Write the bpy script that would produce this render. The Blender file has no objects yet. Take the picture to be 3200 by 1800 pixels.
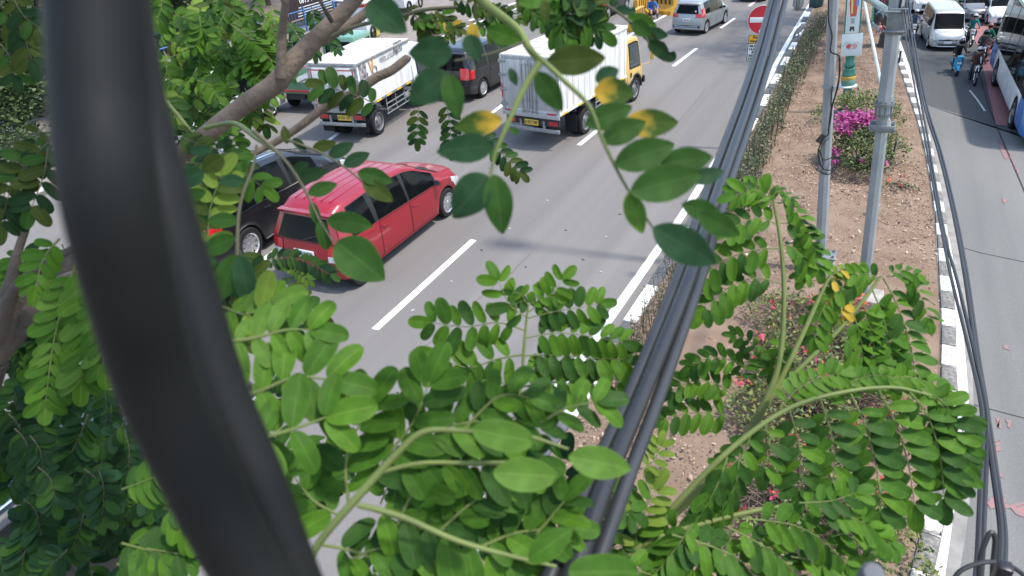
import bpy, bmesh, math, random
import numpy as np
from mathutils import Vector, Matrix, Euler

# ---------------------------------------------------------------- camera, sky, sun, exposure
SC = bpy.context.scene
COL = SC.collection
YAW, PITCH, ROLL, FPX, CAMH = 0.49883, 0.53566, -0.07387, 2182.85, 5.995
cF = Vector((-math.sin(YAW)*math.cos(PITCH), math.cos(YAW)*math.cos(PITCH), -math.sin(PITCH)))
_r = Vector((math.cos(YAW), math.sin(YAW), 0)); _u = _r.cross(cF)
cR = math.cos(ROLL)*_r + math.sin(ROLL)*_u
cU = -math.sin(ROLL)*_r + math.cos(ROLL)*_u
CAM = Vector((0, 0, CAMH))
cd = bpy.data.cameras.new('camera'); cam = bpy.data.objects.new('camera', cd); COL.objects.link(cam)
cd.sensor_width = 36; cd.lens = FPX/3200*36; cd.clip_start = .02; cd.clip_end = 900
cd.dof.use_dof = True; cd.dof.focus_distance = 12.0; cd.dof.aperture_fstop = 7.0
m3 = Matrix((cR, cU, -cF)).transposed()
cam.matrix_world = Matrix.Translation(CAM) @ m3.to_4x4()
SC.camera = cam

W = bpy.data.worlds.new('World'); SC.world = W; W.use_nodes = True
wn = W.node_tree.nodes; wn.clear()
sky = wn.new('ShaderNodeTexSky'); sky.sky_type = 'NISHITA'; sky.sun_disc = False
bgn = wn.new('ShaderNodeBackground'); wo = wn.new('ShaderNodeOutputWorld')
W.node_tree.links.new(sky.outputs[0], bgn.inputs[0]); W.node_tree.links.new(bgn.outputs[0], wo.inputs[0])
SUN_EL = math.radians(66); SUN_DIR = Vector((.992*math.cos(SUN_EL), .125*math.cos(SUN_EL), math.sin(SUN_EL))).normalized()
sky.sun_elevation = SUN_EL; sky.sun_rotation = math.atan2(SUN_DIR.x, SUN_DIR.y)
sky.air_density = 1.2; sky.dust_density = 1.5; sky.ozone_density = 1.0
bgn.inputs[1].default_value = 0.15
sl = bpy.data.lights.new('sun', 'SUN'); so = bpy.data.objects.new('sun', sl); COL.objects.link(so)
sl.energy = 2.1; sl.angle = math.radians(2.4); sl.color = (1, .965, .91)
so.rotation_euler = SUN_DIR.to_track_quat('Z', 'Y').to_euler()
vs = SC.view_settings; vs.view_transform = 'Standard'; vs.look = 'None'; vs.gamma = 1; vs.use_curve_mapping = False
vs.exposure = 1.30
SC.cycles.use_denoising = True
SC.cycles.max_bounces = 6; SC.cycles.transparent_max_bounces = 8

# ---------------------------------------------------------------- helpers
def ray(px, py): return cF + cR*((px-1600)/FPX) - cU*((py-900)/FPX)
def at(px, py, z=0.0):
    d = ray(px, py); return CAM + d*((z-CAMH)/d.z)
def dp(px, py, depth): return CAM + ray(px, py)*depth
def D(x, y): return (x*1.2422, y*1.2422)
rng = random.Random(7)
def srgb(r, g, b):
    return tuple((c/255/12.92 if c/255 <= .04045 else ((c/255+.055)/1.055)**2.4) for c in (r, g, b))

MATS = {}
def mat(name, col, rough=.6, metal=0.0, var=None, bump=None, coat=0.0, spec=.5, col2=None, trans=0.0, tex='Object', stretch=None):
    """var=(scale, amount, detail): noise towards col2 (or a darker col); bump=(scale, strength)"""
    if name in MATS: return MATS[name]
    m = bpy.data.materials.new(name); m.use_nodes = True; MATS[name] = m
    nt = m.node_tree; b = nt.nodes['Principled BSDF']
    b.inputs['Base Color'].default_value = (*col, 1); b.inputs['Roughness'].default_value = rough
    b.inputs['Metallic'].default_value = metal; b.inputs['Coat Weight'].default_value = coat
    b.inputs['Coat Roughness'].default_value = .06
    b.inputs['Specular IOR Level'].default_value = spec
    tc = None
    if var or bump: tc = nt.nodes.new('ShaderNodeTexCoord')
    if var:
        n = nt.nodes.new('ShaderNodeTexNoise'); n.inputs['Scale'].default_value = var[0]
        n.inputs['Detail'].default_value = var[2] if len(var) > 2 else 4
        if stretch:
            mpg = nt.nodes.new('ShaderNodeMapping'); mpg.inputs['Scale'].default_value = stretch; nt.links.new(tc.outputs[tex], mpg.inputs[0]); nt.links.new(mpg.outputs[0], n.inputs['Vector'])
        else: nt.links.new(tc.outputs[tex], n.inputs['Vector'])
        rp = nt.nodes.new('ShaderNodeValToRGB')
        c2 = col2 or tuple(c*(1-var[1]) for c in col)
        rp.color_ramp.elements[0].position = .32; rp.color_ramp.elements[1].position = .68
        rp.color_ramp.elements[0].color = (*c2, 1); rp.color_ramp.elements[1].color = (*col, 1)
        nt.links.new(n.outputs['Fac'], rp.inputs['Fac']); nt.links.new(rp.outputs[0], b.inputs['Base Color'])
    if bump:
        n2 = nt.nodes.new('ShaderNodeTexNoise'); n2.inputs['Scale'].default_value = bump[0]; n2.inputs['Detail'].default_value = 3
        nt.links.new(tc.outputs[tex], n2.inputs['Vector'])
        bp = nt.nodes.new('ShaderNodeBump'); bp.inputs['Strength'].default_value = bump[1]; bp.inputs['Distance'].default_value = .01
        nt.links.new(n2.outputs['Fac'], bp.inputs['Height']); nt.links.new(bp.outputs[0], b.inputs['Normal'])
    if trans:
        tr = nt.nodes.new('ShaderNodeBsdfTranslucent'); mx = nt.nodes.new('ShaderNodeMixShader'); mx.inputs[0].default_value = trans
        src = b.inputs['Base Color'].links[0].from_socket if b.inputs['Base Color'].links else None
        if src: nt.links.new(src, tr.inputs[0])
        else: tr.inputs[0].default_value = (*col, 1)
        out = nt.nodes['Material Output']
        nt.links.new(b.outputs[0], mx.inputs[1]); nt.links.new(tr.outputs[0], mx.inputs[2]); nt.links.new(mx.outputs[0], out.inputs[0])
    return m

class MB:
    """collects faces; build() links them as ONE mesh object"""
    def __init__(s): s.v = []; s.f = []; s.mi = []; s.cur = 0
    def add(s, vs, fs):
        o = len(s.v); s.v += [tuple(p) for p in vs]
        for f in fs: s.f.append(tuple(i+o for i in f)); s.mi.append(s.cur)
        return s
    def box(s, c, d, R=None, bev=0):
        hx, hy, hz = d[0]/2, d[1]/2, d[2]/2; c = Vector(c)
        if bev <= 0:
            P = [Vector((sx*hx, sy*hy, sz*hz)) for sz in (-1, 1) for sy in (-1, 1) for sx in (-1, 1)]
            F = [(0, 2, 3, 1), (4, 5, 7, 6), (0, 1, 5, 4), (2, 6, 7, 3), (0, 4, 6, 2), (1, 3, 7, 5)]
        else:
            bm = bmesh.new(); bmesh.ops.create_cube(bm, size=1)
            for v in bm.verts: v.co = Vector((v.co.x*d[0], v.co.y*d[1], v.co.z*d[2]))
            bmesh.ops.bevel(bm, geom=bm.edges[:], offset=bev, segments=2, affect='EDGES', profile=.5)
            bm.verts.index_update()
            P = [v.co.copy() for v in bm.verts]; F = [tuple(v.index for v in f.verts) for f in bm.faces]; bm.free()
        if R is not None: P = [R @ p for p in P]
        return s.add([p+c for p in P], F)
    def tube(s, pts, r, n=8, cap=True, flat=None):
        pts = [Vector(p) for p in pts]; k = len(pts)
        rr = r if isinstance(r, (list, tuple)) else [r]*k
        V = []; prev = None
        for i, p in enumerate(pts):
            t = (pts[min(i+1, k-1)]-pts[max(i-1, 0)])
            t = t.normalized() if t.length > 1e-9 else Vector((0, 0, 1))
            if prev is None:
                a = Vector((0, 0, 1)) if abs(t.z) < .9 else Vector((1, 0, 0))
                x = t.cross(a).normalized()
            else:
                x = (prev - t*prev.dot(t)); x = x.normalized() if x.length > 1e-6 else t.orthogonal().normalized()
            prev = x; y = t.cross(x)
            for j in range(n):
                a = 2*math.pi*j/n; V.append(p + (x*math.cos(a)+y*math.sin(a)*(flat or 1))*rr[i])
        F = [(i*n+j, i*n+(j+1) % n, (i+1)*n+(j+1) % n, (i+1)*n+j) for i in range(k-1) for j in range(n)]
        if cap: F += [tuple(range(n-1, -1, -1)), tuple((k-1)*n+j for j in range(n))]
        return s.add(V, F)
    def lathe(s, prof, n=20, c=(0, 0, 0), axis='z', caps=False):
        c = Vector(c); V = []
        for r, z in prof:
            for j in range(n):
                a = 2*math.pi*j/n; x, y = r*math.cos(a), r*math.sin(a)
                p = {'z': (x, y, z), 'x': (z, x, y), 'y': (y, z, x)}[axis]
                V.append(Vector(p)+c)
        k = len(prof)
        F = [(i*n+j, i*n+(j+1) % n, (i+1)*n+(j+1) % n, (i+1)*n+j) for i in range(k-1) for j in range(n)]
        if caps and prof[0][0] > 1e-6: F.append(tuple(range(n-1, -1, -1)))
        if caps and prof[-1][0] > 1e-6: F.append(tuple((k-1)*n+j for j in range(n)))
        return s.add(V, F)
    def grid(s, rows, flip=False):
        k, n = len(rows), len(rows[0]); V = [p for r in rows for p in r]
        F = [(i*n+j, i*n+j+1, (i+1)*n+j+1, (i+1)*n+j) for i in range(k-1) for j in range(n-1)]
        if flip: F = [f[::-1] for f in F]
        return s.add(V, F)
    def prism(s, poly, z0, z1):
        n = len(poly); V = [(p[0], p[1], z0) for p in poly]+[(p[0], p[1], z1) for p in poly]
        F = [tuple(range(n-1, -1, -1)), tuple(range(n, 2*n))]+[(i, (i+1) % n, n+(i+1) % n, n+i) for i in range(n)]
        return s.add(V, F)
    def build(s, name, mats, parent=None, smooth=True, ang=40, loc=None, R=None):
        me = bpy.data.meshes.new(name); me.from_pydata(s.v, [], s.f)
        for m in (mats if isinstance(mats, (list, tuple)) else [mats]): me.materials.append(m)
        if any(s.mi): me.polygons.foreach_set('material_index', s.mi)
        if smooth and len(s.f) < 400000:
            me.polygons.foreach_set('use_smooth', [True]*len(s.f)); me.set_sharp_from_angle(angle=math.radians(ang))
        me.update()
        return link(name, me, parent, loc, R)
def link(name, me, parent=None, loc=None, R=None):
    o = bpy.data.objects.new(name, me); COL.objects.link(o)
    if parent is not None: o.parent = parent
    if loc is not None: o.location = loc
    if R is not None: o.rotation_euler = R
    return o
def tag(o, label=None, cat=None, group=None, kind=None):
    if label: o['label'] = label
    if cat: o['category'] = cat
    if group: o['group'] = group
    if kind: o['kind'] = kind
    return o
def thing(name, label, cat, loc=(0, 0, 0), rz=0, group=None, scale=1):
    o = bpy.data.objects.new(name, None); COL.objects.link(o); o.location = loc; o.rotation_euler = (0, 0, rz)
    o.scale = (scale,)*3; o.empty_display_size = .2
    return tag(o, label, cat, group)
def copy_tree(o, parent=None):
    c = o.copy(); COL.objects.link(c); c.parent = parent
    for ch in o.children: copy_tree(ch, c)
    return c
def text_mesh(name, body, size, m, parent, matrix, align='CENTER', ext=.002, w=None, bold=0):
    cu = bpy.data.curves.new('t', 'FONT'); cu.body = body; cu.size = size; cu.align_x = align; cu.align_y = 'CENTER'
    cu.extrude = ext; cu.offset = bold; cu.resolution_u = 2
    to = bpy.data.objects.new('t', cu); COL.objects.link(to)
    me = bpy.data.meshes.new_from_object(to.evaluated_get(bpy.context.evaluated_depsgraph_get()))
    bpy.data.objects.remove(to); bpy.data.curves.remove(cu)
    if w:
        xs = [v.co.x for v in me.vertices]; wd = (max(xs)-min(xs)) if xs else 1
        for v in me.vertices: v.co.x *= w/wd
    me.materials.clear(); me.materials.append(m)
    o = link(name, me, parent); o.matrix_local = matrix
    return o
def basis(o, x, y):
    """matrix with origin o, x axis x, y axis y (text reads along x, up is y)"""
    x = Vector(x).normalized(); z = x.cross(Vector(y)).normalized(); y = z.cross(x)
    m = Matrix((x, y, z)).transposed().to_4x4(); m.translation = Vector(o); return m
def spline(pts, n=8):
    """Catmull-Rom through points"""
    P = [Vector(p) for p in pts]; out = []
    for i in range(len(P)-1):
        p0, p1, p2, p3 = P[max(i-1, 0)], P[i], P[i+1], P[min(i+2, len(P)-1)]
        for k in range(n):
            t = k/n; out.append(.5*((2*p1)+(p2-p0)*t+(2*p0-5*p1+4*p2-p3)*t*t+(3*p1-p0-3*p2+p3)*t**3))
    return out+[P[-1]]
def resample(pts, step):
    P = [Vector(p) for p in pts]; out = [P[0]]; acc = 0
    for a, b in zip(P, P[1:]):
        L = (b-a).length; d = step-acc
        while d <= L: out.append(a.lerp(b, d/L)); d += step
        acc = L-(d-step)
    return out

# ---------------------------------------------------------------- materials of the setting
def asphalt(name, base, dark, scale_big=.35, warm=0):
    m = mat(name, base, .88, spec=.25)
    nt = m.node_tree; b = nt.nodes['Principled BSDF']; tc = nt.nodes.new('ShaderNodeTexCoord')
    mp = nt.nodes.new('ShaderNodeMapping'); mp.inputs['Scale'].default_value = (1, .22, 1)
    nt.links.new(tc.outputs['Object'], mp.inputs[0])
    n1 = nt.nodes.new('ShaderNodeTexNoise'); n1.inputs['Scale'].default_value = scale_big; n1.inputs['Detail'].default_value = 6
    nt.links.new(mp.outputs[0], n1.inputs['Vector'])
    n2 = nt.nodes.new('ShaderNodeTexNoise'); n2.inputs['Scale'].default_value = 55; n2.inputs['Detail'].default_value = 5; n2.inputs['Roughness'].default_value = .75
    nt.links.new(tc.outputs['Object'], n2.inputs['Vector'])
    r1 = nt.nodes.new('ShaderNodeValToRGB'); r1.color_ramp.elements[0].position = .3; r1.color_ramp.elements[1].position = .7
    r1.color_ramp.elements[0].color = (*dark, 1); r1.color_ramp.elements[1].color = (*base, 1)
    nt.links.new(n1.outputs['Fac'], r1.inputs['Fac'])
    r2 = nt.nodes.new('ShaderNodeMapRange'); r2.inputs[1].default_value = .3; r2.inputs[2].default_value = .7; r2.inputs[3].default_value = .80; r2.inputs[4].default_value = 1.18
    nt.links.new(n2.outputs['Fac'], r2.inputs[0])
    mx = nt.nodes.new('ShaderNodeVectorMath'); mx.operation = 'SCALE'
    mp3 = nt.nodes.new('ShaderNodeMapping'); mp3.inputs['Scale'].default_value = (1.1, .028, 1); nt.links.new(tc.outputs['Object'], mp3.inputs[0])
    n3 = nt.nodes.new('ShaderNodeTexNoise'); n3.inputs['Scale'].default_value = 1.6; n3.inputs['Detail'].default_value = 7; nt.links.new(mp3.outputs[0], n3.inputs['Vector'])
    r3 = nt.nodes.new('ShaderNodeMapRange'); r3.inputs[1].default_value = .3; r3.inputs[2].default_value = .7; r3.inputs[3].default_value = .86; r3.inputs[4].default_value = 1.1; nt.links.new(n3.outputs['Fac'], r3.inputs[0])
    mu = nt.nodes.new('ShaderNodeMath'); mu.operation = 'MULTIPLY'; nt.links.new(r2.outputs[0], mu.inputs[0]); nt.links.new(r3.outputs[0], mu.inputs[1])
    nt.links.new(r1.outputs[0], mx.inputs[0]); nt.links.new(mu.outputs[0], mx.inputs['Scale']); nt.links.new(mx.outputs[0], b.inputs['Base Color'])
    bp = nt.nodes.new('ShaderNodeBump'); bp.inputs['Strength'].default_value = .35; bp.inputs['Distance'].default_value = .006
    nt.links.new(n2.outputs['Fac'], bp.inputs['Height']); nt.links.new(bp.outputs[0], b.inputs['Normal'])
    return m
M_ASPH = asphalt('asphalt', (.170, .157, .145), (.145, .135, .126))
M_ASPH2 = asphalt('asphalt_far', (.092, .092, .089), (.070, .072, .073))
M_CONC = asphalt('road_concrete', (.165, .160, .148), (.135, .132, .124), 1.2)
M_SOIL = mat('soil', (.235, .170, .122), .95, var=(2.2, .35, 10), col2=(.165, .112, .078), bump=(60, .8), spec=.1)
M_GROUND = mat('far_ground', (.16, .13, .10), .95, var=(.8, .4, 6), bump=(20, .5), spec=.1)
M_PAVE = mat('paving', (.24, .21, .185), .9, var=(2, .3, 6), bump=(40, .4), spec=.2)
def worn_paint(name, col, under, amount):
    m = mat(name, col, .7, spec=.3)
    nt = m.node_tree; b = nt.nodes['Principled BSDF']; tc = nt.nodes.new('ShaderNodeTexCoord')
    n = nt.nodes.new('ShaderNodeTexNoise'); n.inputs['Scale'].default_value = 16; n.inputs['Detail'].default_value = 10; n.inputs['Roughness'].default_value = .78
    nt.links.new(tc.outputs['Object'], n.inputs['Vector'])
    r = nt.nodes.new('ShaderNodeValToRGB'); r.color_ramp.elements[0].position = amount-.07; r.color_ramp.elements[1].position = amount+.07
    r.color_ramp.elements[0].color = (*under, 1); r.color_ramp.elements[1].color = (*col, 1)
    nt.links.new(n.outputs['Fac'], r.inputs['Fac']); nt.links.new(r.outputs[0], b.inputs['Base Color'])
    return m
M_LINE = worn_paint('road_paint_white', (.72, .72, .70), (.4, .4, .39), .30)
M_LINE_OLD = worn_paint('road_paint_old', (.55, .55, .52), (.2, .2, .2), .46)
M_RED = worn_paint('road_paint_red', (.30, .13, .12), (.165, .15, .14), .50)
M_RED2 = worn_paint('busway_red', (.26, .105, .10), (.15, .12, .12), .42)
M_KW = worn_paint('kerb_white', (.74, .74, .71), (.32, .32, .30), .33)
M_KB = worn_paint('kerb_black', (.085, .087, .09), (.22, .21, .20), .36)
M_KW2 = worn_paint('kerb_white_worn', (.58, .57, .51), (.24, .22, .19), .46)
M_KB2 = worn_paint('kerb_black_worn', (.12, .115, .105), (.27, .25, .22), .44)

# ---------------------------------------------------------------- ground, roads
def sheet(name, poly, z, m, parent=None, lab=True):
    mb = MB(); mb.add([(p[0], p[1], z) for p in poly], [tuple(range(len(poly)))])
    o = mb.build(name, m, parent, smooth=False)
    if parent is None: tag(o, kind='structure')
    return o
sheet('ground', [(-300, -60), (300, -60), (300, 500), (-300, 500)], -.03, M_GROUND)
EDGE = [at(*p) for p in [(1300, 1800), (1535, 1494), (1749, 1208), (1913, 984), (2070, 760), (2132, 673), (2232, 512), (2399, 253), (2540, 0)]]
KERB_PX = [(1400, 1820), (1625, 1506), (1803, 1254), (2045, 882), (2161, 692), (2285, 487), (2388, 317), (2513, 72), (2549, -5)]
KERB = [at(*p, .14) for p in KERB_PX]
def extend(path, y0, y1):
    a = path[0]+(path[0]-path[1])*((y0-path[0].y)/(path[0].y-path[1].y)) if path[0].y > y0 else path[0]
    d = path[-1]-path[-2]; b = path[-1]+Vector((d.x*.6/d.y, 1, 0))*(y1-path[-1].y)
    a.z = path[0].z; b.z = path[-1].z
    return [a]+path+[b]
EDGE = extend(EDGE, -4, 130); KERB = extend(KERB, -4, 130)
RK_PX = [(2880, 1784), (2897, 1718), (2922, 1607), (2955, 1400), (2963, 1232), (2965, 1110), (2966, 1005), (2962, 939), (2955, 860), (2941, 682), (2920, 545), (2906, 484), (2896, 435), (2875, 364), (2842, 269), (2817, 199), (2790, 130), (2765, 60), (2745, 0)]
RKERB = extend([at(*p, .14) for p in RK_PX], -4, 130)
RL_PX = [(2930, 1800), (2975, 1500), (3010, 1250), (2992, 1000), (2972, 850), (2945, 700), (2918, 560), (2900, 480), (2872, 330), (2845, 240), (2815, 150), (2790, 80), (2770, 20)]
def side(path, off):
    out = []
    for i, p in enumerate(path):
        t = path[min(i+1, len(path)-1)]-path[max(i-1, 0)]; t.z = 0; t.normalize()
        out.append(p+Vector((t.y, -t.x, 0))*off)
    return out
LEFT_X = -17.6
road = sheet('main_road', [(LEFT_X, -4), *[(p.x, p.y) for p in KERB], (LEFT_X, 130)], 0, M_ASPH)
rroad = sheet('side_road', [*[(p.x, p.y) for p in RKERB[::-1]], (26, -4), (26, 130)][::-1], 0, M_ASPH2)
# near half of the side road is pale concrete
cA, cB = at(2880, 322), at(3118, 402)
slope = (cB-cA)/(cB.x-cA.x)
conc = sheet('concrete_slab', [*[(p.x, p.y) for p in RKERB if p.y < cA.y], (cA.x-.05, cA.y), (cA.x+(cB.x-cA.x)*.5, cA.y+(cB.y-cA.y)*.44), (cB.x, cB.y), (26, cB.y+slope.y*(26-cB.x)), (26, -4)], .004, M_CONC, rroad)
# transverse joints and long seam
def strip(name, pts, w, z, m, parent):
    pts = [Vector((p[0], p[1], z)) for p in pts]
    l, r = side(pts, -w/2), side(pts, w/2)
    mb = MB(); mb.grid([[a, b] for a, b in zip(l, r)], True)
    return mb.build(name, m, parent, smooth=False)
M_SEAM = mat('seam', (.045, .045, .045), .95, spec=.1)
strip('road_joint', [at(2925, 750), at(3060, 790), at(3230, 826)], .018, .008, M_SEAM, rroad)
strip('road_joint', [at(2990, 1252), at(3200, 1308), at(3300, 1334)], .016, .008, M_SEAM, rroad)
strip('road_joint', [at(3115, 398), at(3160, 418), at(3230, 440)], .03, .008, M_SEAM, rroad)
strip('road_joint', [at(3055, 205), at(3070, 265), at(3090, 335), at(3115, 400), at(3150, 480), at(3210, 620)], .03, .008, M_SEAM, rroad)
strip('kerb_line', [at(*p) for p in RL_PX], .11, .022, M_LINE, rroad)
# busway red paint
sheet('busway_paint', [tuple(at(*p)[:2]) for p in [(3112, 392), (3098, 330), (3075, 230), (3060, 160), (3010, 40), (3090, 40), (3160, 160), (3220, 400)]], .012, M_RED2, rroad)
for k, q in enumerate([[(3118, 440), (3130, 445), (3152, 495), (3140, 500), (3125, 470)], [(3150, 475), (3156, 478), (3185, 540), (3180, 545)],
          [(3084, 1570), (3130, 1540), (3140, 1580), (3260, 1560), (3260, 1625), (3190, 1618), (3150, 1590), (3090, 1590)],
          [(3108, 1385), (3122, 1380), (3128, 1408), (3112, 1412)], [(3138, 1080), (3152, 1080), (3150, 1094), (3136, 1092)],
          [(3115, 1310), (3128, 1308), (3126, 1340), (3117, 1338)], [(3146, 1313), (3160, 1315), (3158, 1342), (3146, 1335)], [(3130, 620), (3148, 626), (3140, 640), (3132, 632)],
          [(3100, 1480), (3120, 1476), (3134, 1492), (3108, 1500)]]):
    W_ = [at(*p) for p in q]; ring = []
    for i_, a_ in enumerate(W_):
        b_ = W_[(i_+1) % len(W_)]; n_ = max(3, int((b_-a_).length/.025))
        ring += [a_.lerp(b_, j_/n_)+Vector((rng.gauss(0, .009), rng.gauss(0, .012), 0)) for j_ in range(n_)]
    sheet('red_paint_patch', [(p.x, p.y) for p in ring][::-1], .012, M_RED, rroad)
strip('lane_line', [at(3030, 283), at(3052, 310), at(3078, 348)], .05, .009, M_LINE_OLD, rroad)
for a, b in [((2985, 85), (3018, 120)), ((3072, 68), (3090, 82)), ((2998, 75), (3040, 118))]:
    strip('lane_line', [at(*a), at(*b)], .06, .014, M_LINE_OLD, rroad)

# edge line and lane dashes of the main road
strip('edge_line', spline(EDGE, 4), .15, .004, M_LINE, road)
dashes = [((1172, 1030), (1480, 750)), ((1809, 454), (1945, 343)), ((2104, 207), (2177, 151)), ((2252, 88), (2296, 57)), ((2341, 19), (2366, 0)),
          ((1528, 360), (1625, 288)), ((958, 486), (1075, 405)), ((700, 905), (985, 690)), ((1840, 130), (1895, 95))]
for a, b in dashes:
    A, B = at(*a), at(*b)
    strip('lane_dash', [A, B], .13, .004, M_LINE, road)
for x0, ys in ((-9.9, (-1.5, 31.5)), (-13.1, (4.2, 22.5, 31))):
    for y in ys: strip('lane_dash', [(x0, y), (x0, y+3)], .13, .004, M_LINE, road)
strip('shoulder_line', [at(1345, 131), at(1430, 93), (-19.5+3.2, 45)], .14, .004, M_LINE, road)
strip('divider_line', [at(1965, 112), at(1990, 96), at(2080, 48), at(2130, 10)], .14, .004, M_LINE, road)
M_PATCH = asphalt('asphalt_patch', (.150, .139, .129), (.126, .118, .112))
for q in [[(1450, 560), (1560, 545), (1620, 600), (1500, 625)], [(2230, 250), (2300, 240), (2290, 290), (2225, 300)]]: pass
M_CRACK = mat('road_crack', (.085, .08, .075), .95, spec=.1)
for path in [[(1330, 1080), (1420, 1010), (1500, 930), (1600, 850), (1660, 790)], [(2070, 430), (2120, 380), (2165, 330), (2210, 270)], [(880, 1130), (960, 1090), (1040, 1080)], [(1290, 560), (1340, 520), (1400, 470)]]:
    P_ = resample(spline([at(*p) for p in path], 8), .16); strip('road_crack', [Vector((p.x+rng.gauss(0, .018), p.y+rng.gauss(0, .018), 0)) for p in P_], .010, .003, M_CRACK, road)
M_CHIP = mat('road_chip', (.40, .37, .33), .9); M_CHIPD = mat('road_chip_dark', (.06, .05, .045), .9)
for (px, py, pale) in [(1878, 850, 1), (1505, 782, 0), (1768, 720, 0), (1822, 812, 0), (1643, 835, 0), (1894, 740, 1), (1592, 715, 1), (1710, 627, 1), (1410, 880, 1), (1080, 1060, 0), (1245, 1230, 0), (1310, 1180, 0), (1290, 970, 1), (1937, 670, 0), (1560, 985, 1), (1370, 470, 1), (1303, 479, 1)]:
    c_ = at(px, py); m_ = MB(); m_.box((0, 0, .006), (rng.uniform(.03, .07), rng.uniform(.02, .035), .012), None, .003); m_.build('road_chip', M_CHIP if pale else M_CHIPD, road, loc=(c_.x, c_.y, .001), R=(0, 0, rng.uniform(0, 3)))

# ---------------------------------------------------------------- kerbs made of single stones
def kerb_run(name, path, step, w, h, mw, mb_, gap, start, ymin, ymax, label):
    root = MB().build(name, mw) if False else None
    pts = resample(spline(path, 6), step)
    # a concrete footing carries the stones
    l, r = side(path, -w/2-.015), side(path, w/2+.015)
    f = MB(); f.grid([[Vector((a.x, a.y, .02)), Vector((a.x, a.y, h-.035)), Vector((b.x, b.y, h-.035)), Vector((b.x, b.y, .02))] for a, b in zip(l, r)], True)
    root = f.build(name, M_PAVE); tag(root, kind='structure')
    for i, (a, b) in enumerate(zip(pts, pts[1:])):
        c = (a+b)/2
        if c.y < ymin or c.y > ymax: continue
        t = b-a; t.z = 0; L = t.length; ang = math.atan2(t.y, t.x)
        k = MB().box((0, 0, 0), (L-gap, w*rng.uniform(.97, 1.03), h+.02), None, .014)
        k.build('kerb_stone', mw if (i+start) % 2 == 0 else mb_, root, loc=(c.x+rng.uniform(-.006, .006), c.y, h/2-.01+rng.uniform(-.006, .006)), R=(0, 0, ang+rng.uniform(-.006, .006)))
    return root
kerb_run('main_road_kerb', KERB, 1.13, .20, .14, M_KW, M_KB, .012, 1, 1.5, 60, '')
kerb_run('side_road_kerb', RKERB, .50, .17, .14, M_KW2, M_KB2, .014, 0, 2.5, 45, '')
# gutter strip between side-road kerb and white line
gl, gr = side(RKERB, .09), side(RKERB, .30)
mbg = MB(); mbg.grid([[Vector((a.x, a.y, .016)), Vector((b.x, b.y, .012))] for a, b in zip(gl, gr)], True)
tag(mbg.build('gutter', mat('gutter_concrete', (.27, .255, .23), .9, var=(4, .35, 6)), rroad))
# ---------------------------------------------------------------- median
Lk, Rk = side(KERB, .10), side(RKERB, -.085)
def yx(path, y):
    for a, b in zip(path, path[1:]):
        if a.y <= y <= b.y: return a.x+(b.x-a.x)*(y-a.y)/(b.y-a.y)
    return path[-1].x
rows = []
ys = [-3.9+.35*i for i in range(130)]+[44+3*i for i in range(28)]
for y in ys:
    x0, x1 = yx(Lk, y), yx(Rk, y); n = 18; row = []
    for j in range(n+1):
        t = j/n; e = min(1, min(t, 1-t)*6)
        row.append((x0+(x1-x0)*t, y, .095+.06*e+.022*e*(math.sin(x0+t*9+y*1.7)+math.sin(y*3.1+t*5))))
    rows.append(row)
tag(MB().grid(rows, False).build('median_soil', M_SOIL), kind='structure')
def median_z(x, y): return .15
# pavement and verge on the far left
sheet('left_pavement', [(-27, -4), (LEFT_X-.2, -4), (LEFT_X-.2, 130), (-27, 130)], .11, M_PAVE)
lk = [Vector((LEFT_X, y, .14)) for y in (-4, 20, 40, 80, 130)]
kerb_run('far_kerb', lk, 1.0, .2, .14, M_KW2, M_KB2, .012, 0, -4, 60, '')

# ---------------------------------------------------------------- vehicle materials
M_TYRE = mat('tyre_rubber', (.022, .022, .023), .85, var=(30, .4), spec=.2)
M_RIM = mat('alloy_rim', (.55, .55, .56), .3, .8)
M_RIMD = mat('steel_rim', (.28, .28, .28), .45, .6, var=(20, .4))
M_DARK = mat('underbody', (.018, .018, .019), .8, spec=.2)
M_GLASS = mat('tinted_glass', (.004, .005, .0055), .06, coat=.0, spec=.10)
M_GLASS2 = mat('clear_glass', (.06, .075, .08), .06, coat=.0, spec=.35)
M_TRIM = mat('black_trim', (.015, .015, .016), .35, spec=.4)
M_CHROME = mat('chrome', (.7, .7, .71), .18, 1.0)
M_LAMPR = mat('tail_lamp', (.42, .012, .016), .15, coat=.8)
M_LAMPC = mat('clear_lamp', (.62, .64, .64), .12, .3, coat=.8)
M_PLATE = mat('plate_white', (.7, .7, .68), .5)
M_PLATEY = mat('plate_yellow', (.62, .42, .06), .5)
M_INK = mat('plate_ink', (.02, .02, .02), .6)
def paint(name, col, metal=.0, rough=.32): return mat(name, col, rough, metal, var=(1.3, .10, 5), coat=.55, bump=None)
P_RED = paint('paint_red', (.255, .005, .014))
P_BLACK = paint('paint_black', (.010, .010, .012))
P_SILVER = paint('paint_silver', (.36, .37, .37), .55, .38)
P_WHITE = paint('paint_white', (.78, .78, .77))
P_GREY = paint('paint_grey', (.20, .21, .21), .5, .38)
P_YELLOW = paint('paint_yellow', (.66, .45, .13))
P_BLUE = paint('paint_blue', (.035, .17, .48))

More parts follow.
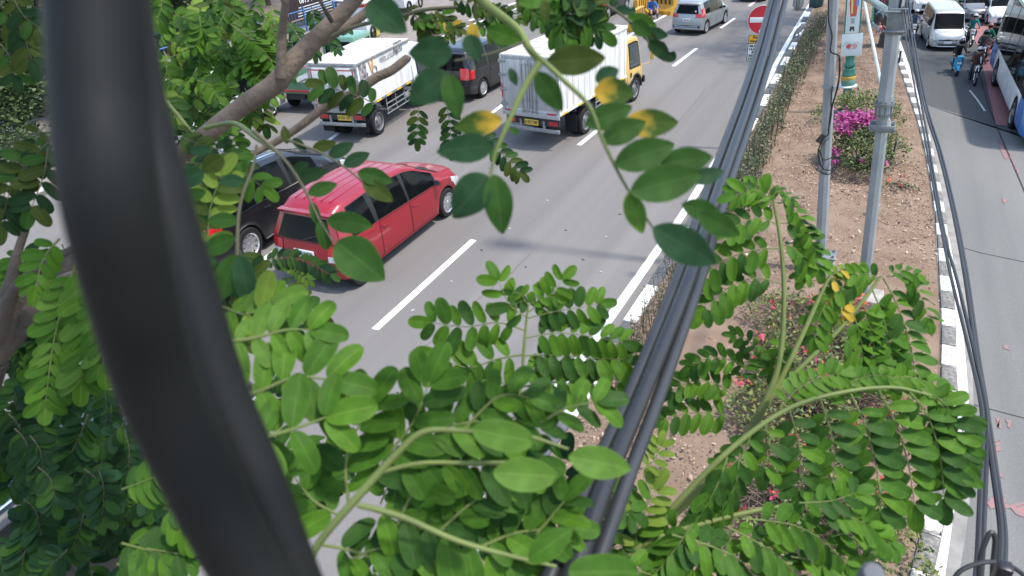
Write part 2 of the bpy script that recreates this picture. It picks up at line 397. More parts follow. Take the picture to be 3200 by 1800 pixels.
_wm = {}
def wheel(parent, x, y, r, w, alloy=True, spokes=10):
    """tyre mesh with its rim as a child"""
    key = (r, w, alloy, spokes)
    if key not in _wm:
        t = MB(); h = w/2
        t.lathe([(r*.66, -h*.9), (r*.80, -h), (r*.95, -h*.95), (r, -h*.72), (r, h*.72), (r*.95, h*.95), (r*.80, h), (r*.66, h*.9), (r*.63, h*.4), (r*.63, -h*.4), (r*.66, -h*.9)], 28, axis='x')
        ri = MB(); ri.lathe([(r*.665, h*.9), (r*.69, h*.97), (r*.66, h*.99), (r*.60, h*.80), (r*.60, h*.5)], 28, axis='x'); ri.cur = 1; ri.lathe([(r*.60, h*.5), (r*.60, -h*.3), (.01, -h*.3)], 28, axis='x'); ri.cur = 0
        if alloy:
            for k in range(spokes):
                a = 2*math.pi*k/spokes
                for s_ in (1,):
                    p0 = Vector((h*.86, 0, 0)); e = Vector((0, math.cos(a), math.sin(a))); q = Vector((0, -math.sin(a), math.cos(a)))
                    b0, b1 = .035*r/.31, .030*r/.31
                    ri.add([p0+e*r*.1-q*b0, p0+e*r*.1+q*b0, p0+e*r*.63+q*b1-Vector((h*.06, 0, 0)), p0+e*r*.63-q*b1-Vector((h*.06, 0, 0)),
                            p0+e*r*.1-q*b0*1.2-Vector((.04, 0, 0)), p0+e*r*.1+q*b0*1.2-Vector((.04, 0, 0)), p0+e*r*.63+q*b1*1.3-Vector((.05, 0, 0)), p0+e*r*.63-q*b1*1.3-Vector((.05, 0, 0))],
                           [(0, 1, 2, 3), (0, 4, 5, 1), (1, 5, 6, 2), (3, 2, 6, 7), (0, 3, 7, 4)])
            ri.lathe([(r*.17, h*.5), (r*.17, h*.9), (r*.12, h*.95), (.005, h*.95)], 14, axis='x')
        else:
            ri.lathe([(r*.6, h*.45), (r*.46, h*.35), (r*.40, h*.62), (r*.30, h*.62), (r*.28, h*.95), (r*.2, h*1.05), (.005, h*1.05)], 20, axis='x')
            for k in range(6):
                a = math.pi*k/3; ri.box((h*.66, math.cos(a)*r*.35, math.sin(a)*r*.35), (.03, .03, .03))
        mt = t.build('wheel', M_TYRE, None); mr = ri.build('rim', [M_RIM if alloy else M_RIMD, M_DARK], None)
        _wm[key] = (mt.data, mr.data); bpy.data.objects.remove(mt); bpy.data.objects.remove(mr)
    a, b = _wm[key]
    o = link('wheel', a, parent, (x, y, r)); o.rotation_euler = (rng.uniform(0, 6), 0, 0) if x > 0 else (rng.uniform(0, 6), 0, math.pi)
    link('rim', b, o); return o

class Shape:
    """a car body as a lofted surface S(y, v): y from rear (0) to nose (L), v from sill (0) to roof centre (9)"""
    def __init__(s, L, W, zt, zs, hw, wr, zb=.24, wheels=(), rw=.31, ra=None, lean=((.2, 0), (.6, -.03), (.95, .0), (1.65, .22)), rear_round=.10, nose_round=.30):
        s.L, s.W = L, W; s.zt, s.zs, s.hw, s.wrr, s.zb0 = [tuple(zip(*q)) for q in (zt, zs, hw, wr, zb if isinstance(zb, (list, tuple)) else ((0, zb), (L, zb)))]
        s.wheels, s.rw, s.ra = wheels, rw, ra or rw+.055; s.lean = tuple(zip(*lean)); s.rr = rear_round; s.nr = nose_round
    def sec(s, y):
        I = np.interp; zt = I(y, *s.zt); zs = min(I(y, *s.zs), zt-.05); w = I(y, *s.hw); wr = min(I(y, *s.wrr), w-.03)
        zb = I(y, *s.zb0)
        for yw in s.wheels:
            d = abs(y-yw)
            if d < s.ra: zb = max(zb, s.rw+math.sqrt(max(0, s.ra**2-d*d))*.98)
        zb = min(zb, zs-.08); h = zs-zb
        return [(w*.965, zb), (w*.995, zb+.22*h), (w, zb+.6*h), (w*.985, zs), None, None, (wr, zt-.075), (wr-.045, zt-.03), (wr*.62, zt-.004), (0, zt)]
    def S(s, y, v, sx=1):
        q = s.sec(y); q[4] = tuple(a+(b-a)*.34+(.012 if k == 0 else 0) for k, (a, b) in enumerate(zip(q[3], q[6]))); q[5] = tuple(a+(b-a)*.70+(.012 if k == 0 else 0) for k, (a, b) in enumerate(zip(q[3], q[6])))
        i = min(int(v), 8); t = v-i; x = q[i][0]+(q[i+1][0]-q[i][0])*t; z = q[i][1]+(q[i+1][1]-q[i][1])*t
        sh = max(0, 1-y/.9); yy = y+sh*np.interp(z, *s.lean)
        # round the plan of both ends
        hwm = s.W/2
        if y < .6: yy += s.rr*(1-y/.6)*(abs(x)/hwm)**4
        if y > s.L-.8: yy -= s.nr*((y-s.L+.8)/.8)**2*(abs(x)/hwm)**2.5
        return Vector((x*sx, yy-s.L/2, z))
    def patch(s, mb, y0, y1, v0, v1, off, sx=1, ny=8, nv=5, taper=None):
        rows = []
        for i in range(ny+1):
            row = []
            for j in range(nv+1):
                fv = j/nv; ya, yb = y0, y1
                if taper: ya += taper[0]*fv; yb += taper[1]*fv
                y = ya+(yb-ya)*i/ny; v = v0+(v1-v0)*fv; e = .02
                p = s.S(y, v, sx); du = s.S(y+e, v, sx)-s.S(y-e, v, sx); dv = s.S(y, min(9, v+e), sx)-s.S(y, max(0, v-e), sx)
                n = du.cross(dv); n = n.normalized() if n.length > 1e-9 else Vector((0, 0, 1))
                if n.x*sx < -1e-6 and abs(p.x) > .02: n = -n
                if abs(p.x) <= .02 and n.z < 0: n = -n
                row.append(p+n*off)
            rows.append(row)
        mb.grid(rows, sx > 0); return mb
    def cap(s, front, t, z):
        """a point of the rear or front face: t across (-1..1), z up"""
        y = s.L if front else 0.0
        q = [p for p in (s.sec(y)) if p]; zs_ = [p[1] for p in q]; xs_ = [p[0] for p in q]
        w = np.interp(z, zs_, xs_); x = t*w
        e = s.S(y, 0, 1); hwm = s.W/2
        if front: yy = s.L-s.nr*(abs(x)/hwm)**2.5
        else: yy = np.interp(z, *s.lean)+s.rr*(abs(x)/hwm)**4
        return Vector((x, yy-s.L/2, z))
    def caprange(s, front):
        q = [p for p in s.sec(s.L if front else 0) if p]; return q[0][1], q[-1][1]
    def capgrid(s, mb, front, t0, t1, z0, z1, off=0, nt=8, nz=6):
        rows = []
        for i in range(nz+1):
            z = z0+(z1-z0)*i/nz
            rows.append([s.cap(front, t0+(t1-t0)*j/nt, z)+Vector((0, off if front else -off, 0)) for j in range(nt+1)])
        mb.grid(rows, front); return mb

def build_car(root, sh, P, rw, doors, glass, ws=None, belt=(3.12, 5.75), rear_win=None, tails=None, heads=None, plate=None, alloy=True, spokes=10, roof_ribs=0, sill=None,
              hatch_z=None, grille=None, mirror_y=None, twidth=.2, rails=False, spoiler=True, gm=None, chrome_belt=False, handles=True, bumper_dark=None):
    gm = gm or M_GLASS; L = sh.L; b = MB()
    n = int(L/.055); ys = [L*i/n for i in range(n+1)]
    for sx in (-1, 1):
        b.grid([[sh.S(y, v, sx) for v in (0, .5, 1, 1.5, 2, 2.5, 3, 3.5, 4, 4.5, 5, 5.5, 6, 6.5, 7, 7.5, 8, 8.5, 9)] for y in ys], sx > 0)
    for fr in (False, True):
        z0, z1 = sh.caprange(fr); sh.capgrid(b, fr, -1, 1, z0, z1, 0, 14, 16)
    body = b.build('body', P, root, ang=32)
    # underbody keeps the wheel wells dark
    u = MB(); u.box((0, 0, .42), (sh.W-.42, L-.3, .36)); u.box((0, 0, .5), (sh.W-.16, L-.9, .30)) if False else None
    u.build('underbody', M_DARK, root)
    for yw in sh.wheels:
        for sx in (-1, 1): wheel(root, sx*(sh.W/2-twidth/2-.015), yw-L/2, rw, twidth, alloy, spokes)
    # windows on a black surround
    for sx in (-1, 1):
        g0 = min(g[0] for g in glass); g1 = max(g[1] for g in glass)
        su = MB(); sh.patch(su, g0-.03, g1+.03, belt[0]-.06, belt[1]+.06, .003, sx, 16, 6, (.05, -.02)); su.build('window_surround', M_TRIM, root)
        for (ya, yb) in glass:
            w = MB(); sh.patch(w, ya, yb, belt[0], belt[1], .0075, sx, 8, 5, (.05, -.02)); w.build('window', gm, root)
        if chrome_belt:
            c = MB(); sh.patch(c, g0-.05, g1+.05, belt[0]-.13, belt[0]-.05, .010, sx, 16, 1); c.build('belt_trim', M_CHROME, root)
        for (ya, yb) in doors:
            s_ = MB(); sh.patch(s_, ya-.012, yb+.012, .30, 2.98, .0025, sx, 10, 6); s_.build('door_seam', M_TRIM, root)
            d = MB(); sh.patch(d, ya, yb, .34, 2.94, .006, sx, 12, 8); dd = d.build('door', P, root)
            if handles:
                p = sh.S(ya+.12, 2.55, sx); hb = MB(); hb.box((p.x+sx*.018, p.y+.02, p.z), (.03, .17, .028), None, .01); hb.build('handle', P, dd)
    if ws:
        w = MB(); 
        for sx in (-1, 1): sh.patch(w, ws[0], ws[1], 6.45, 9, .006, sx, 8, 8)
        w.build('windscreen', gm, root)
        wp = MB(); p = sh.S(ws[1]-.02, 8.6, 1); q = sh.S(ws[1]-.22, 7.2, 1); wp.tube([p+Vector((0, 0, .02)), q+Vector((0, 0, .03))], .009, 5)
        p = sh.S(ws[1]-.02, 7.6, -1); q = sh.S(ws[1]-.2, 8.8, 1); wp.tube([p+Vector((0, 0, .02)), q+Vector((0, 0, .03))], .009, 5); wp.build('wiper', M_TRIM, root)
    if rear_win:
        w = MB(); sh.capgrid(w, False, -rear_win[2], rear_win[2], rear_win[0], rear_win[1], .007, 10, 6); rwn = w.build('rear_window', gm, root)
        wp = MB(); a = sh.cap(False, 0, rear_win[0]+.02)-Vector((0, .02, 0)); c = sh.cap(False, .45, rear_win[0]+.12)-Vector((0, .02, 0)); wp.tube([a, c], .010, 5); wp.build('wiper', M_TRIM, rwn)
    if hatch_z:
        for z in hatch_z:
            h = MB(); sh.capgrid(h, False, -.93, .93, z-.006, z+.006, .003, 12, 1); h.build('hatch_seam', M_TRIM, root)
    if tails:
        for sx in (-1, 1):
            t = MB(); a, c = (tails[2], .995) if sx > 0 else (-.995, -tails[2])
            sh.capgrid(t, False, a, c, tails[0], tails[1], .010, 4, 5)
            if tails[3]: sh.patch(t, .015, tails[3], tails[4], tails[5], .010, sx, 5, 4)
            tl = t.build('tail_light', M_LAMPR, root)
            lo = MB(); sh.capgrid(lo, False, a, c, tails[0]+.0*(tails[1]-tails[0]), tails[0]+.38*(tails[1]-tails[0]), .013, 4, 2); lo.build('reverse_lamp', M_LAMPC, tl) if len(tails) > 6 else None
    if heads:
        for sx in (-1, 1):
            h = MB(); sh.patch(h, L-heads[0], L-.02, heads[1], heads[2], .010, sx, 6, 4)
            a, c = (heads[5], .99) if sx > 0 else (-.99, -heads[5])
            sh.capgrid(h, True, a, c, heads[3], heads[4], .010, 3, 3); h.build('headlight', M_LAMPC, root)
    if grille:
        for (t, z0, z1) in grille:
            g = MB(); sh.capgrid(g, True, -t, t, z0, z1, .008, 10, 3); gg = g.build('grille', M_TRIM, root)
            for k in range(1, 3):
                c = MB(); zz = z0+(z1-z0)*k/3; c.tube([sh.cap(True, -t+2*t*i/8, zz)+Vector((0, .014, 0)) for i in range(9)], .010, 5); c.build('grille_bar', M_CHROME, gg)
    if plate:
        fr, z, m, txt, tm = plate
        p = sh.cap(fr, 0, z); f = 1 if fr else -1
        pl = MB(); pl.box((p.x, p.y+f*.02, p.z), (.44, .012, .15), None, .004); pp = pl.build('number_plate', m, root)
        if txt: text_mesh('plate_text', txt, .10, tm, pp, basis((p.x, p.y+f*.028, p.z), (-f, 0, 0), (0, 0, 1)), w=.38, ext=.001, bold=.002)
    if mirror_y:
        for sx in (-1, 1):
            p = sh.S(mirror_y, 3.25, sx); mm = MB(); mm.box((p.x+sx*.10, p.y, p.z+.05), (.17, .10, .13), None, .035); mm.box((p.x+sx*.03, p.y, p.z), (.08, .05, .04)); o = mm.build('mirror', P, root)
            g = MB(); g.box((p.x+sx*.10, p.y-.053, p.z+.05), (.13, .006, .10)); g.build('mirror_glass', M_GLASS2, o)
    if spoiler:
        z1 = sh.caprange(False)[1]; sp = MB()
        rows = []
        for y_, dz in ((.30, .012), (.12, .03), (.0, .03), (.01, -.02)):
            rows.append([Vector((t*sh.W*.36, y_-.05+.05*t*t+np.interp(z1, *sh.lean)-.06-L/2, z1-.02+dz-.03*t*t)) for t in [k/6-1 for k in range(13)]])
        sp.grid(rows); spo = sp.build('spoiler', P, root)
        bl = MB(); bl.box((0, rows[2][6].y-.0, z1-.015), (.24, .02, .018)); bl.build('brake_lamp', M_LAMPR, spo)
    for k in range(roof_ribs):
        x = (k-(roof_ribs-1)/2)*.19; r_ = MB(); pts = []
        for i in range(16):
            y = .42+(ws[0]-.62)*i/15; q = sh.sec(y); xs_ = [q[9][0], q[8][0], q[7][0]]; zz = np.interp(abs(x), xs_, [q[9][1], q[8][1], q[7][1]]); pts.append((x, y-L/2, zz+.002))
        r_.tube(pts, .012, 6, flat=.6); r_.build('roof_rib', P, root)
    if rails:
        for sx in (-1, 1):
            r_ = MB(); pts = [sh.S(y, 7.1, sx)+Vector((0, 0, .05)) for y in [.5+(ws[0]-.9)*i/10 for i in range(11)]]; pts[0].z -= .04; pts[-1].z -= .04
            r_.tube(pts, .016, 6); r_.build('roof_rail', M_CHROME, root)
    if bumper_dark:
        d = MB(); sh.capgrid(d, False, -.9, .9, bumper_dark[0], bumper_dark[1], .008, 12, 3); d.build('bumper_insert', M_TRIM, root)
    # sill and exhaust
    for sx in (-1, 1):
        d = MB(); sh.patch(d, sh.wheels[0]+sh.ra+.06, sh.wheels[1]-sh.ra-.06, .02, .24, .008, sx, 8, 2); d.build('side_sill', sill or P, root)
    return body

def mpv(L=4.30, W=1.70, H=1.68, wb=2.74, ro=.72, rw=.31, hood=1.00, slope=1.0, belt=.97):
    yr, yf = ro, ro+wb; c = L-1.0  # cowl
    zt = [(0, H-.14), (.10, H-.09), (.30, H-.035), (L*.26, H), (L*.42, H-.012), (L*.53, H-.06), (L*.60, H-.15), (c-.02, hood+.10), (c+.12, hood+.03), (L-.45, hood-.05), (L-.18, hood-.14), (L-.05, hood-.24), (L, hood-.34)]
    zs = [(0, belt+.02), (L*.3, belt), (L*.6, belt-.06), (c, belt-.07), (L, belt-.3)]
    h = W/2
    hw = [(0, h*.94), (.12, h*.975), (.5, h), (L-.9, h*.985), (L-.4, h*.95), (L, h*.86)]
    wr = [(0, h*.70), (.4, h*.735), (L*.45, h*.74), (L*.60, h*.73), (c, h*.86), (L-.3, h*.76), (L, h*.62)]
    return Shape(L, W, zt, zs, hw, wr, [(0, .30), (.3, .24), (L-.5, .22), (L, .25)], (yr, yf), rw, lean=((.2, .03), (.5, -.04), (.75, -.02), (.97, .02), (H-.1, .22)))

def place(px_rear, px_front, sh_w, L, wb_y, side_sx):
    """ground pose from the contact points of the two wheels on one side"""
    a, b = at(*px_rear), at(*px_front); d = b-a; ang = math.atan2(-d.x, d.y)
    return a, b, ang

# ---- red MPV
def put(root, a, yw, xs, ang, sc):
    """move root so that its local ground point (xs, yw) sits at a"""
    o = Matrix.Rotation(ang, 4, 'Z') @ Vector((xs*sc, yw*sc, 0)); root.location = (a.x-o.x, a.y-o.y, 0); root.rotation_euler = (0, 0, ang); root.scale = (sc,)*3
sh = mpv(4.34, 1.62, 1.60, 3.02, .48, .31, hood=1.0, belt=.95)
red = thing('parked_car', '', '') if False else thing('car', 'glossy red minivan with ribbed roof and silver alloy wheels in the middle of the road', 'car')
build_car(red, sh, P_RED, .31, [(1.14, 2.10), (2.14, 3.14)], [(.36, 1.04), (1.14, 2.09), (2.15, 3.12)], ws=(2.76, 3.40), rear_win=(.97, 1.36, .80), tails=(.64, .93, .66, .30, 2.0, 3.15, 1),
          heads=(.62, 2.05, 3.3, .55, .70, .62), plate=(False, .74, M_PLATE, 'B 1810 TIR', M_INK), roof_ribs=5, hatch_z=(.48, .95), grille=[(.5, .32, .52)], mirror_y=3.06, sill=P_RED, spokes=9)
put(red, at(1133, 884), sh.wheels[0]-sh.L/2, sh.W/2-.1, math.radians(.5), .965)

# ---- black MPV in the next lane
sh = mpv(4.73, 1.72, 1.62, 2.85, .95, .33, hood=1.02, belt=.97)
blk = thing('car', 'black minivan with chrome window trim alongside the red minivan', 'car')
build_car(blk, sh, P_BLACK, .33, [(1.45, 2.38), (2.42, 3.35)], [(.5, 1.35), (1.45, 2.36), (2.44, 3.32)], ws=(2.95, 3.68), rear_win=(1.02, 1.42, .8), tails=(.74, 1.08, .62, .35, 2.3, 3.2),
          heads=(.6, 2.3, 3.3, .62, .78, .6), plate=(False, .80, M_PLATEY, '', M_INK), hatch_z=(.55,), grille=[(.55, .4, .7)], mirror_y=3.25, sill=M_GREY if 'M_GREY' in globals() else P_GREY, chrome_belt=True, spokes=10, rails=True)
put(blk, at(788, 812), sh.wheels[0]-sh.L/2, sh.W/2-.1, math.radians(5), 1.0)

# ---- black MPV between the two trucks
blk2 = thing('car', 'black people carrier with red tail lights between the two box trucks', 'car')
sh = mpv(4.55, 1.75, 1.75, 2.75, .85, .32, hood=1.06, belt=1.0)
build_car(blk2, sh, P_BLACK, .32, [(1.35, 2.24), (2.28, 3.2)], [(.45, 1.25), (1.35, 2.22), (2.30, 3.15)], ws=(2.8, 3.5), rear_win=(1.06, 1.54, .8), tails=(.78, 1.14, .60, .30, 2.2, 3.2),
          heads=(.6, 2.3, 3.3, .62, .78, .6), plate=(False, .74, M_PLATE, '', M_INK), hatch_z=(.55,), mirror_y=3.1, spokes=12)
put(blk2, at(1508, 303), sh.wheels[0]-sh.L/2, sh.W/2-.1, math.radians(-2), .90)

# ---- silver MPV
slv = thing('car', 'silver crossover minivan with red boomerang tail lights near the red no-entry sign', 'car')
sh = mpv(4.48, 1.75, 1.72, 2.775, .80, .34, hood=1.06, belt=1.0)
build_car(slv, sh, P_SILVER, .34, [(1.25, 2.12), (2.16, 3.1)], [(.38, 1.15), (1.25, 2.10), (2.18, 3.08)], ws=(2.75, 3.42), rear_win=(1.08, 1.50, .82), tails=(.90, 1.10, .60, .42, 2.6, 4.6),
          heads=(.5, 2.3, 3.0, .5, .6, .7), plate=(False, .78, M_PLATE, 'B 2306 SRD', M_INK), hatch_z=(.52,), mirror_y=3.0, spokes=5, bumper_dark=(.40, .50), sill=M_TRIM, rails=False)
for z in (.36, .44):
    t = MB(); t.tube([sh.cap(False, -.8+1.6*i/10, z+.05*abs(i/5-1))-Vector((0, .02, 0)) for i in range(11)], .018, 6); t.build('bumper_trim', M_CHROME, slv)
st = MB(); p = sh.cap(False, .62, 1.2); st.box((p.x, p.y-.012, p.z), (.09, .004, .12)); st.build('window_sticker', M_PLATE, slv)
put(slv, at(2203, 104), sh.wheels[0]-sh.L/2, sh.W/2-.1, math.radians(-8.5), .74)

# ---- dark cars cut by the top of the frame
for (pxr, ang, sc, P, lab) in [((1898, 58), -4, .80, P_BLACK, 'black car behind the leaves above the yellow truck'), ((2390, 2), -3, .72, P_BLACK, 'dark car at the top edge beyond the silver minivan')]:
    r_ = thing('car', lab, 'car'); sh = mpv(4.4, 1.74, 1.66, 2.7, .8, .32)
    build_car(r_, sh, P, .32, [(1.25, 2.12), (2.16, 3.1)], [(.38, 1.15), (1.25, 2.10), (2.18, 3.08)], ws=(2.7, 3.36), rear_win=(1.05, 1.45, .8), tails=(.75, 1.05, .62, .3, 2.2, 3.1), plate=(False, .7, M_PLATE, '', M_INK))
    put(r_, at(*pxr), sh.wheels[0]-sh.L/2, sh.W/2-.1, math.radians(ang), sc)

# ---------------------------------------------------------------- box trucks
def corrug(m):
    nt = m.node_tree; b = nt.nodes['Principled BSDF']; return m
M_BOXW = mat('box_white', (.76, .76, .75), .45, var=(3.2, .10, 9), col2=(.56, .53, .49), spec=.4, stretch=(2.2, 2.2, .3))
M_BOXG = mat('box_alu', (.46, .47, .48), .42, .35, var=(5, .22, 8), spec=.4, stretch=(3, 3, .35))
M_ROOF = mat('box_roof', (.66, .63, .56), .6, var=(2.5, .4, 6), col2=(.45, .40, .33))
M_REDR = mat('reflector_red', (.45, .02, .03), .35)
M_YELR = mat('reflector_yellow', (.72, .45, .02), .35)
M_FRAME = mat('chassis', (.03, .03, .032), .6, var=(8, .4))
M_GALV = mat('galvanised', (.34, .35, .35), .45, .5, var=(7, .3))
def cab(L, W, H, zb, wy, rw):
    zt = [(0, H-.05), (.12, H), (L*.55, H), (L*.72, H-.06), (L*.80, H-.20), (L-.10, H-.88), (L, H-1.06)]
    zs = [(0, H-.90), (L, H-.98)]; h = W/2
    return Shape(L, W, zt, zs, [(0, h*.98), (.1, h), (L*.7, h), (L, h*.93)], [(0, h*.86), (L*.7, h*.86), (L*.85, h*.85), (L, h*.85)], [(0, zb), (L, zb-.1)], (wy,), rw, ra=rw+.09, lean=((.4, 0), (2.5, 0)), rear_round=.02, nose_round=.10)
def truck(root, P, bw, bl, bz0, bz1, alu_rear, wheel_r, cabL, cabH, cabW, rear_axle, front_axle, plate_txt, side_marks=True, red_edges=True):
    """local origin on the ground under the rear edge of the box; +y is forward"""
    hb = bw/2
    # cargo box: side walls with ribs, rear doors, roof
    mb = MB(); mb.box((0, bl/2, (bz0+bz1)/2), (bw-.02, bl-.02, bz1-bz0-.01)); mb.build('cargo_box', M_BOXW, root, smooth=False)
    r = MB(); r.box((0, bl/2, bz1+.012), (bw+.02, bl+.02, .03), None, .01)
    for k in range(7): r.box((0, .25+(bl-.5)*k/6, bz1+.033), (bw-.12, .05, .018))
    r.build('cargo_roof', M_ROOF, root)
    for sx in (-1, 1):
        for k in range(13):
            q = MB(); q.box((sx*(hb-.004), .12+(bl-.24)*k/12, (bz0+bz1)/2), (.014, .055, bz1-bz0-.10), None, .004); q.build('side_rib', M_BOXW, root) if not side_marks else None
        t = MB(); t.box((sx*hb, bl/2, bz0+.035), (.03, bl, .07), None, .006); t.box((sx*hb, bl/2, bz1-.03), (.03, bl, .06), None, .006); t.build('side_rail', M_GALV if side_marks else M_BOXW, root)
        for k in range(5):
            q = MB(); q.box((sx*(hb+.018), .25+(bl-.6)*k/4, bz0+.035), (.006, .30, .05)); q.build('side_reflector', M_YELR, root)
    # rear frame and doors
    fr = MB(); rm = M_BOXG if alu_rear else M_BOXW
    for sx in (-1, 1): fr.box((sx*(hb-.03), -.012, (bz0+bz1)/2), (.07, .05, bz1-bz0), None, .006)
    fr.box((0, -.012, bz1-.04), (bw-.13, .048, .10), None, .006); fr.box((0, -.016, bz0-.02), (bw, .06, .13), None, .006); fr.build('rear_frame', M_GALV if not alu_rear else M_BOXG, root)
    dw = hb-.075
    for sx in (-1, 1):
        d = MB(); d.box((sx*(dw/2+.006), -.022, (bz0+bz1)/2+.02), (dw-.012, .03, bz1-bz0-.22), None, .004)
        for k in range(3 if alu_rear else 1): d.box((sx*(dw*(k+1)/(4 if alu_rear else 2)), -.038, (bz0+bz1)/2+.02), (.012, .008, bz1-bz0-.30))
        dd = d.build('rear_door', rm if alu_rear else M_BOXW, root)
        for xx in (.07, .20) if alu_rear else (.06, .13):
            b = MB(); b.tube([(sx*xx, -.06, bz0+.02), (sx*xx, -.06, bz1-.10)], .014, 6)
            for zz in (bz0+.06, bz0+.35, bz0+.75, bz1-.2): b.box((sx*xx, -.052, zz), (.07, .03, .045))
            b.build('lock_bar', M_GALV, dd)
        for zz in (.14, .40, .66, .9):
            h = MB(); z_ = bz0+(bz1-bz0)*zz; h.box((sx*(hb-.06), -.052, z_), (.20, .02, .055), None, .006); h.tube([(sx*(hb-.01), -.06, z_-.05), (sx*(hb-.01), -.06, z_+.05)], .016, 6); h.build('hinge', M_GALV, dd)
        if red_edges:
            for c__, d__ in (((sx*(hb-.115), -.041, (bz0+bz1)/2+.02), (.03, .006, bz1-bz0-.34)), ((sx*(dw*.58), -.041, bz1-.16), (dw*.62, .006, .03)), ((sx*(dw*.58), -.041, bz0+.14), (dw*.62, .006, .03))): e = MB(); e.box(c__, d__); e.build('red_tape', M_REDR, dd)
        else:
            e = MB(); e.box((sx*(hb-.03), -.040, bz0+.62*(bz1-bz0)-.35), (.03, .006, .36)); e.build('red_tape', M_REDR, root); e = MB(); e.box((sx*(hb-.22), -.048, bz0+.05), (.26, .006, .04)); e.build('red_tape', M_REDR, root)
    # chassis, bumper, lights
    ch = MB()
    for sx in (-1, 1): ch.box((sx*.34, bl/2+.2, bz0-.14), (.09, bl+.2, .17))
    for k in range(6): ch.box((0, .2+(bl-.3)*k/5, bz0-.10), (bw-.1, .06, .08))
    ch.build('chassis', M_FRAME, root)
    bu = MB(); bu.box((0, .03, bz0-.42), (bw-.06, .05, .10), None, .012)
    for sx in (-1, 1): bu.box((sx*.35, .05, bz0-.28), (.06, .05, .2))
    bu.build('bumper', M_GALV, root)
    li = MB(); li.box((0, .07, bz0-.22), (bw-.1, .05, .18)); li.build('lamp_board', M_FRAME, root)
    for sx in (-1, 1):
        t = MB(); t.box((sx*(hb-.22), .038, bz0-.22), (.26, .03, .11), None, .01); tl = t.build('tail_light', M_LAMPR, root)
    pl = MB(); pl.box((-.02 if alu_rear else .10, .028, bz0-.24), (.42, .012, .15), None, .004); pp = pl.build('number_plate', M_PLATEY, root)
    text_mesh('plate_text', plate_txt, .11, M_INK, pp, basis((-.02 if alu_rear else .10, .020, bz0-.24), (1, 0, 0), (0, 0, 1)), w=.37, ext=.001, bold=.002)
    # wheels: twin at the rear
    for sx in (-1, 1):
        wheel(root, sx*(hb-.13), rear_axle, wheel_r, .19, False)
        wheel(root, sx*(hb-.36), rear_axle, wheel_r, .19, False)
        wheel(root, sx*(cabW/2-.12), front_axle, wheel_r, .20, False)
        f = MB(); f.box((sx*(hb-.2), rear_axle-.62, wheel_r+.10), (.34, .012, .46)); f.build('mud_flap', M_DARK, root)
    for sx in (-1, 1):
        g = MB()
        for zz in (.42, .56, .70): g.tube([(sx*(hb-.06), rear_axle+.55, zz), (sx*(hb-.06), front_axle-.6, zz)], .018, 6)
        for k in range(4): yy = rear_axle+.6+(front_axle-rear_axle-1.25)*k/3; g.tube([(sx*(hb-.06), yy, .42), (sx*(hb-.06), yy, bz0-.05)], .016, 6)
        g.build('side_guard', M_GALV, root)
    tk = MB(); tk.box((hb-.42, (rear_axle+front_axle)/2+.1, .62), (.42, .8, .34), None, .05); tk.build('fuel_tank', M_FRAME, root)
    # cab
    cb = thing('cab', '', ''); cb.parent = root; cb.location = (0, bl+.08+cabL/2, 0)
    for k_ in ('label', 'category'): 
        if k_ in cb: del cb[k_]
    s = cab(cabL, cabW, cabH, .62, front_axle-(bl+.08), wheel_r)
    b = MB(); n = 40; ysn = [cabL*i/n for i in range(n+1)]
    for sx in (-1, 1): b.grid([[s.S(y, v, sx) for v in (0, .5, 1, 1.5, 2, 2.5, 3, 3.5, 4, 4.5, 5, 5.5, 6, 6.5, 7, 7.5, 8, 8.5, 9)] for y in ysn], sx > 0)
    for fr_ in (False, True):
        z0, z1 = s.caprange(fr_); s.capgrid(b, fr_, -1, 1, z0, z1, 0, 12, 12)
    b.build('cab_body', P, cb, ang=32)
    for sx in (-1, 1):
        q = MB(); s.patch(q, .22, cabL-.20, .5, 2.95, .006, sx, 10, 6); dr = q.build('cab_door', P, cb)
        q = MB(); s.patch(q, .26, cabL-.26, 3.1, 5.7, .004, sx, 8, 5, (.03, -.16)); q.build('window_surround', M_TRIM, cb)
        q = MB(); s.patch(q, .32, cabL-.32, 3.25, 5.5, .009, sx, 8, 5, (.03, -.15)); q.build('cab_window', M_GLASS2, cb)
        p = s.S(.34, 2.2, sx)
        q = MB(); q.box((p.x+sx*.012, p.y, p.z), (.02, .09, .14), None, .01); q.build('handle', M_TRIM, cb)
        q = MB(); p = s.S(cabL-.12, 3.5, sx); q.tube([p, p+Vector((sx*.25, .12, .05)), p+Vector((sx*.27, .14, .18))], .014, 6); q.box(p+Vector((sx*.27, .15, .26)), (.14, .05, .24), None, .02); q.build('mirror', M_TRIM if P is not P_YELLOW else P_YELLOW, cb)
        q = MB(); wy = front_axle-(bl+.08)-cabL/2; pts = [Vector((sx*(cabW/2-.03), wy+math.cos(a)*(wheel_r+.08), wheel_r+math.sin(a)*(wheel_r+.08))) for a in [math.pi*i/14 for i in range(15)]]
        q.tube(pts, .035, 6); q.build('wheel_arch', M_TRIM, cb)
    w = MB()
    for sx in (-1, 1): s.patch(w, cabL*.80, cabL-.06, 6.5, 9, .007, sx, 6, 8)
    w.build('windscreen', M_GLASS, cb)
    bu = MB(); bu.box((0, cabL/2-.02, .52), (cabW-.02, .14, .22), None, .04); bu.build('bumper', M_TRIM, cb)
    u = MB(); u.box((0, 0, .72), (cabW-.36, cabL-.1, .36)); u.build('cab_floor', M_DARK, cb)
    return root

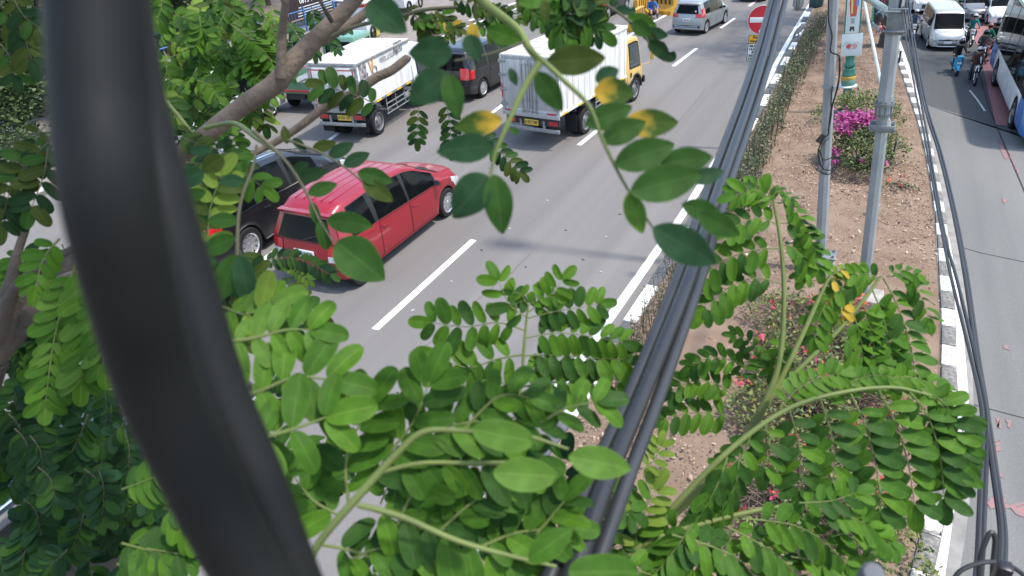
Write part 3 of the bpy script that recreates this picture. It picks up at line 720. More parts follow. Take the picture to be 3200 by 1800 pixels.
t1 = thing('box_truck', 'box truck with pale yellow cab and plain white cargo box with grey rear doors', 'truck')
truck(t1, P_YELLOW, 1.70, 4.02, .92, 2.36, True, .37, 1.45, 1.94, 1.60, 1.55, 4.85, 'B 9517 SEF', side_marks=False, red_edges=False)
a = at(1756, 354, .92); b_ = at(1566, 344, .92); c_ = (a+b_)/2
t1.location = (c_.x, c_.y, 0); t1.rotation_euler = (0, 0, math.radians(-6)); t1.scale = (.95,)*3
t2 = thing('box_truck', 'white box truck lettered VISOL LOGISTIK with red tape round its rear doors', 'truck')
truck(t2, P_WHITE, 1.52, 3.05, .92, 2.14, False, .37, 1.40, 1.90, 1.50, .78, 3.7, 'B 9236 TXR', True, True)
a = at(1112, 348, .92); b_ = at(1008, 330, .92); c_ = (a+b_)/2
t2.location = (c_.x, c_.y, 0); t2.rotation_euler = (0, 0, math.radians(7)); t2.scale = (.97,)*3
# lettering and emblem on the right-hand wall of the second truck
M_GOLD = mat('emblem_gold', (.62, .36, .15), .5); M_BROWN = mat('emblem_brown', (.16, .12, .10), .6); M_PHOTO = mat('printed_photo', (.42, .40, .39), .5, var=(9, .8, 6), col2=(.06, .05, .05)); M_LETTER = mat('lettering', (.10, .10, .11), .6)
xw = .76+.004
q = MB(); q.box((xw, .30, 1.92), (.006, .36, .44)); q.build('printed_photo', M_PHOTO, t2, smooth=False)
q = MB(); q.box((xw, 2.35, 2.08), (.006, .50, .30)); q.build('printed_photo', M_PHOTO, t2, smooth=False)
em = MB(); y0 = .72
em.add([(xw+.004, y0-.11, 2.14), (xw+.004, y0-.03, 2.14), (xw+.004, y0+.08, 1.76), (xw+.004, y0+.02, 1.72)], [(0, 3, 2, 1)]); em.add([(xw+.004, y0+.14, 2.14), (xw+.004, y0+.21, 2.14), (xw+.004, y0+.09, 1.72), (xw+.004, y0+.04, 1.76)], [(0, 3, 2, 1)])
em.build('emblem', M_GOLD, t2, smooth=False)
em = MB(); em.tube([(xw+.006, y0+.02+.15*math.cos(a)-.10, 1.72+.13*math.sin(a)) for a in [math.pi*(.8+1.2*i/16) for i in range(17)]]+[(xw+.006, y0+.17+.12*math.cos(a), 1.78+.11*math.sin(a)) for a in [math.pi*(1.0-1.35*i/14) for i in range(15)]], .016, 6, flat=.4); em.build('emblem', M_BROWN, t2)
text_mesh('wall_lettering', 'VISOL LOGISTIK', .20, M_LETTER, t2, basis((xw+.005, 1.78, 1.94), (0, 1, 0), (0, 0, 1)), w=1.12, ext=.001)
text_mesh('wall_lettering', 'JAKARTA', .07, M_LETTER, t2, basis((xw+.005, 2.62, 1.22), (0, 1, 0), (0, 0, 1)), w=.22, ext=.001) if False else None

# ---------------------------------------------------------------- side-road traffic: van, bus, far cars
van_sh = Shape(5.3, 1.9, [(0, 2.10), (.15, 2.2), (1.0, 2.24), (3.6, 2.22), (3.95, 2.10), (4.62, 1.28), (4.80, 1.16), (5.1, 1.02), (5.25, .86), (5.3, .72)], [(0, 1.15), (4.2, 1.12), (5.3, .8)],
    [(0, .92), (.2, .95), (4.6, .95), (5.3, .84)], [(0, .78), (3.9, .80), (4.7, .84), (5.3, .70)], [(0, .32), (5.3, .28)], (1.05, 4.25), .35, lean=((.3, 0), (2.2, .12)), nose_round=.22)
van = thing('van', 'white passenger van with dark sloping windscreen coming down the side road', 'van')
build_car(van, van_sh, paint('paint_pearl', (.42, .44, .44), .35, .35), .35, [(1.6, 2.9), (2.95, 3.95)], [(.4, 1.4), (1.5, 2.8), (2.95, 4.0)], ws=(4.0, 4.70), belt=(3.2, 5.6), heads=(.40, 2.2, 3.1, .72, .84, .66),
          grille=[(.62, .60, .80), (.62, .34, .46)], plate=(True, .53, M_PLATE, '', M_INK), mirror_y=4.1, spoiler=False, gm=M_GLASS)
cg = MB()
for z in (.82, .58, .30): cg.tube([van_sh.cap(True, -.7+1.4*i/10, z)+Vector((0, .02, 0)) for i in range(11)], .022, 6)
cg.build('front_trim', M_CHROME, van)
for sx in (-1, 1):
    f = MB(); p = van_sh.cap(True, sx*.82, .45); f.lathe([(.07, 0), (.06, .03), (.005, .035)], 12, c=(p.x, p.y, p.z), axis='y'); f.build('fog_lamp', M_LAMPC, van)
put(van, at(2899, 149), van_sh.wheels[1]-van_sh.L/2, van_sh.W/2-.1, math.pi+math.radians(7), .53)

bus_sh = Shape(9.6, 2.45, [(0, 2.95), (.2, 3.08), (1, 3.12), (9.0, 3.12), (9.35, 3.04), (9.5, 2.9), (9.6, 2.7)], [(0, 1.25), (9.6, 1.2)], [(0, 1.16), (.3, 1.22), (9.2, 1.22), (9.6, 1.12)],
    [(0, 1.02), (.4, 1.10), (9.2, 1.10), (9.6, 1.0)], [(0, .42), (9.6, .34)], (2.3, 7.4), .46, ra=.56, lean=((.3, 0), (3.2, .05)), nose_round=.16)
bus = thing('bus', 'blue and white city bus with tall dark windows at the side road', 'bus')
build_car(bus, bus_sh, P_WHITE, .46, [], [(.4, 1.7), (1.78, 3.3), (3.38, 4.9), (4.98, 6.5), (6.58, 7.6), (7.7, 8.9)], belt=(3.0, 5.9), alloy=False, twidth=.28, spoiler=False, gm=M_GLASS)
for sx in (-1, 1):
    q = MB(); bus_sh.patch(q, 8.05, 9.58, .02, 2.95, .010, sx, 8, 6); q.build('blue_panel', P_BLUE, bus)
    q = MB(); bus_sh.patch(q, .02, 1.6, .02, 2.95, .010, sx, 8, 6); q.build('blue_panel', P_BLUE, bus)
    for k in range(3): q = MB(); bus_sh.patch(q, 3.4+1.05*k, 4.35+1.05*k, .4, 2.5, .008, sx, 4, 4); q.build('side_flap', P_WHITE, bus)
    q = MB(); bus_sh.patch(q, .3, 9.3, 6.05, 6.95, .006, sx, 12, 2); q.build('roof_stripe', mat('bus_green_trim', (.10, .26, .20), .5), bus)
q = MB(); bus_sh.capgrid(q, True, -1, 1, .36, 1.15, .010, 12, 6); q.build('front_panel', P_BLUE, bus)
q = MB(); bus_sh.capgrid(q, True, -.93, .93, 1.2, 2.6, .014, 12, 8); q.build('windscreen', M_GLASS, bus)
for sx in (-1, 1):
    q = MB(); bus_sh.capgrid(q, True, .62 if sx > 0 else -.92, .92 if sx > 0 else -.62, .62, .84, .022, 4, 3); q.build('headlight', M_LAMPC, bus)
ac = MB(); ac.box((0, -.4, 3.20), (1.5, 2.6, .20), None, .06); a_ = ac.build('roof_unit', P_WHITE, bus)
for k in range(9): g_ = MB(); g_.box((.35, .1+.09*k-.3, 3.305), (.5, .045, .012)); g_.build('vent_slat', M_TRIM, a_)
put(bus, at(3160, 398), bus_sh.wheels[1]-bus_sh.L/2, bus_sh.W/2-.12, math.pi+math.radians(1.5), .74)

for (pxf, sc, P, lab, ang) in [((3002, 64), .55, P_GREY, 'grey hatchback in the far right lane behind the motorcycles', 7), ((3082, 76), .55, P_WHITE, 'white hatchback in the far right lane ahead of the bus', 8), ((3150, 82), .55, P_BLACK, 'black car beyond the bus under dark trees', 8), ((2850, 38), .66, P_WHITE, 'white minibus behind the white passenger van', 6)]:
    r_ = thing('car', lab, 'car'); s_ = mpv(4.4, 1.72, 1.60, 2.65, .85, .31)
    build_car(r_, s_, P, .31, [(1.25, 2.12), (2.16, 3.1)], [(.38, 1.15), (1.25, 2.10), (2.18, 3.08)], ws=(2.66, 3.34), heads=(.55, 2.1, 3.1, .58, .72, .6), grille=[(.55, .35, .58)], plate=(True, .42, M_PLATE, '', M_INK), mirror_y=3.0)
    put(r_, at(*pxf), s_.wheels[1]-s_.L/2, s_.W/2-.1, math.pi+math.radians(ang), sc)

# ---------------------------------------------------------------- people
M_SKIN = mat('skin', (.30, .17, .11), .6); M_JEANS = mat('trousers_dark', (.03, .035, .05), .8, var=(20, .3)); M_SHOE = mat('shoe', (.03, .03, .03), .6)
def person_mesh(nodes, edges, key):
    me = bpy.data.meshes.new(key); me.from_pydata([n[0] for n in nodes], edges, [])
    o = bpy.data.objects.new(key, me); COL.objects.link(o)
    sm = o.modifiers.new('s', 'SKIN'); sm.branch_smoothing = .3
    sv = me.skin_vertices[0].data
    for i, n in enumerate(nodes): sv[i].radius = n[1] if isinstance(n[1], tuple) else (n[1], n[1]); sv[i].use_root = (i == 0)
    su = o.modifiers.new('u', 'SUBSURF'); su.levels = su.render_levels = 1
    dg = bpy.context.evaluated_depsgraph_get(); out = bpy.data.meshes.new_from_object(o.evaluated_get(dg))
    bpy.data.objects.remove(o)
    P = np.array([n[0] for n in nodes]); lab = [n[2] for n in nodes]
    for _ in range(4): out.materials.append(M_SKIN)
    for p in out.polygons:
        c = np.array(p.center); p.material_index = lab[int(np.argmin(((P-c)**2).sum(1)))]; p.use_smooth = True
    return out
def limbs(side_pts): pass
def rider_nodes():
    N = [((0, -.25, .84), (.15, .13), 2), ((0, -.22, 1.02), (.15, .11), 1), ((0, -.14, 1.24), (.17, .12), 1), ((0, -.09, 1.40), (.10, .09), 1), ((0, -.06, 1.47), .055, 0), ((0, -.03, 1.57), .095, 0), ((0, -.02, 1.66), .085, 0)]
    E = [(0, 1), (1, 2), (2, 3), (3, 4), (4, 5), (5, 6)]
    for s in (-1, 1):
        b = len(N)
        N += [((s*.17, -.11, 1.36), .075, 1), ((s*.27, .08, 1.16), .055, 1), ((s*.29, .26, 1.08), .045, 1), ((s*.30, .36, 1.04), .035, 0), ((s*.29, .43, 1.03), .042, 0),
              ((s*.11, -.20, .82), .095, 2), ((s*.20, .18, .80), .075, 2), ((s*.18, .12, .52), .058, 2), ((s*.17, .06, .32), .042, 2), ((s*.17, .20, .27), .042, 3)]
        E += [(3, b), (b, b+1), (b+1, b+2), (b+2, b+3), (b+3, b+4), (0, b+5), (b+5, b+6), (b+6, b+7), (b+7, b+8), (b+8, b+9)]
    return N, E
RIDER = person_mesh(*rider_nodes(), 'rider')
hm = MB(); hm.lathe([(.005, .155), (.06, .15), (.11, .115), (.138, .05), (.142, -.01), (.135, -.07), (.11, -.10), (.085, -.105)], 18); HELM = hm.build('helmet', M_TRIM, None); HELM_ME = HELM.data; bpy.data.objects.remove(HELM)
vz = MB(); vz.grid([[Vector((.146*math.sin(a), .146*math.cos(a), z)) for a in [math.radians(-65+130*i/10) for i in range(11)]] for z in (-.055, .0, .045)], False); VIS = vz.build('visor', M_GLASS, None); VIS_ME = VIS.data; bpy.data.objects.remove(VIS)
def dress(o, cols):
    for i, m in enumerate(cols):
        o.material_slots[i].link = 'OBJECT'; o.material_slots[i].material = m
def tyre_small(r, w):
    t = MB(); t.lathe([(r-.09, -w*.3), (r-.05, -w*.5), (r-.01, -w*.35), (r, 0), (r-.01, w*.35), (r-.05, w*.5), (r-.09, w*.3), (r-.09, -w*.3)], 24, axis='x'); return t
def motorbike(root, P, scooter=False, seatm=None):
    rw = .22 if scooter else .29; fy, ry = (.62, -.60)
    for y in (fy, ry):
        t = tyre_small(rw, .11); o = t.build('wheel', M_TYRE, root, loc=(0, y, rw)); q = MB(); q.lathe([(rw-.085, -.02), (rw-.085, .02), (rw-.105, .02), (rw-.105, -.02), (rw-.085, -.02)], 20, axis='x')
        for k in range(5): a = 2*math.pi*k/5; q.tube([(0, 0, 0), (0, math.cos(a)*(rw-.09), math.sin(a)*(rw-.09))], .012, 5)
        q.build('rim', M_RIM, o)
    f = MB()
    for s in (-1, 1): f.tube([(s*.075, fy, rw), (s*.07, fy-.12, .60), (s*.06, fy-.2, .92)], .024, 7)
    f.build('fork', M_CHROME if not scooter else P, root)
    h = MB(); h.tube([(-.34, fy-.30, 1.03), (-.2, fy-.20, 1.02), (0, fy-.2, .98), (.2, fy-.20, 1.02), (.34, fy-.30, 1.03)], .016, 6)
    for s in (-1, 1): h.tube([(s*.34, fy-.30, 1.03), (s*.22, fy-.22, 1.02)], .022, 6)
    h.build('handlebar', M_TRIM, root)
    for s in (-1, 1):
        m = MB(); m.tube([(s*.24, fy-.20, 1.03), (s*.32, fy-.16, 1.17)], .008, 5); m.box((s*.33, fy-.16, 1.20), (.12, .02, .08), None, .008); m.build('mirror', M_TRIM, root)
    l = MB(); l.lathe([(.085, 0), (.08, .05), (.05, .07), (.005, .075)], 14, c=(0, fy-.12, .90), axis='y'); l.build('headlight', M_LAMPC, root)
    b = MB()
    if scooter:
        b.grid([[Vector((x, fy-.14-.10*abs(x)/.2-(.92-z)*.1, z)) for x in (-.21, -.12, 0, .12, .21)] for z in (.32, .5, .7, .9)], False)
        b.box((0, .08, .33), (.36, .62, .10), None, .04); b.box((0, -.48, .52), (.36, .70, .36), None, .14); b.box((0, fy-.10, .95), (.30, .16, .16), None, .06); fd = MB(); fd.tube([(0, fy+.22, rw+.10), (0, fy+.1, rw+.25), (0, fy-.12, rw+.24)], [.05, .09, .07], 8); fd.build('front_fender', P, root)
    else:
        b.box((0, .22, .84), (.26, .44, .22), None, .09); b.box((0, -.62, .78), (.20, .46, .16), None, .06); b.box((0, .40, .66), (.22, .16, .26), None, .06)
        fd = MB(); fd.tube([(0, fy+.24, rw+.16), (0, fy, rw+.33), (0, fy-.22, rw+.2)], .055, 8, flat=.5); fd.build('front_fender', P, root)
    b.build('fairing', P, root)
    s = MB(); s.box((0, -.38, .84 if not scooter else .75), (.26, .72, .10), None, .04); s.build('seat', M_TRIM, root)
    e = MB(); e.box((0, .02, .42), (.22, .44, .30), None, .05); e.tube([(.13, .1, .32), (.15, -.3, .32), (.16, -.72, .42)], [.025, .03, .045], 8)
    for s_ in (-1, 1): e.tube([(s_*.08, -.1, .45), (s_*.08, ry, rw)], .025, 6); e.tube([(0, .02, .28), (s_*.22, .10, .26)], .012, 5)
    e.build('engine', M_FRAME, root)
    p = MB(); p.box((0, fy-.04 if not scooter else fy-.02, .66), (.22, .008, .10)); p.build('number_plate', M_PLATE if scooter else M_TRIM, root)
def cloth(n, c): return mat(n, c, .85, var=(9, .3), spec=.2)
C_BLACK = cloth('cloth_black', (.02, .02, .022)); C_BROWN = cloth('cloth_brown', (.11, .065, .055)); C_GREEN = cloth('cloth_green', (.02, .19, .10)); C_TEAL = cloth('cloth_teal', (.02, .20, .21)); C_PLAID = cloth('cloth_plaid', (.10, .12, .20)); C_GREY = cloth('cloth_grey', (.10, .11, .12)); C_OLIVE = cloth('cloth_olive', (.07, .09, .08)); C_BLUE = cloth('cloth_blue', (.06, .16, .45)); C_LIGHT = cloth('cloth_light', (.50, .50, .48))
H_BLACK = mat('helmet_black', (.02, .02, .022), .2, coat=.5); H_WHITE = mat('helmet_grey', (.45, .45, .46), .3, coat=.5); H_RED = mat('helmet_red', (.30, .10, .09), .3, coat=.4); H_GREEN = mat('helmet_green', (.05, .25, .13), .3)
P_CYAN = paint('paint_cyan', (.03, .33, .55)); P_DRED = paint('paint_darkred', (.30, .03, .03)); P_DK = paint('paint_dark', (.03, .03, .035)); P_LT = paint('paint_cream', (.45, .43, .40))
bikes = [((2988, 238), P_CYAN, True, C_BLACK, H_BLACK, 'bright blue scooter below the white van', 'person in black on the bright blue scooter'),
         ((3043, 268), P_DK, False, C_BROWN, H_WHITE, 'dark motorcycle nearest the bus, foremost of the group', 'person in a brown jacket on the foremost motorcycle'),
         ((3064, 205), P_DK, False, C_OLIVE, H_BLACK, 'dark motorcycle with pale headlight just behind the brown-jacketed person', 'person in dark olive behind the brown-jacketed person'),
         ((3078, 182), P_DRED, True, C_GREEN, H_RED, 'red scooter beside the bus', 'person in a green jacket on the red scooter'),
         ((3032, 146), P_LT, False, C_TEAL, H_WHITE, 'pale motorcycle to the right of the white van', 'person in a teal jacket with a pale helmet'),
         ((2851, 128), P_LT, False, C_PLAID, H_WHITE, 'pale motorcycle between the steel pole and the white van', 'person in a plaid shirt between the steel pole and the white van'),
         ((2988, 86), P_DK, False, C_GREY, H_GREEN, 'dark motorcycle behind the white van', 'person in grey following behind the white van'),
         ((3102, 175), P_LT, False, C_BLACK, H_BLACK, 'pale motorcycle squeezed against the side of the bus', 'person in black squeezed against the side of the bus')]
for (px, P, sc_, C_, H_, lb, lr) in bikes:
    g_ = at(*px); s_ = .56 if px[1] > 100 else .54; ang = math.pi+math.radians(6)
    loc = Vector((g_.x, g_.y, 0))-Matrix.Rotation(ang, 3, 'Z') @ Vector((0, .62*s_, 0))
    b_ = thing('motorbike', lb, 'motorbike', loc, ang, 'motorbikes on the side road', s_); motorbike(b_, P, sc_)
    p_ = link('person', RIDER.copy(), None, loc, (0, 0, ang)); p_.scale = (s_,)*3; dress(p_, [M_SKIN, C_, M_JEANS, M_SHOE]); tag(p_, lr, 'person', 'motorbike riders')
    h_ = link('helmet', HELM_ME.copy(), p_, (0, -.015, 1.62)); h_.data.materials.clear(); h_.data.materials.append(H_); link('visor', VIS_ME, h_)
# box carried on the teal rider's bike: an upright pole with pennant
g_ = at(3032, 146)
# person resting by the yellow barriers
N = [((0, 0, .16), (.15, .13), 2), ((0, -.06, .36), (.15, .11), 1), ((0, -.02, .56), (.17, .11), 1), ((0, .04, .68), .08, 1), ((0, .07, .75), .05, 0), ((0, .10, .84), .09, 0), ((0, .11, .92), .08, 0)]
E_ = [(0, 1), (1, 2), (2, 3), (3, 4), (4, 5), (5, 6)]
for s in (-1, 1):
    b = len(N)
    N += [((s*.17, .0, .64), .07, 1), ((s*.24, .16, .44), .05, 1), ((s*.16, .36, .42), .04, 0), ((s*.14, .43, .42), .042, 0), ((s*.11, .06, .16), .09, 2), ((s*.15, .42, .42), .07, 2), ((s*.14, .55, .10), .05, 2), ((s*.14, .68, .06), .045, 3)]
    E_ += [(3, b), (b, b+1), (b+1, b+2), (b+2, b+3), (0, b+4), (b+4, b+5), (b+5, b+6), (b+6, b+7)]
sit = link('person', person_mesh(N, E_, 'sitter'), None); tag(sit, 'person in blue shirt and pale hat sitting by the yellow barriers', 'person'); dress(sit, [M_SKIN, C_BLUE, M_JEANS, M_SHOE])
g_ = at(2036, 55); sit.location = (g_.x, g_.y, 0); sit.rotation_euler = (0, 0, math.radians(-150)); sit.scale = (.95,)*3
hh = MB(); hh.lathe([(.005, .11), (.07, .10), (.10, .05), (.105, 0), (.16, -.01), (.165, -.02), (.10, -.015)], 16); hh.build('hat', C_LIGHT, sit, loc=(0, .105, .90))

# ---------------------------------------------------------------- yellow barriers
M_YEL = mat('barrier_yellow', (.62, .33, .03), .5, var=(5, .3, 6)); M_STR = mat('barrier_black', (.04, .035, .03), .6)
def barrier(loc, rz, lab, sc=1.0):
    r = thing('barrier', lab, 'barrier', loc, rz, 'yellow road barriers', sc)
    b = MB(); prof = [(-.28, 0), (.28, 0), (.26, .14), (.13, .36), (.09, .85), (-.09, .85), (-.13, .36), (-.26, .14)]
    V = [(x, y, z) for y in (-.55, .55) for x, z in prof]; n = len(prof)
    b.add(V, [tuple(range(n)), tuple(range(2*n-1, n-1, -1))]+[(i, n+i, n+(i+1) % n, (i+1) % n) for i in range(n)]); b.build('shell', M_YEL, r, ang=20)
    for sx in (-1, 1):
        for k in range(5):
            y = -.44+.2*k; q = MB(); x0, x1 = sx*.1315, sx*.0945
            q.add([(x0, y, .38), (x0, y+.09, .38), (x1, y+.16, .83), (x1, y+.07, .83)], [(0, 1, 2, 3) if sx > 0 else (3, 2, 1, 0)]); q.build('stripe', M_STR, r, smooth=False)
    return r
a_ = at(1985, 92); barrier((a_.x+.1, a_.y, 0), math.radians(-3), 'striped yellow road barrier nearest the yellow truck cab')
a_ = at(2000, 62); barrier((a_.x-.1, a_.y+.4, 0), math.radians(-10), 'striped yellow road barrier at the back of the sitting person', 1.0)
a_ = at(2072, 42); barrier((a_.x, a_.y, 0), math.radians(70), 'yellow road barrier turned across the row beside the silver minivan', 1.15)

# ---------------------------------------------------------------- small leaves as real faces
def leaf_mesh(name, P, size, mats, mi, parent=None, up=.3, seed=1, asp=.5, kind=None, R=None):
    """one diamond-shaped folded leaf (2 triangles x 2) at every point of P"""
    g = np.random.default_rng(seed); n = len(P); P = np.asarray(P, float)
    d = g.normal(size=(n, 3)); d[:, 2] *= .6; d /= np.linalg.norm(d, axis=1)[:, None]
    nn = g.normal(size=(n, 3))+np.array([0, 0, up*3]); s = np.cross(d, nn); s /= np.linalg.norm(s, axis=1)[:, None]+1e-9; nn = np.cross(s, d)
    L = (np.asarray(size)*np.ones(n)*g.uniform(.7, 1.3, n))[:, None]
    V = np.stack([P, P+d*L*.5+s*L*asp*.5+nn*L*.08, P+d*L, P+d*L*.5-s*L*asp*.5+nn*L*.08], 1).reshape(-1, 3)
    idx = np.arange(n)*4
    F = np.stack([np.stack([idx, idx+1, idx+2], 1), np.stack([idx, idx+2, idx+3], 1)], 1).reshape(-1, 3)
    me = bpy.data.meshes.new(name); me.vertices.add(len(V)); me.vertices.foreach_set('co', V.ravel())
    me.loops.add(len(F)*3); me.loops.foreach_set('vertex_index', F.ravel().astype(np.int32))
    me.polygons.add(len(F)); me.polygons.foreach_set('loop_start', (np.arange(len(F))*3).astype(np.int32)); me.polygons.foreach_set('loop_total', np.full(len(F), 3, np.int32))
    for m in mats: me.materials.append(m)
    mi = np.repeat(np.asarray(mi) if np.ndim(mi) else g.integers(0, len(mats), n), 2); me.polygons.foreach_set('material_index', mi.astype(np.int32))
    me.update(calc_edges=True); me.validate()
    o = link(name, me, parent)
    if kind: o['kind'] = kind
    return o
def leafmat(name, col, rough=.5, tr=.28, sp=.35): return mat(name, col, rough, var=(6, .28, 3), trans=tr, spec=sp)
L_HEDGE = [leafmat('hedge_leaf', (.19, .22, .105)), leafmat('hedge_leaf_dark', (.095, .125, .07)), leafmat('hedge_leaf_dry', (.27, .22, .14))]
L_BUSH = [leafmat('bush_leaf', (.14, .20, .06)), leafmat('bush_leaf_dark', (.07, .11, .04)), leafmat('bush_leaf_yellow', (.24, .25, .07))]
L_PINK = [leafmat('petal_pink', (.50, .07, .27)), leafmat('petal_light', (.55, .15, .34))]
L_REDF = [leafmat('petal_red', (.50, .06, .055)), leafmat('petal_orange', (.70, .14, .05)), leafmat('petal_rose', (.48, .08, .13))]
M_STEM = mat('dry_stem', (.17, .12, .085), .85, var=(20, .4)); M_STEMD = mat('dark_stem', (.10, .075, .06), .85, var=(20, .4))
M_BARK = mat('bark', (.075, .058, .045), .9, var=(9, .5, 8), bump=(25, .8))
L_DRY = [mat('fallen_leaf_tan', (.33, .24, .17), .9), mat('fallen_leaf_brown', (.19, .125, .085), .9), mat('fallen_leaf_pale', (.46, .38, .30), .9), mat('fallen_leaf_dark', (.09, .06, .045), .9)]

NG = np.random.default_rng(3)
# ---- litter of dry leaves on the median soil
pts = []
while len(pts) < 26000:
    y = NG.uniform(1.5, 8) if NG.random() < .28 else 8+ (NG.random()**1.3)*26; x0, x1 = yx(Lk, y)+.03, yx(Rk, y)-.03
    xx_ = NG.uniform(x0, x1)
    if math.sin(xx_*2.1+y*.9)+math.sin(xx_*1.3-y*1.7+2)+math.sin(y*.55)+.9*math.sin(xx_*5+y*3.3) < NG.uniform(-2.6, 1.6): continue
    pts.append((xx_, y, .162))
pts = np.array(pts); t_ = np.minimum(1, np.minimum((pts[:, 0]-np.array([yx(Lk, y) for y in pts[:, 1]])), (np.array([yx(Rk, y) for y in pts[:, 1]])-pts[:, 0]))*1.6); pts[:, 2] = .115+.075*t_
fl = leaf_mesh('fallen_leaves', pts, np.where(NG.random(len(pts)) < .08, .075, np.where(pts[:, 1] > 13, .046, .030)), L_DRY, NG.choice(4, len(pts), p=[.36, .36, .08, .20]), up=2.5, seed=5)
tag(fl, 'dry tan and brown leaf litter scattered over the median soil', 'leaf litter', kind='stuff')

# ---- hedge along the main-road kerb: one shrub after another
hedge_px = [(2545, 105), (2530, 135), (2515, 170), (2500, 205), (2482, 240), (2462, 275), (2440, 318), (2420, 360), (2395, 410), (2370, 460), (2345, 520), (2322, 580), (2300, 640), (2150, 790), (2105, 860), (2045, 960), (1985, 1060), (1920, 1160)]
names = ['just below the dark teal cabinet', 'second from the dark teal cabinet', 'third from the dark teal cabinet', 'fourth from the dark teal cabinet', 'behind the no-entry sign, level with the tree trunk', 'level with the pale rock', 'between the pale rock and the carved signpost', 'level with the carved signpost', 'level with the upper green bush', 'level with the pink flowers', 'just past the pink flowers', 'level with the bracket on the steel pole', 'last dense one before the cable bundle',
         'sparse and dry beside the cable bundle', 'sparse and dry by the large white kerb stone', 'sparse and dry below the large white kerb stone', 'sparse and dry under the cable bundle', 'sparse and dry nearest the camera']
for i, px in enumerate(hedge_px):
    g_ = at(*px, .15); dry = i > 12; h = (.66 if not dry else .34)*rng.uniform(.92, 1.08)
    r = thing('hedge_shrub', ('green and brown upright hedge shrub ' if not dry else 'hedge shrub ')+names[i], 'shrub', (g_.x+.05, g_.y, .13), 0, 'hedge shrubs along the main-road kerb')
    ln = .66 if not dry else .5
    st = MB(); P = []
    for k in range(42 if not dry else 40):
        x, y = max(-.3, min(.3, rng.gauss(0, .15)))*(1 if not dry else .6), max(-ln, min(ln, rng.gauss(0, ln*.55))); hh = h*rng.uniform(.45, 1.22); tx, ty = x+rng.uniform(-.06, .06), y+rng.uniform(-.06, .06)
        st.tube([(x, y, 0), ((x+tx)/2, (y+ty)/2, hh*.5), (tx, ty, hh)], [.007, .006, .003], 3, cap=False)
        m = int((19 if not dry else 9)*hh/h)
        for j in range(m):
            t = rng.uniform(.12 if not dry else .3, 1.02); P.append((x+(tx-x)*t+rng.uniform(-.03, .03), y+(ty-y)*t+rng.uniform(-.03, .03), hh*t))
    st.build('stems', M_STEM if dry else M_STEMD, r)
    leaf_mesh('foliage', P, .075 if not dry else .05, L_HEDGE, rng.choices([0, 1, 2], [5, 4, 2] if not dry else [2, 2, 5], k=len(P)), r, up=.1, seed=i, asp=.42)

# ---- flowering bushes
def bush(name, label, cat, c, rx, ry, h, nl, ns, flowers, fm, fzone, lm, seed, leaf=.07, stems=M_STEMD, weights=(5, 4, 2)):
    r = thing(name, label, cat, (c[0], c[1], .14)); g = np.random.default_rng(seed); st = MB(); P = []
    for k in range(ns):
        a = g.uniform(0, 2*math.pi); q = math.sqrt(g.random()); e = np.array([math.cos(a)*q*rx, math.sin(a)*q*ry, h*(1-.55*q*q)*g.uniform(.55, 1.05)]); b0 = np.array([g.normal()*.12*rx, g.normal()*.12*ry, 0])
        m1 = b0*.5+e*.5+np.array([g.normal()*.06, g.normal()*.06, .12*h]); pts = [b0, m1, e]; st.tube(pts, [.012, .008, .004], 4, cap=False)
        for tw in range(3):
            s0 = m1+(e-m1)*g.uniform(0, .8); e2 = s0+g.normal(size=3)*np.array([.16, .16, .10]); st.tube([s0, e2], [.005, .002], 3, cap=False)
    st.build('stems', stems, r)
    a = g.uniform(0, 2*math.pi, nl); q = np.sqrt(g.random(nl))**.8; lump = 1+.18*np.sin(a*3+seed)+.12*np.sin(a*5+2*seed)
    z = h*(1-.6*q*q)*(.35+.65*g.random(nl)**.45)+g.normal(size=nl)*.04*h
    P = np.stack([np.cos(a)*q*rx*lump, np.sin(a)*q*ry*lump, np.maximum(z, .02)], 1)
    ph = np.sin(P[:, 0]*9+seed)+np.sin(P[:, 1]*8+1.3*seed)+np.sin(P[:, 2]*11); P = P[ph > -1.35]
    leaf_mesh('foliage', P, leaf, lm, g.choice(3, len(P), p=np.array(weights)/sum(weights)), r, up=.4, seed=seed, asp=.6)
    for k, (fx, fy, fz, n, sp) in enumerate(flowers):
        Q = np.array([[fx, fy, fz]])+g.normal(size=(n, 3))*np.array([sp, sp, sp*.45])
        leaf_mesh('flower_cluster', Q, fzone, fm, g.integers(0, len(fm), n), r, up=.5, seed=seed*31+k, asp=.8, kind='stuff')
    return r
g_ = at(2668, 395); bush('bush', 'green leafy bush around the foot of the carved signpost', 'bush', (g_.x+.15, g_.y-.35), .95, 1.05, .85, 3400, 50, [], L_PINK, .05, L_BUSH, 11, .06, weights=(6, 3, 3))
g_ = at(2690, 560); bush('bougainvillea', 'bougainvillea bush with a bright pink flower crown between the two steel poles', 'bush', (g_.x-.02, g_.y+.25), .74, .85, 1.0, 3200, 60,
    [(-.42, .42, .92, 420, .15), (-.12, .35, .95, 420, .15), (-.45, .05, .80, 200, .10), (.12, .28, .90, 160, .10), (-.62, -.3, .42, 60, .06), (.0, -.62, .42, 25, .04), (.35, -.6, .38, 25, .04), (-.55, -.65, .3, 30, .05)], L_PINK, .075, L_BUSH, 12, .065, weights=(5, 5, 2))
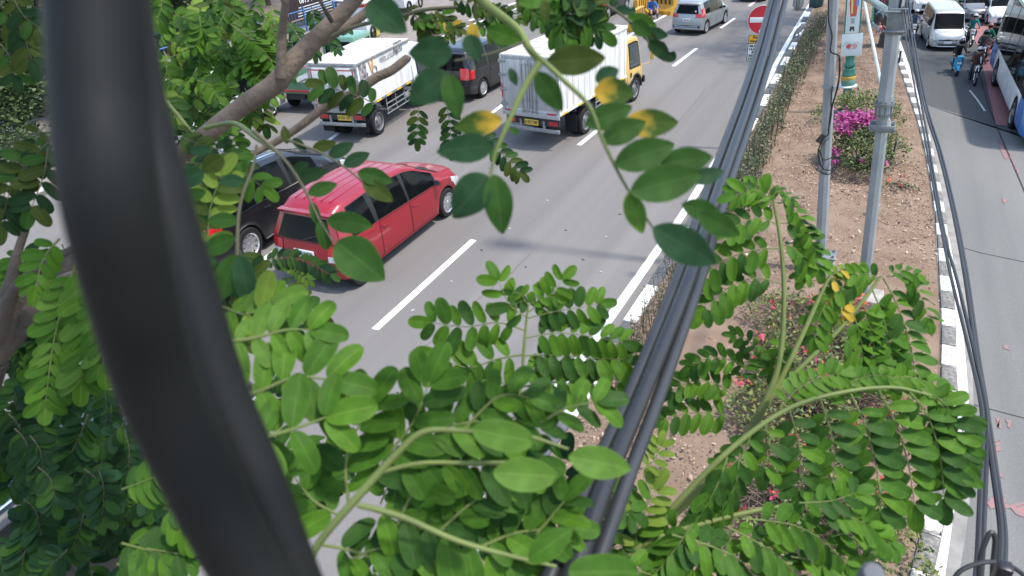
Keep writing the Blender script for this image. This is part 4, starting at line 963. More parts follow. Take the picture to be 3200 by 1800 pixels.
g_ = at(2560, 1120); bush('bougainvillea', 'half-bare bougainvillea with sparse red flowers beside the concrete pole footing', 'bush', (g_.x+.0, g_.y+.0), 1.0, 1.1, .62, 3000, 230,
    [(-.45, .6, .3, 10, .05), (.32, .82, .35, 60, .10), (.45, .75, .3, 50, .08), (.1, .9, .3, 30, .08), (-.1, -.1, .52, 10, .04), (-.5, .1, .4, 8, .03), (.5, -.3, .4, 10, .04), (-.75, -.5, .35, 16, .05), (-.7, .3, .4, 14, .05), (-.2, .3, .6, 12, .05), (.7, .1, .45, 18, .06), (0, -.7, .5, 14, .05)], L_REDF, .06, L_BUSH, 13, .06, M_STEM, (5, 2, 6))
g_ = at(2560, 1330); bush('bougainvillea', 'middle red-flowered bougainvillea with yellowing leaves under the drooping fronds', 'bush', (g_.x+.0, g_.y), 1.1, 1.0, .66, 4200, 230,
    [(-.55, .1, .35, 14, .04), (-.6, -.35, .3, 12, .04), (.2, .3, .5, 10, .04), (.55, -.2, .4, 24, .06), (.6, .2, .4, 16, .05), (-.2, -.4, .5, 10, .04), (-.85, .4, .4, 16, .05), (-.9, -.1, .35, 16, .05), (-.4, .5, .55, 12, .05), (.3, -.6, .5, 14, .05), (.85, .0, .45, 20, .06), (-.1, .1, .65, 12, .05)], L_REDF, .06, L_BUSH, 14, .06, M_STEM, (5, 2, 6))
g_ = at(2450, 1640); bush('bougainvillea', 'nearest bougainvillea with pale stems at the bottom of the median', 'bush', (g_.x+.15, g_.y), 1.05, .9, .6, 4200, 220,
    [(-.5, .3, .35, 12, .04), (-.3, -.2, .45, 8, .03), (.3, .2, .5, 8, .04), (.5, -.1, .4, 14, .05), (0, .4, .5, 8, .03), (-.8, .1, .4, 16, .05), (-.6, -.5, .4, 14, .05), (-.2, .6, .5, 14, .05), (.7, .3, .45, 16, .05)], L_REDF, .058, L_BUSH, 15, .055, M_STEM, (5, 2, 6))
g_ = at(2830, 610); bush('groundcover_plant', 'low sprig with orange-red blossoms near the side-road kerb', 'plant', (g_.x-.1, g_.y), .34, .14, .10, 90, 8, [(-.25, .1, .10, 10, .03), (.0, .35, .12, 10, .03), (-.05, -.1, .1, 8, .03)], L_REDF, .05, L_BUSH, 16, .05)

# ---------------------------------------------------------------- steel poles
M_POLE = mat('pole_steel', (.30, .315, .32), .5, .25, var=(3, .22, 6), bump=(30, .15)); M_CONCR = mat('footing_concrete', (.36, .33, .29), .9, var=(8, .4, 6), bump=(30, .5))
M_CABLE = mat('cable_black', (.020, .020, .021), .45, spec=.4); M_BRK = mat('bracket_steel', (.22, .235, .235), .5, .4, var=(9, .3))
def on_axis(base, px, py):
    """point of the pole's vertical plane (through base, facing the camera) seen at a pixel"""
    d = ray(px, py); t = math.hypot(base.x-CAM.x, base.y-CAM.y)/math.hypot(d.x, d.y); return CAM+d*t
def pole(root, base, top, H, r0, r1, n=8, name='shaft', grooves=True):
    ax = (top-base); ax = ax/ax.z; m = MB(); K = 8
    m.tube([base+ax*(H*k/K) for k in range(K+1)], [r0+(r1-r0)*k/K for k in range(K+1)], n)
    return m.build(name, M_POLE, root, ang=20), ax
bA = at(2557, 872); bA.z = .15; tA = on_axis(bA, 2605, 0)
pA = thing('utility_pole', 'slim steel pole with loose black cables, left of the pair on the median', 'pole', bA)
def L(p): return Vector(p)-bA
sh_, axA = pole(pA, Vector((0, 0, 0)), L(tA), 10.4, .085, .046)
f = MB(); f.lathe([(.20, -.05), (.20, .26), (.18, .29), (.0, .29)], 20); f.build('footing', M_CONCR, pA)
f = MB(); f.box((0, 0, .305), (.40, .30, .03), None, .006)
for sx in (-1, 1):
    for sy in (-1, 1): f.lathe([(.018, .32), (.018, .36), (0, .36)], 6, c=(sx*.15, sy*.1, 0))
f.build('base_plate', M_BRK, pA)
# long sign board high on the pole: its shadow lies on the carriageway
f = MB(); f.box(axA*9.6+Vector((0, 0, 0)), (.05, .34, 1.9), None, .01); f.build('sign_board', M_BRK, pA)
f = MB(); f.tube([axA*2.95+Vector((0, 0, -.02)), axA*2.95+Vector((0, 0, .02))], .095, 8); f.build('collar', M_POLE, pA)
q = on_axis(bA, 2575, 432); f = MB(); f.box(L(q)+Vector((-.02, -.06, 0)), (.13, .02, .13), Euler((.2, .5, .3)).to_matrix()); f.build('bracket', mat('rusty_bracket', (.10, .075, .06), .7, var=(20, .5)), pA)
def hang(pxs, r, off, base=bA):
    pts = spline([on_axis(base, x, y)-ray(x, y).normalized()*off for x, y in pxs], 6); return pts
for pxs, r in [([(2590, -20), (2589, 60), (2600, 110), (2596, 160), (2622, 175), (2623, 215), (2619, 270), (2600, 330), (2592, 380), (2588, 420), (2575, 430), (2560, 460), (2557, 490), (2565, 520)], .011),
               ([(2622, 178), (2624, 230), (2612, 290), (2598, 345), (2590, 400)], .011), ([(2601, 270), (2597, 320), (2598, 360), (2588, 410)], .009),
               ([(2560, 470), (2575, 500), (2610, 490), (2614, 520), (2590, 545), (2565, 538), (2550, 530)], .007), ([(2557, 480), (2570, 525), (2600, 530), (2616, 500), (2600, 475)], .007), ([(2590, 430), (2565, 465), (2572, 510), (2566, 540), (2585, 542)], .006)]:
    m = MB(); m.tube(hang([(x, y) for x, y in pxs], r, .12), r, 6); o = m.build('loose_cable', M_CABLE, pA, loc=-bA)

bB = at(2683, 1003); bB.z = .15; tB = on_axis(bB, 2803, 0)
pB = thing('utility_pole', 'thicker steel pole with clamps and a sleeve joint, right of the pair on the median', 'pole', bB)
def L(p): return Vector(p)-bB
zj = L(on_axis(bB, 2797, 330)).z
axB = L(tB)/L(tB).z
m = MB(); m.tube([axB*0, axB*zj*.5, axB*zj], [.080, .075, .071], 8); m.build('lower_shaft', M_POLE, pB, ang=20)
m = MB(); m.tube([axB*zj, axB*(zj+1.5), axB*5.4], [.086, .083, .08], 8); m.build('upper_shaft', M_POLE, pB, ang=20)
m = MB(); m.tube([axB*(zj-.14), axB*(zj-.10), axB*(zj+.12)], [.080, .098, .096], 8); m.build('sleeve', M_POLE, pB, ang=20)
m = MB(); m.tube([axB*(zj+.0), axB*(zj+.035)], [.118, .118], 14); o = m.build('flange', M_BRK, pB)
for k in range(8):
    a = 2*math.pi*k/8+.2; b_ = MB(); b_.tube([axB*(zj-.16)+Vector((math.cos(a)*.10, math.sin(a)*.10, 0)), axB*(zj+.06)+Vector((math.cos(a)*.10, math.sin(a)*.10, 0))], .008, 5); b_.build('bolt', M_BRK, o)
zc = L(on_axis(bB, 2785, 398)).z
for zz, w in ((zc, .28),):
    c = MB(); 
    for s in (-1, 1): c.box(axB*zz+Vector((0, s*.10, 0)), (w, .022, .09), None, .004)
    for s in (-1, 1): c.tube([axB*zz+Vector((s*.14, -.14, 0)), axB*zz+Vector((s*.14, .14, 0))], .012, 6)
    c.build('clamp', M_BRK, pB)
zt_ = L(on_axis(bB, 2800, 62)).z
c = MB(); c.box(axB*zt_+Vector((.02, -.115, 0)), (.20, .02, .30), None, .006)
for dz in (-.11, .11):
    c.tube([axB*(zt_+dz)+Vector((-.12, -.13, 0)), axB*(zt_+dz)+Vector((.13, -.13, 0))], .016, 6); c.tube([axB*(zt_+dz)+Vector((-.15, -.13, 0)), axB*(zt_+dz)+Vector((-.24, .1, .05))], .014, 6)
c.build('clamp_plate', M_BRK, pB)
for px, py in ((2815, 5), (2812, 178), (2797, 458)):
    h = MB(); q = on_axis(bB, px, py); h.box(L(q)-ray(px, py).normalized()*.075, (.022, .02, .15), None, .008); h.build('hand_hole', M_TRIM, pB)
q = on_axis(bB, 2797, 455); 
# pipe stay running from the clamp up to the left and back
p0 = L(on_axis(bB, 2776, 385))+Vector((0, .05, 0)); p1 = L(CAM+ray(2692, -40)*((bB-CAM).dot(cF)+3.2))
m = MB(); m.tube([p0, p1], .026, 8); m.tube([p0, p0+Vector((.0, -.02, -.10))], .034, 8); m.build('pipe_stay', mat('pipe_pale', (.50, .50, .46), .5, .2, var=(8, .3)), pB)
p0 = L(CAM+ray(2690, -15)*((bB-CAM).dot(cF)+1.2)); p1 = L(on_axis(bB, 2796, 52))
m = MB(); m.tube([p0, p0.lerp(p1, .4)+Vector((0, 0, .02)), p1], .05, 10); m.build('cross_arm', mat('arm_green', (.24, .29, .27), .5, .2, var=(6, .3)), pB)
f = MB(); f.box((0, .02, .10), (.50, .42, .42), None, .02); f.build('footing', M_CONCR, pB)

# ---------------------------------------------------------------- carved signpost with banner
base = at(2640, 372); base.z = .14
sp = thing('signpost', 'carved green and yellow signpost carrying a tall painted banner', 'signpost', base)
vd = (CAM-base); rz_ = math.atan2(vd.x, -vd.y); sp.rotation_euler = (Matrix.Rotation(math.radians(-5.5), 3, 'Y') @ Matrix.Rotation(math.atan2(-(CAM-base).x, (CAM-base).y)+math.pi, 3, 'Z')).to_euler()
G1 = mat('post_green', (.05, .21, .15), .5, var=(9, .3)); G2 = mat('post_teal', (.13, .27, .24), .5, var=(9, .3)); Y1 = mat('post_yellow', (.58, .38, .08), .5, var=(9, .3)); W1 = mat('post_white', (.62, .66, .63), .5)
u = (base-CAM).dot(cF)/FPX      # metres per pixel here
m = MB(); m.lathe([(.28, 0), (.28, .07), (.24, .10), (.20, .12)], 20); m.build('foot_ring', G2, sp)
m = MB(); m.box((0, 0, .38), (.20, .20, .56), None, .012); m.build('post_shaft', G2, sp)
for s in (-1, 1):
    m = MB(); m.box((0, s*.101, .40), (.085, .012, .46), None, .004); m.build('yellow_inlay', Y1, sp)
m = MB(); m.lathe([(.11, .66), (.21, .69), (.215, .72), (.16, .735)], 20); m.build('white_collar', W1, sp)
m = MB(); m.lathe([(.15, .735), (.165, .80), (.165, .88), (.15, .90)], 20); m.build('turned_base', G2, sp)
m = MB(); m.lathe([(.166, .875), (.172, .90), (.172, .955), (.166, .975)], 20); m.build('yellow_band', Y1, sp)
m = MB(); m.lathe([(.15, .975), (.16, 1.0), (.145, 1.03), (.15, 1.06), (.13, 1.10), (.135, 1.13), (.10, 1.16), (.13, 1.20), (.13, 1.26), (.10, 1.30), (.10, 1.44), (.11, 1.46)], 20); m.build('turned_top', G1, sp)
bz = 1.46
m = MB(); m.box((.02, -.06, bz+.26), (.46, .06, .52), None, .006); bd = m.build('board', W1, sp)
M_REDP = mat('print_red', (.50, .09, .08), .6); M_GRNP = mat('print_green', (.10, .20, .12), .6); M_BLU = mat('print_blue', (.10, .28, .55), .6); M_TAN = mat('print_skin', (.60, .36, .20), .6); M_BLKP = mat('print_black', (.04, .04, .045), .6); M_YLP = mat('print_yellow', (.70, .52, .10), .6); M_GRP = mat('print_grey', (.30, .32, .33), .6)
yf = -.0925
for s, n0 in ((-1, 0), (1, 1)):
    for k in range(11):
        a = math.radians(12+156*k/10); cx, cz = .02+s*.095, bz+.22; r0, r1 = .085, .135
        q = MB(); q.add([(cx+math.cos(a-.05)*r0, yf-.001, cz+math.sin(a-.05)*r0), (cx+math.cos(a+.05)*r0, yf-.001, cz+math.sin(a+.05)*r0), (cx+math.cos(a)*r1, yf-.001, cz+math.sin(a)*r1)], [(0, 1, 2)]); q.build('sun_ray', M_GRNP if s < 0 else M_REDP, bd, smooth=False)
    q = MB(); q.lathe([(.055, 0), (.0, .002)], 14, c=(.02+s*.07, yf-.004, bz+.235), axis='y'); q.build('printed_disc', M_REDP if s < 0 else mat('print_rose', (.55, .30, .28), .6), bd)
q = MB(); q.add([(-.07, yf-.003, bz+.165), (.11, yf-.003, bz+.165), (.11, yf-.003, bz+.178), (-.07, yf-.003, bz+.178)], [(0, 1, 2, 3)]); q.build('printed_line', M_GRP, bd, smooth=False)
# banner
b0, b1 = bz+.54, bz+2.55
m = MB(); m.box((.0, -.05, (b0+b1)/2), (.30, .03, b1-b0), None, .004); bn = m.build('banner', mat('banner_cloth', (.62, .68, .64), .6, var=(4, .12)), sp)
for s in (-1, 1): m = MB(); m.tube([(s*.165, -.05, b0-.05), (s*.165, -.05, b1)], .016, 8); m.build('banner_rail', G1, sp)
m = MB(); m.tube([(.42, -.05, b0+.12), (.42, -.05, b1)], .022, 8); m.build('side_rail', mat('rail_green', (.04, .30, .16), .5), sp)
m = MB(); m.tube([(.16, -.05, b0+.55), (.42, -.05, b0+.55)], .014, 6); m.build('rail_link', W1, sp)
yb = -.0665
def flat(name, poly, mt, par, y=yb): q = MB(); q.add([(x, y, z) for x, z in poly], [tuple(range(len(poly)))]); return q.build(name, mt, par, smooth=False)
zz = b0
flat('printed_skirt', [(-.06, zz+.38), (.07, zz+.38), (.09, zz+.75), (.03, zz+1.05), (-.05, zz+1.0), (-.10, zz+.7)], M_REDP, bn)
flat('printed_sash', [(-.05, zz+.45), (-.01, zz+.45), (-.02, zz+.9), (-.07, zz+.95)], M_YLP, bn, yb-.001); flat('printed_sash', [(.05, zz+.62), (.11, zz+.62), (.10, zz+.95), (.05, zz+.92)], M_BLU, bn, yb-.001)
flat('printed_torso', [(-.04, zz+1.0), (.06, zz+1.0), (.07, zz+1.28), (-.03, zz+1.3)], M_TAN, bn, yb-.001); flat('printed_arm', [(-.09, zz+1.1), (-.05, zz+1.1), (-.01, zz+1.6), (-.05, zz+1.6)], M_REDP, bn, yb-.001)
flat('printed_head', [(.0, zz+1.32), (.05, zz+1.32), (.07, zz+1.42), (.03, zz+1.48), (-.01, zz+1.42)], M_TAN, bn, yb-.001); flat('printed_headdress', [(.0, zz+1.45), (.07, zz+1.45), (.09, zz+1.8), (.03, zz+1.82)], M_YLP, bn, yb-.002)
flat('printed_mark', [(-.04, zz+.22), (.04, zz+.22), (.04, zz+.34), (-.04, zz+.34)], M_GRP, bn); flat('printed_mark', [(-.06, zz+.04), (-.03, zz+.04), (.0, zz+.09), (.03, zz+.04), (.05, zz+.04), (.04, zz+.15), (-.05, zz+.15)], M_BLKP, bn)
for k in range(5):
    m = MB(); c = Vector((.60, -.05, b0+.05+.36*k)); r_ = np.random.default_rng(k)
    for j in range(9):
        a = r_.uniform(0, 6.28); e = c+Vector((math.cos(a)*.12, 0, math.sin(a)*.15)); m.tube([c+Vector((0, .01*j-.04, 0)), c.lerp(e, .6)+Vector((0, .01*j-.05, .04)), e], [.012, .014, .006], 5)
    m.build('tassel', mat('tassel_red', (.40, .09, .10), .6) if k % 2 == 0 else mat('tassel_blue', (.10, .28, .42), .6), sp)

# ---------------------------------------------------------------- no-entry sign
M_SIGNR = mat('sign_red', (.52, .018, .035), .4, var=(3, .08)); M_SIGNW = mat('sign_white', (.68, .70, .69), .45); M_SIGNY = mat('sign_amber', (.72, .36, .02), .45)
sb = at(2336, 470); sb.z = .15; c0 = on_axis(sb, 2365, 62)
sg = thing('road_sign', 'red and white no-entry disc with a timetable plate below it', 'road sign', sb)
us = (c0-CAM).dot(cF)/FPX; toC = (CAM-c0); toC.z = 0; toC.normalize(); sg.rotation_euler = (0, 0, math.atan2(toC.x, -toC.y)*-1+0) if False else (0, 0, math.atan2(-toC.x, toC.y)+math.pi)
zc = c0.z-sb.z; R0 = 43*us
m = MB(); m.tube([(0, .045, 0), (0, .045, zc+R0)], .03, 10); m.build('post', M_POLE, sg)
m = MB(); m.lathe([(.0, -.012), (R0, -.010), (R0, .010), (.0, .012)], 48, c=(0, 0, zc), axis='y'); m.build('disc', M_SIGNR, sg)
m = MB(); m.lathe([(R0*.985, -.012), (R0, -.013), (R0*1.005, 0), (R0, .011), (R0*.985, .010)], 48, c=(0, 0, zc), axis='y'); m.build('disc_rim', M_SIGNW, sg)
m = MB(); m.box((0, -.014, zc-.0), (R0*1.72, .006, R0*.36), None, .002); m.build('white_bar', M_SIGNW, sg)
m = MB(); m.lathe([(.05*R0/.3, 0), (.045*R0/.3, -.01), (0, -.012)], 14, c=(0, -.012, zc-R0*.80), axis='y'); m.build('bolt_cap', M_SIGNW, sg)
pw, z1, z0 = 72*us, zc-R0*1.02, zc-R0*2.95; zm = z1-(z1-z0)*.33
m = MB(); m.box((0, 0, (z1+z0)/2), (pw, .012, z1-z0), None, .004); pl = m.build('timetable_plate', M_SIGNW, sg)
m = MB(); m.box((0, -.0085, (z1+zm)/2), (pw-.02, .005, z1-zm-.02)); m.build('amber_field', M_SIGNY, pl)
for (x, w, z, h) in [(-pw/2+.012, .014, (z1+z0)/2, z1-z0-.01), (pw/2-.012, .014, (z1+z0)/2, z1-z0-.01)]: q = MB(); q.box((x, -.0095, z), (w, .006, h)); q.build('plate_border', M_INK, pl)
for z in (z1-.010, zm, z0+.012): q = MB(); q.box((0, -.0095, z), (pw-.04, .006, .012)); q.build('plate_border', M_INK, pl)
hh = z1-z0
for txt, f_, s_ in [('Kawasan', .10, .105), ('Ganjil / Genap', .24, .095), ('06.00 - 10.00', .42, .10), ('16.00 - 21.00', .54, .10), ('Kecuali', .66, .10), ('Sabtu, Minggu,', .78, .09), ('Hari Libur', .90, .10)]:
    text_mesh('plate_text', txt, hh*s_*1.25, M_INK, pl, basis((0, -.0125, z1-hh*f_), (1, 0, 0), (0, 0, 1)), ext=.001, w=pw*(.60 if len(txt) < 9 else .84), bold=.003)

# ---------------------------------------------------------------- other things on the median
def rock(loc, s, lab):
    bm = bmesh.new(); bmesh.ops.create_icosphere(bm, subdivisions=3, radius=1); g = random.Random(4)
    for v in bm.verts:
        n = math.sin(v.co.x*3.1+1)+math.sin(v.co.y*4.2)+math.sin(v.co.z*3.7+2); v.co = Vector((v.co.x*s[0], v.co.y*s[1], v.co.z*s[2]))*(1+.09*n)
    me = bpy.data.meshes.new('rock'); bm.to_mesh(me); bm.free(); me.materials.append(mat('rock', (.46, .43, .38), .9, var=(6, .45, 8), bump=(18, .7)))
    o = link('rock', me, None, loc); tag(o, lab, 'rock')
g_ = at(2768, 248); rock((g_.x, g_.y, .22), (.19, .22, .16), 'pale grey boulder beside the thicker steel pole')
g_ = at(2548, 30); m = thing('cabinet', 'dark teal utility cabinet at the far end of the hedge', 'cabinet', (g_.x, g_.y, .14)); P_TEAL = mat('cabinet_teal', (.035, .085, .085), .6, var=(6, .3))
q = MB(); q.box((0, 0, .6), (.55, .5, 1.2), None, .015); q.build('housing', P_TEAL, m); q = MB(); q.box((0, -.262, .6), (.46, .02, 1.05), None, .006); q.build('cabinet_door', P_TEAL, m); q = MB(); q.box((0, 0, 1.225), (.62, .58, .05), None, .012); q.build('lid', P_TEAL, m)
# street lamp head hanging into the top of the frame
lp = dp(2497, -8, 9.0); lm_ = thing('lamp', 'grey hanging lamp head at the top edge beside the cable bundle', 'lamp', lp)
q = MB(); q.lathe([(.02, .3), (.055, .25), (.058, -.10), (.05, -.12), (.03, -.15), (.0, -.17)], 14); q.build('lamp_shell', M_BRK, lm_)
for k in range(6): a = k*math.pi/3; w_ = MB(); w_.box((math.cos(a)*.06, math.sin(a)*.06, .06), (.012, .012, .34)); w_.build('lamp_fin', M_POLE, lm_)
# trunks with crowns above the frame that shade the side road
def big_tree(label, base, r, H, spread, seed, n=5200, lean=(0, 0), cz=None):
    t = thing('street_tree', label, 'tree', base); g = np.random.default_rng(seed); m = MB()
    top = Vector((lean[0], lean[1], H*.45)); m.tube([(0, 0, -.1), (.03, 0, .15), (0, .02, H*.2), tuple(top)], [r*1.5, r*1.15, r, r*.75], 14); m.build('trunk', M_BARK, t)
    P = []
    for k in range(9):
        a = g.uniform(0, 6.28); e = top+Vector((math.cos(a)*spread*g.uniform(.4, .95), math.sin(a)*spread*g.uniform(.4, .95), H*g.uniform(.18, .5))); b = MB(); b.tube([top-Vector((0, 0, .3)), top.lerp(e, .5)+Vector((0, 0, .4)), e], [r*.5, r*.3, r*.1], 7); b.build('limb', M_BARK, t)
        for c in range(3):
            ce = e+Vector(g.normal(size=3)*np.array([.6, .6, .35])); P.append(np.array(ce)+g.normal(size=(n//27, 3))*np.array([.62, .62, .30]))
    leaf_mesh('crown', np.concatenate(P), .16, L_TREE, g.integers(0, 3, sum(len(p) for p in P)), t, up=.5, seed=seed, asp=.5)
    return t
L_TREE = [leafmat('tree_leaf', (.075, .115, .04)), leafmat('tree_leaf_dark', (.04, .07, .03)), leafmat('tree_leaf_light', (.11, .15, .05))]
g_ = at(2762, 160); big_tree('stout dark trunk on the median behind the thicker steel pole', (g_.x, g_.y, .12), .22, 8.5, 3.2, 21)
g_ = at(2742, 85); big_tree('second dark trunk further along the median', (g_.x, g_.y, .12), .24, 9, 3.4, 22)
big_tree('roadside tree shading the far side of the bus', (8.0, 26, 0), .2, 8, 3.2, 23, 7000)
big_tree('dark roadside tree beyond the black car on the side road', (6.6, 38, 0), .2, 7.5, 3.0, 24, 7000)

# ---------------------------------------------------------------- far left side: pavement, carts, billboard, fence, trees
def simple_cart(label, px, ang, w, l, h, sc=1.0):
    g_ = at(*px); r = thing('food_cart', label, 'cart', (g_.x, g_.y, .11), math.radians(ang), None, sc); W_ = mat('cart_white', (.72, .71, .72), .5, var=(5, .12, 6))
    m = MB(); m.box((0, 0, h*.5+.28), (w, l, h), None, .02); m.build('cart_body', W_, r)
    m = MB(); m.box((0, 0, h+.34), (w+.3, l+.3, .06), Euler((0, .12, 0)).to_matrix(), .01); m.build('cart_roof', W_, r)
    for s in (-1, 1): m = MB(); m.box((s*(w/2+.012), 0, h*.9+.26), (.02, l, .10)); m.build('red_trim', M_REDR, r); m = MB(); m.box((0, s*(l/2+.012), h*.9+.26), (w, .02, .10)); m.build('red_trim', M_REDR, r)
    for sy in (-1, 1):
        for sx in (-1, 1): m = tyre_small(.28, .08); m.build('wheel', M_TYRE, r, loc=(sx*(w/2+.05), sy*l*.3, .28))
simple_cart('white street-food cart with red trim behind the lettered box truck', (1150, 118), 14, 1.2, 2.6, 1.3, 1.0)
simple_cart('second white cart with red trim further up the pavement', (1265, 38), 10, 1.2, 2.4, 1.3, 1.0)
for (px, c, lab) in [((1085, 148), (.05, .30, .55), 'blue plastic crate on the pavement beside the street-food cart'), ((1062, 158), (.05, .42, .38), 'turquoise plastic crate behind the lettered box truck'), ((1168, 122), (.55, .45, .10), 'yellow bag of goods in front of the white cart')]:
    g_ = at(*px); m = MB(); m.box((0, 0, .19), (.55, .42, .34), None, .03); m.box((0, 0, .37), (.60, .47, .05), None, .01); o = m.build('crate', mat('plastic_'+lab.split()[0], c, .5, var=(8, .3)), None, loc=(g_.x, g_.y, .11), R=(0, 0, rng.uniform(0, 2))); tag(o, lab, 'crate', 'goods on the pavement')
g_ = at(1040, 168); m = thing('warning_board', 'yellow folding warning board standing behind the lettered box truck', 'board', (g_.x, g_.y, .11), .3); q = MB(); q.box((0, -.12, .45), (.5, .02, .9), Euler((.2, 0, 0)).to_matrix(), .004); q.build('board_face', M_YELR, m); q = MB(); q.box((0, .12, .45), (.5, .02, .9), Euler((-.2, 0, 0)).to_matrix(), .004); q.build('board_face', M_YELR, m); q = MB(); q.add([(-.16, -.20, .32), (.16, -.20, .32), (0, -.145, .64)], [(0, 1, 2)]); q.build('printed_triangle', M_INK, m, smooth=False)
# billboard
g0, g1 = at(915, 108), at(1085, 50); bb_dir = (g1-g0).normalized(); c_ = (g0+g1)/2
bbd = thing('billboard', 'dark brown billboard with a round red badge above a railing', 'billboard', (c_.x, c_.y, .11), math.atan2(bb_dir.y, bb_dir.x))
bw, bh, bz = 5.2, 3.2, .35
M_BB = mat('billboard_brown', (.035, .022, .022), .6, var=(1.2, .3)); M_BBG = mat('billboard_tan', (.40, .27, .16), .6)
m = MB(); m.box((0, 0, bz+bh/2), (bw, .12, bh), None, .01); face = m.build('panel', M_BB, bbd)
for (x, z, w, h) in [(0, bz+.10, bw-.5, .05), (0, bz+bh-.1, bw-.2, .05), (-bw/2+.1, bz+bh/2+.1, .05, bh-.6), (bw/2-.1, bz+bh/2+.1, .05, bh-.6)]: q = MB(); q.box((x, -.07, z), (w, .02, h)); q.build('border', M_BBG, face)
q = MB(); q.lathe([(.72, 0), (.70, -.02), (.0, -.022)], 30, c=(-.8, -.06, bz+2.0), axis='y'); q.build('badge', mat('badge_red', (.38, .03, .05), .5), face)
q = MB(); q.lathe([(.80, 0), (.74, -.012), (.72, -.012)], 22, c=(-.8, -.06, bz+2.0), axis='y'); q.build('badge_rim', M_SIGNW, face)
text_mesh('badge_text', 'GRATIS', .34, M_SIGNW, face, basis((-.8, -.09, bz+2.05), (1, 0, .15), (-.15, 0, 1)), w=1.0, bold=.006)
q = MB(); q.box((-.4, -.068, bz+1.12), (2.7, .012, .20)); q.build('tan_strip', M_BBG, face); q = MB(); q.box((1.7, -.068, bz+1.55), (1.3, .012, .24)); q.build('yellow_strip', M_PLATEY, face)
text_mesh('phone_number', '0813 1100 7003', .30, M_SIGNW, face, basis((-.2, -.072, bz+.86), (1, 0, 0), (0, 0, 1)), w=2.5, bold=.004)
for k in range(4): q = MB(); q.box((.0-.1*k, -.068, bz+.60-.12*k), (3.2-.1*k, .008, .035)); q.build('text_line', M_SIGNW, face)
for s in (-1, 1): q = MB(); q.tube([(s*1.9, .1, 0), (s*1.9, .1, bz+bh)], .08, 8); q.build('leg', M_BRK, bbd)
# blue railing
for k in range(9):
    y = 19+k*2.2; r = thing('railing', ['blue steel railing panel at the near end of the pavement', 'blue steel railing panel next to the near end', 'blue steel railing panel left of the billboard', 'blue steel railing panel below the billboard badge', 'blue steel railing panel under the billboard number', 'blue steel railing panel right of the billboard', 'blue steel railing panel behind the first white cart', 'blue steel railing panel behind the second white cart', 'blue steel railing panel at the far end'][k], 'railing', (-24.6, y, .11), 0, 'railing panels along the pavement'); Bm = mat('railing_blue', (.06, .16, .34), .5)
    for z in (.25, .95): q = MB(); q.tube([(0, -1.08, z), (0, 1.08, z)], .025, 6); q.build('rail', Bm, r)
    q = MB(); q.box((0, -1.08, .55), (.08, .08, 1.1)); q.build('post', Bm, r)
    for j in range(9): q = MB(); q.tube([(0, -.9+.2*j, .25), (0, -.9+.2*j, .95)], .011, 5); q.build('baluster', Bm, r)
# low brick wall / leaf litter bank: left as pavement. flatbed truck beside the lettered truck
g_ = at(985, 352); fb = thing('flatbed_truck', 'small flatbed truck with red rails and pale pipes beside the lettered truck', 'truck', (g_.x-.55, g_.y-.1, 0), math.radians(6), None, .82)
M_BED = mat('bed_green', (.10, .22, .13), .6, var=(4, .35, 6)); M_BEDR = mat('bed_red', (.42, .05, .06), .6, var=(5, .3))
q = MB(); q.box((0, 1.5, .78), (1.7, 3.2, .10)); q.build('bed', M_BED, fb)
for s in (-1, 1):
    q = MB(); q.box((s*.84, 1.5, 1.0), (.04, 3.2, .34)); q.build('side_board', M_BED, fb); q = MB(); q.box((s*.87, 1.5, .82), (.04, 3.2, .08)); q.build('red_rail', M_BEDR, fb); q = MB(); q.box((s*.87, 1.5, 1.17), (.04, 3.2, .05)); q.build('red_rail', M_BEDR, fb)
q = MB(); q.box((0, -.09, 1.0), (1.7, .04, .34)); q.build('tail_board', M_BED, fb); q = MB(); q.box((0, -.12, .84), (1.7, .04, .08)); q.build('red_rail', M_BEDR, fb)
q = MB(); q.box((0, 2.2, .58), (.8, 4.4, .2)); q.build('chassis', M_FRAME, fb)
for y in (.8, 3.9):
    for s in (-1, 1): wheel(fb, s*.72, y, .36, .2, False)
q = MB(); q.box((0, 3.95, 1.35), (1.6, 1.4, 1.5), None, .12); cbf = q.build('cab', mat('cab_green', (.12, .25, .18), .4, coat=.5), fb); q = MB(); q.box((0, 3.243, 1.65), (1.2, .02, .5), None, .005); q.build('rear_window', M_GLASS, cbf)
for s in (-1, 1): q = MB(); q.box((s*.803, 4.05, 1.65), (.012, .8, .5), None, .004); q.build('side_window', M_GLASS, cbf)
for k in range(10): q = MB(); x = -.55+.12*(k % 6); z = .90+.10*(k//6); q.tube([(x, -.1+.1*(k % 3), z), (x+.05, 3.0, z+.02)], .045, 8); q.build('pipe', M_GALV, fb)
q = MB(); q.box((.3, 1.0, 1.2), (.05, .5, .5), Euler((0, .5, .4)).to_matrix(), .01); q.build('yellow_bag', M_YELR, fb)
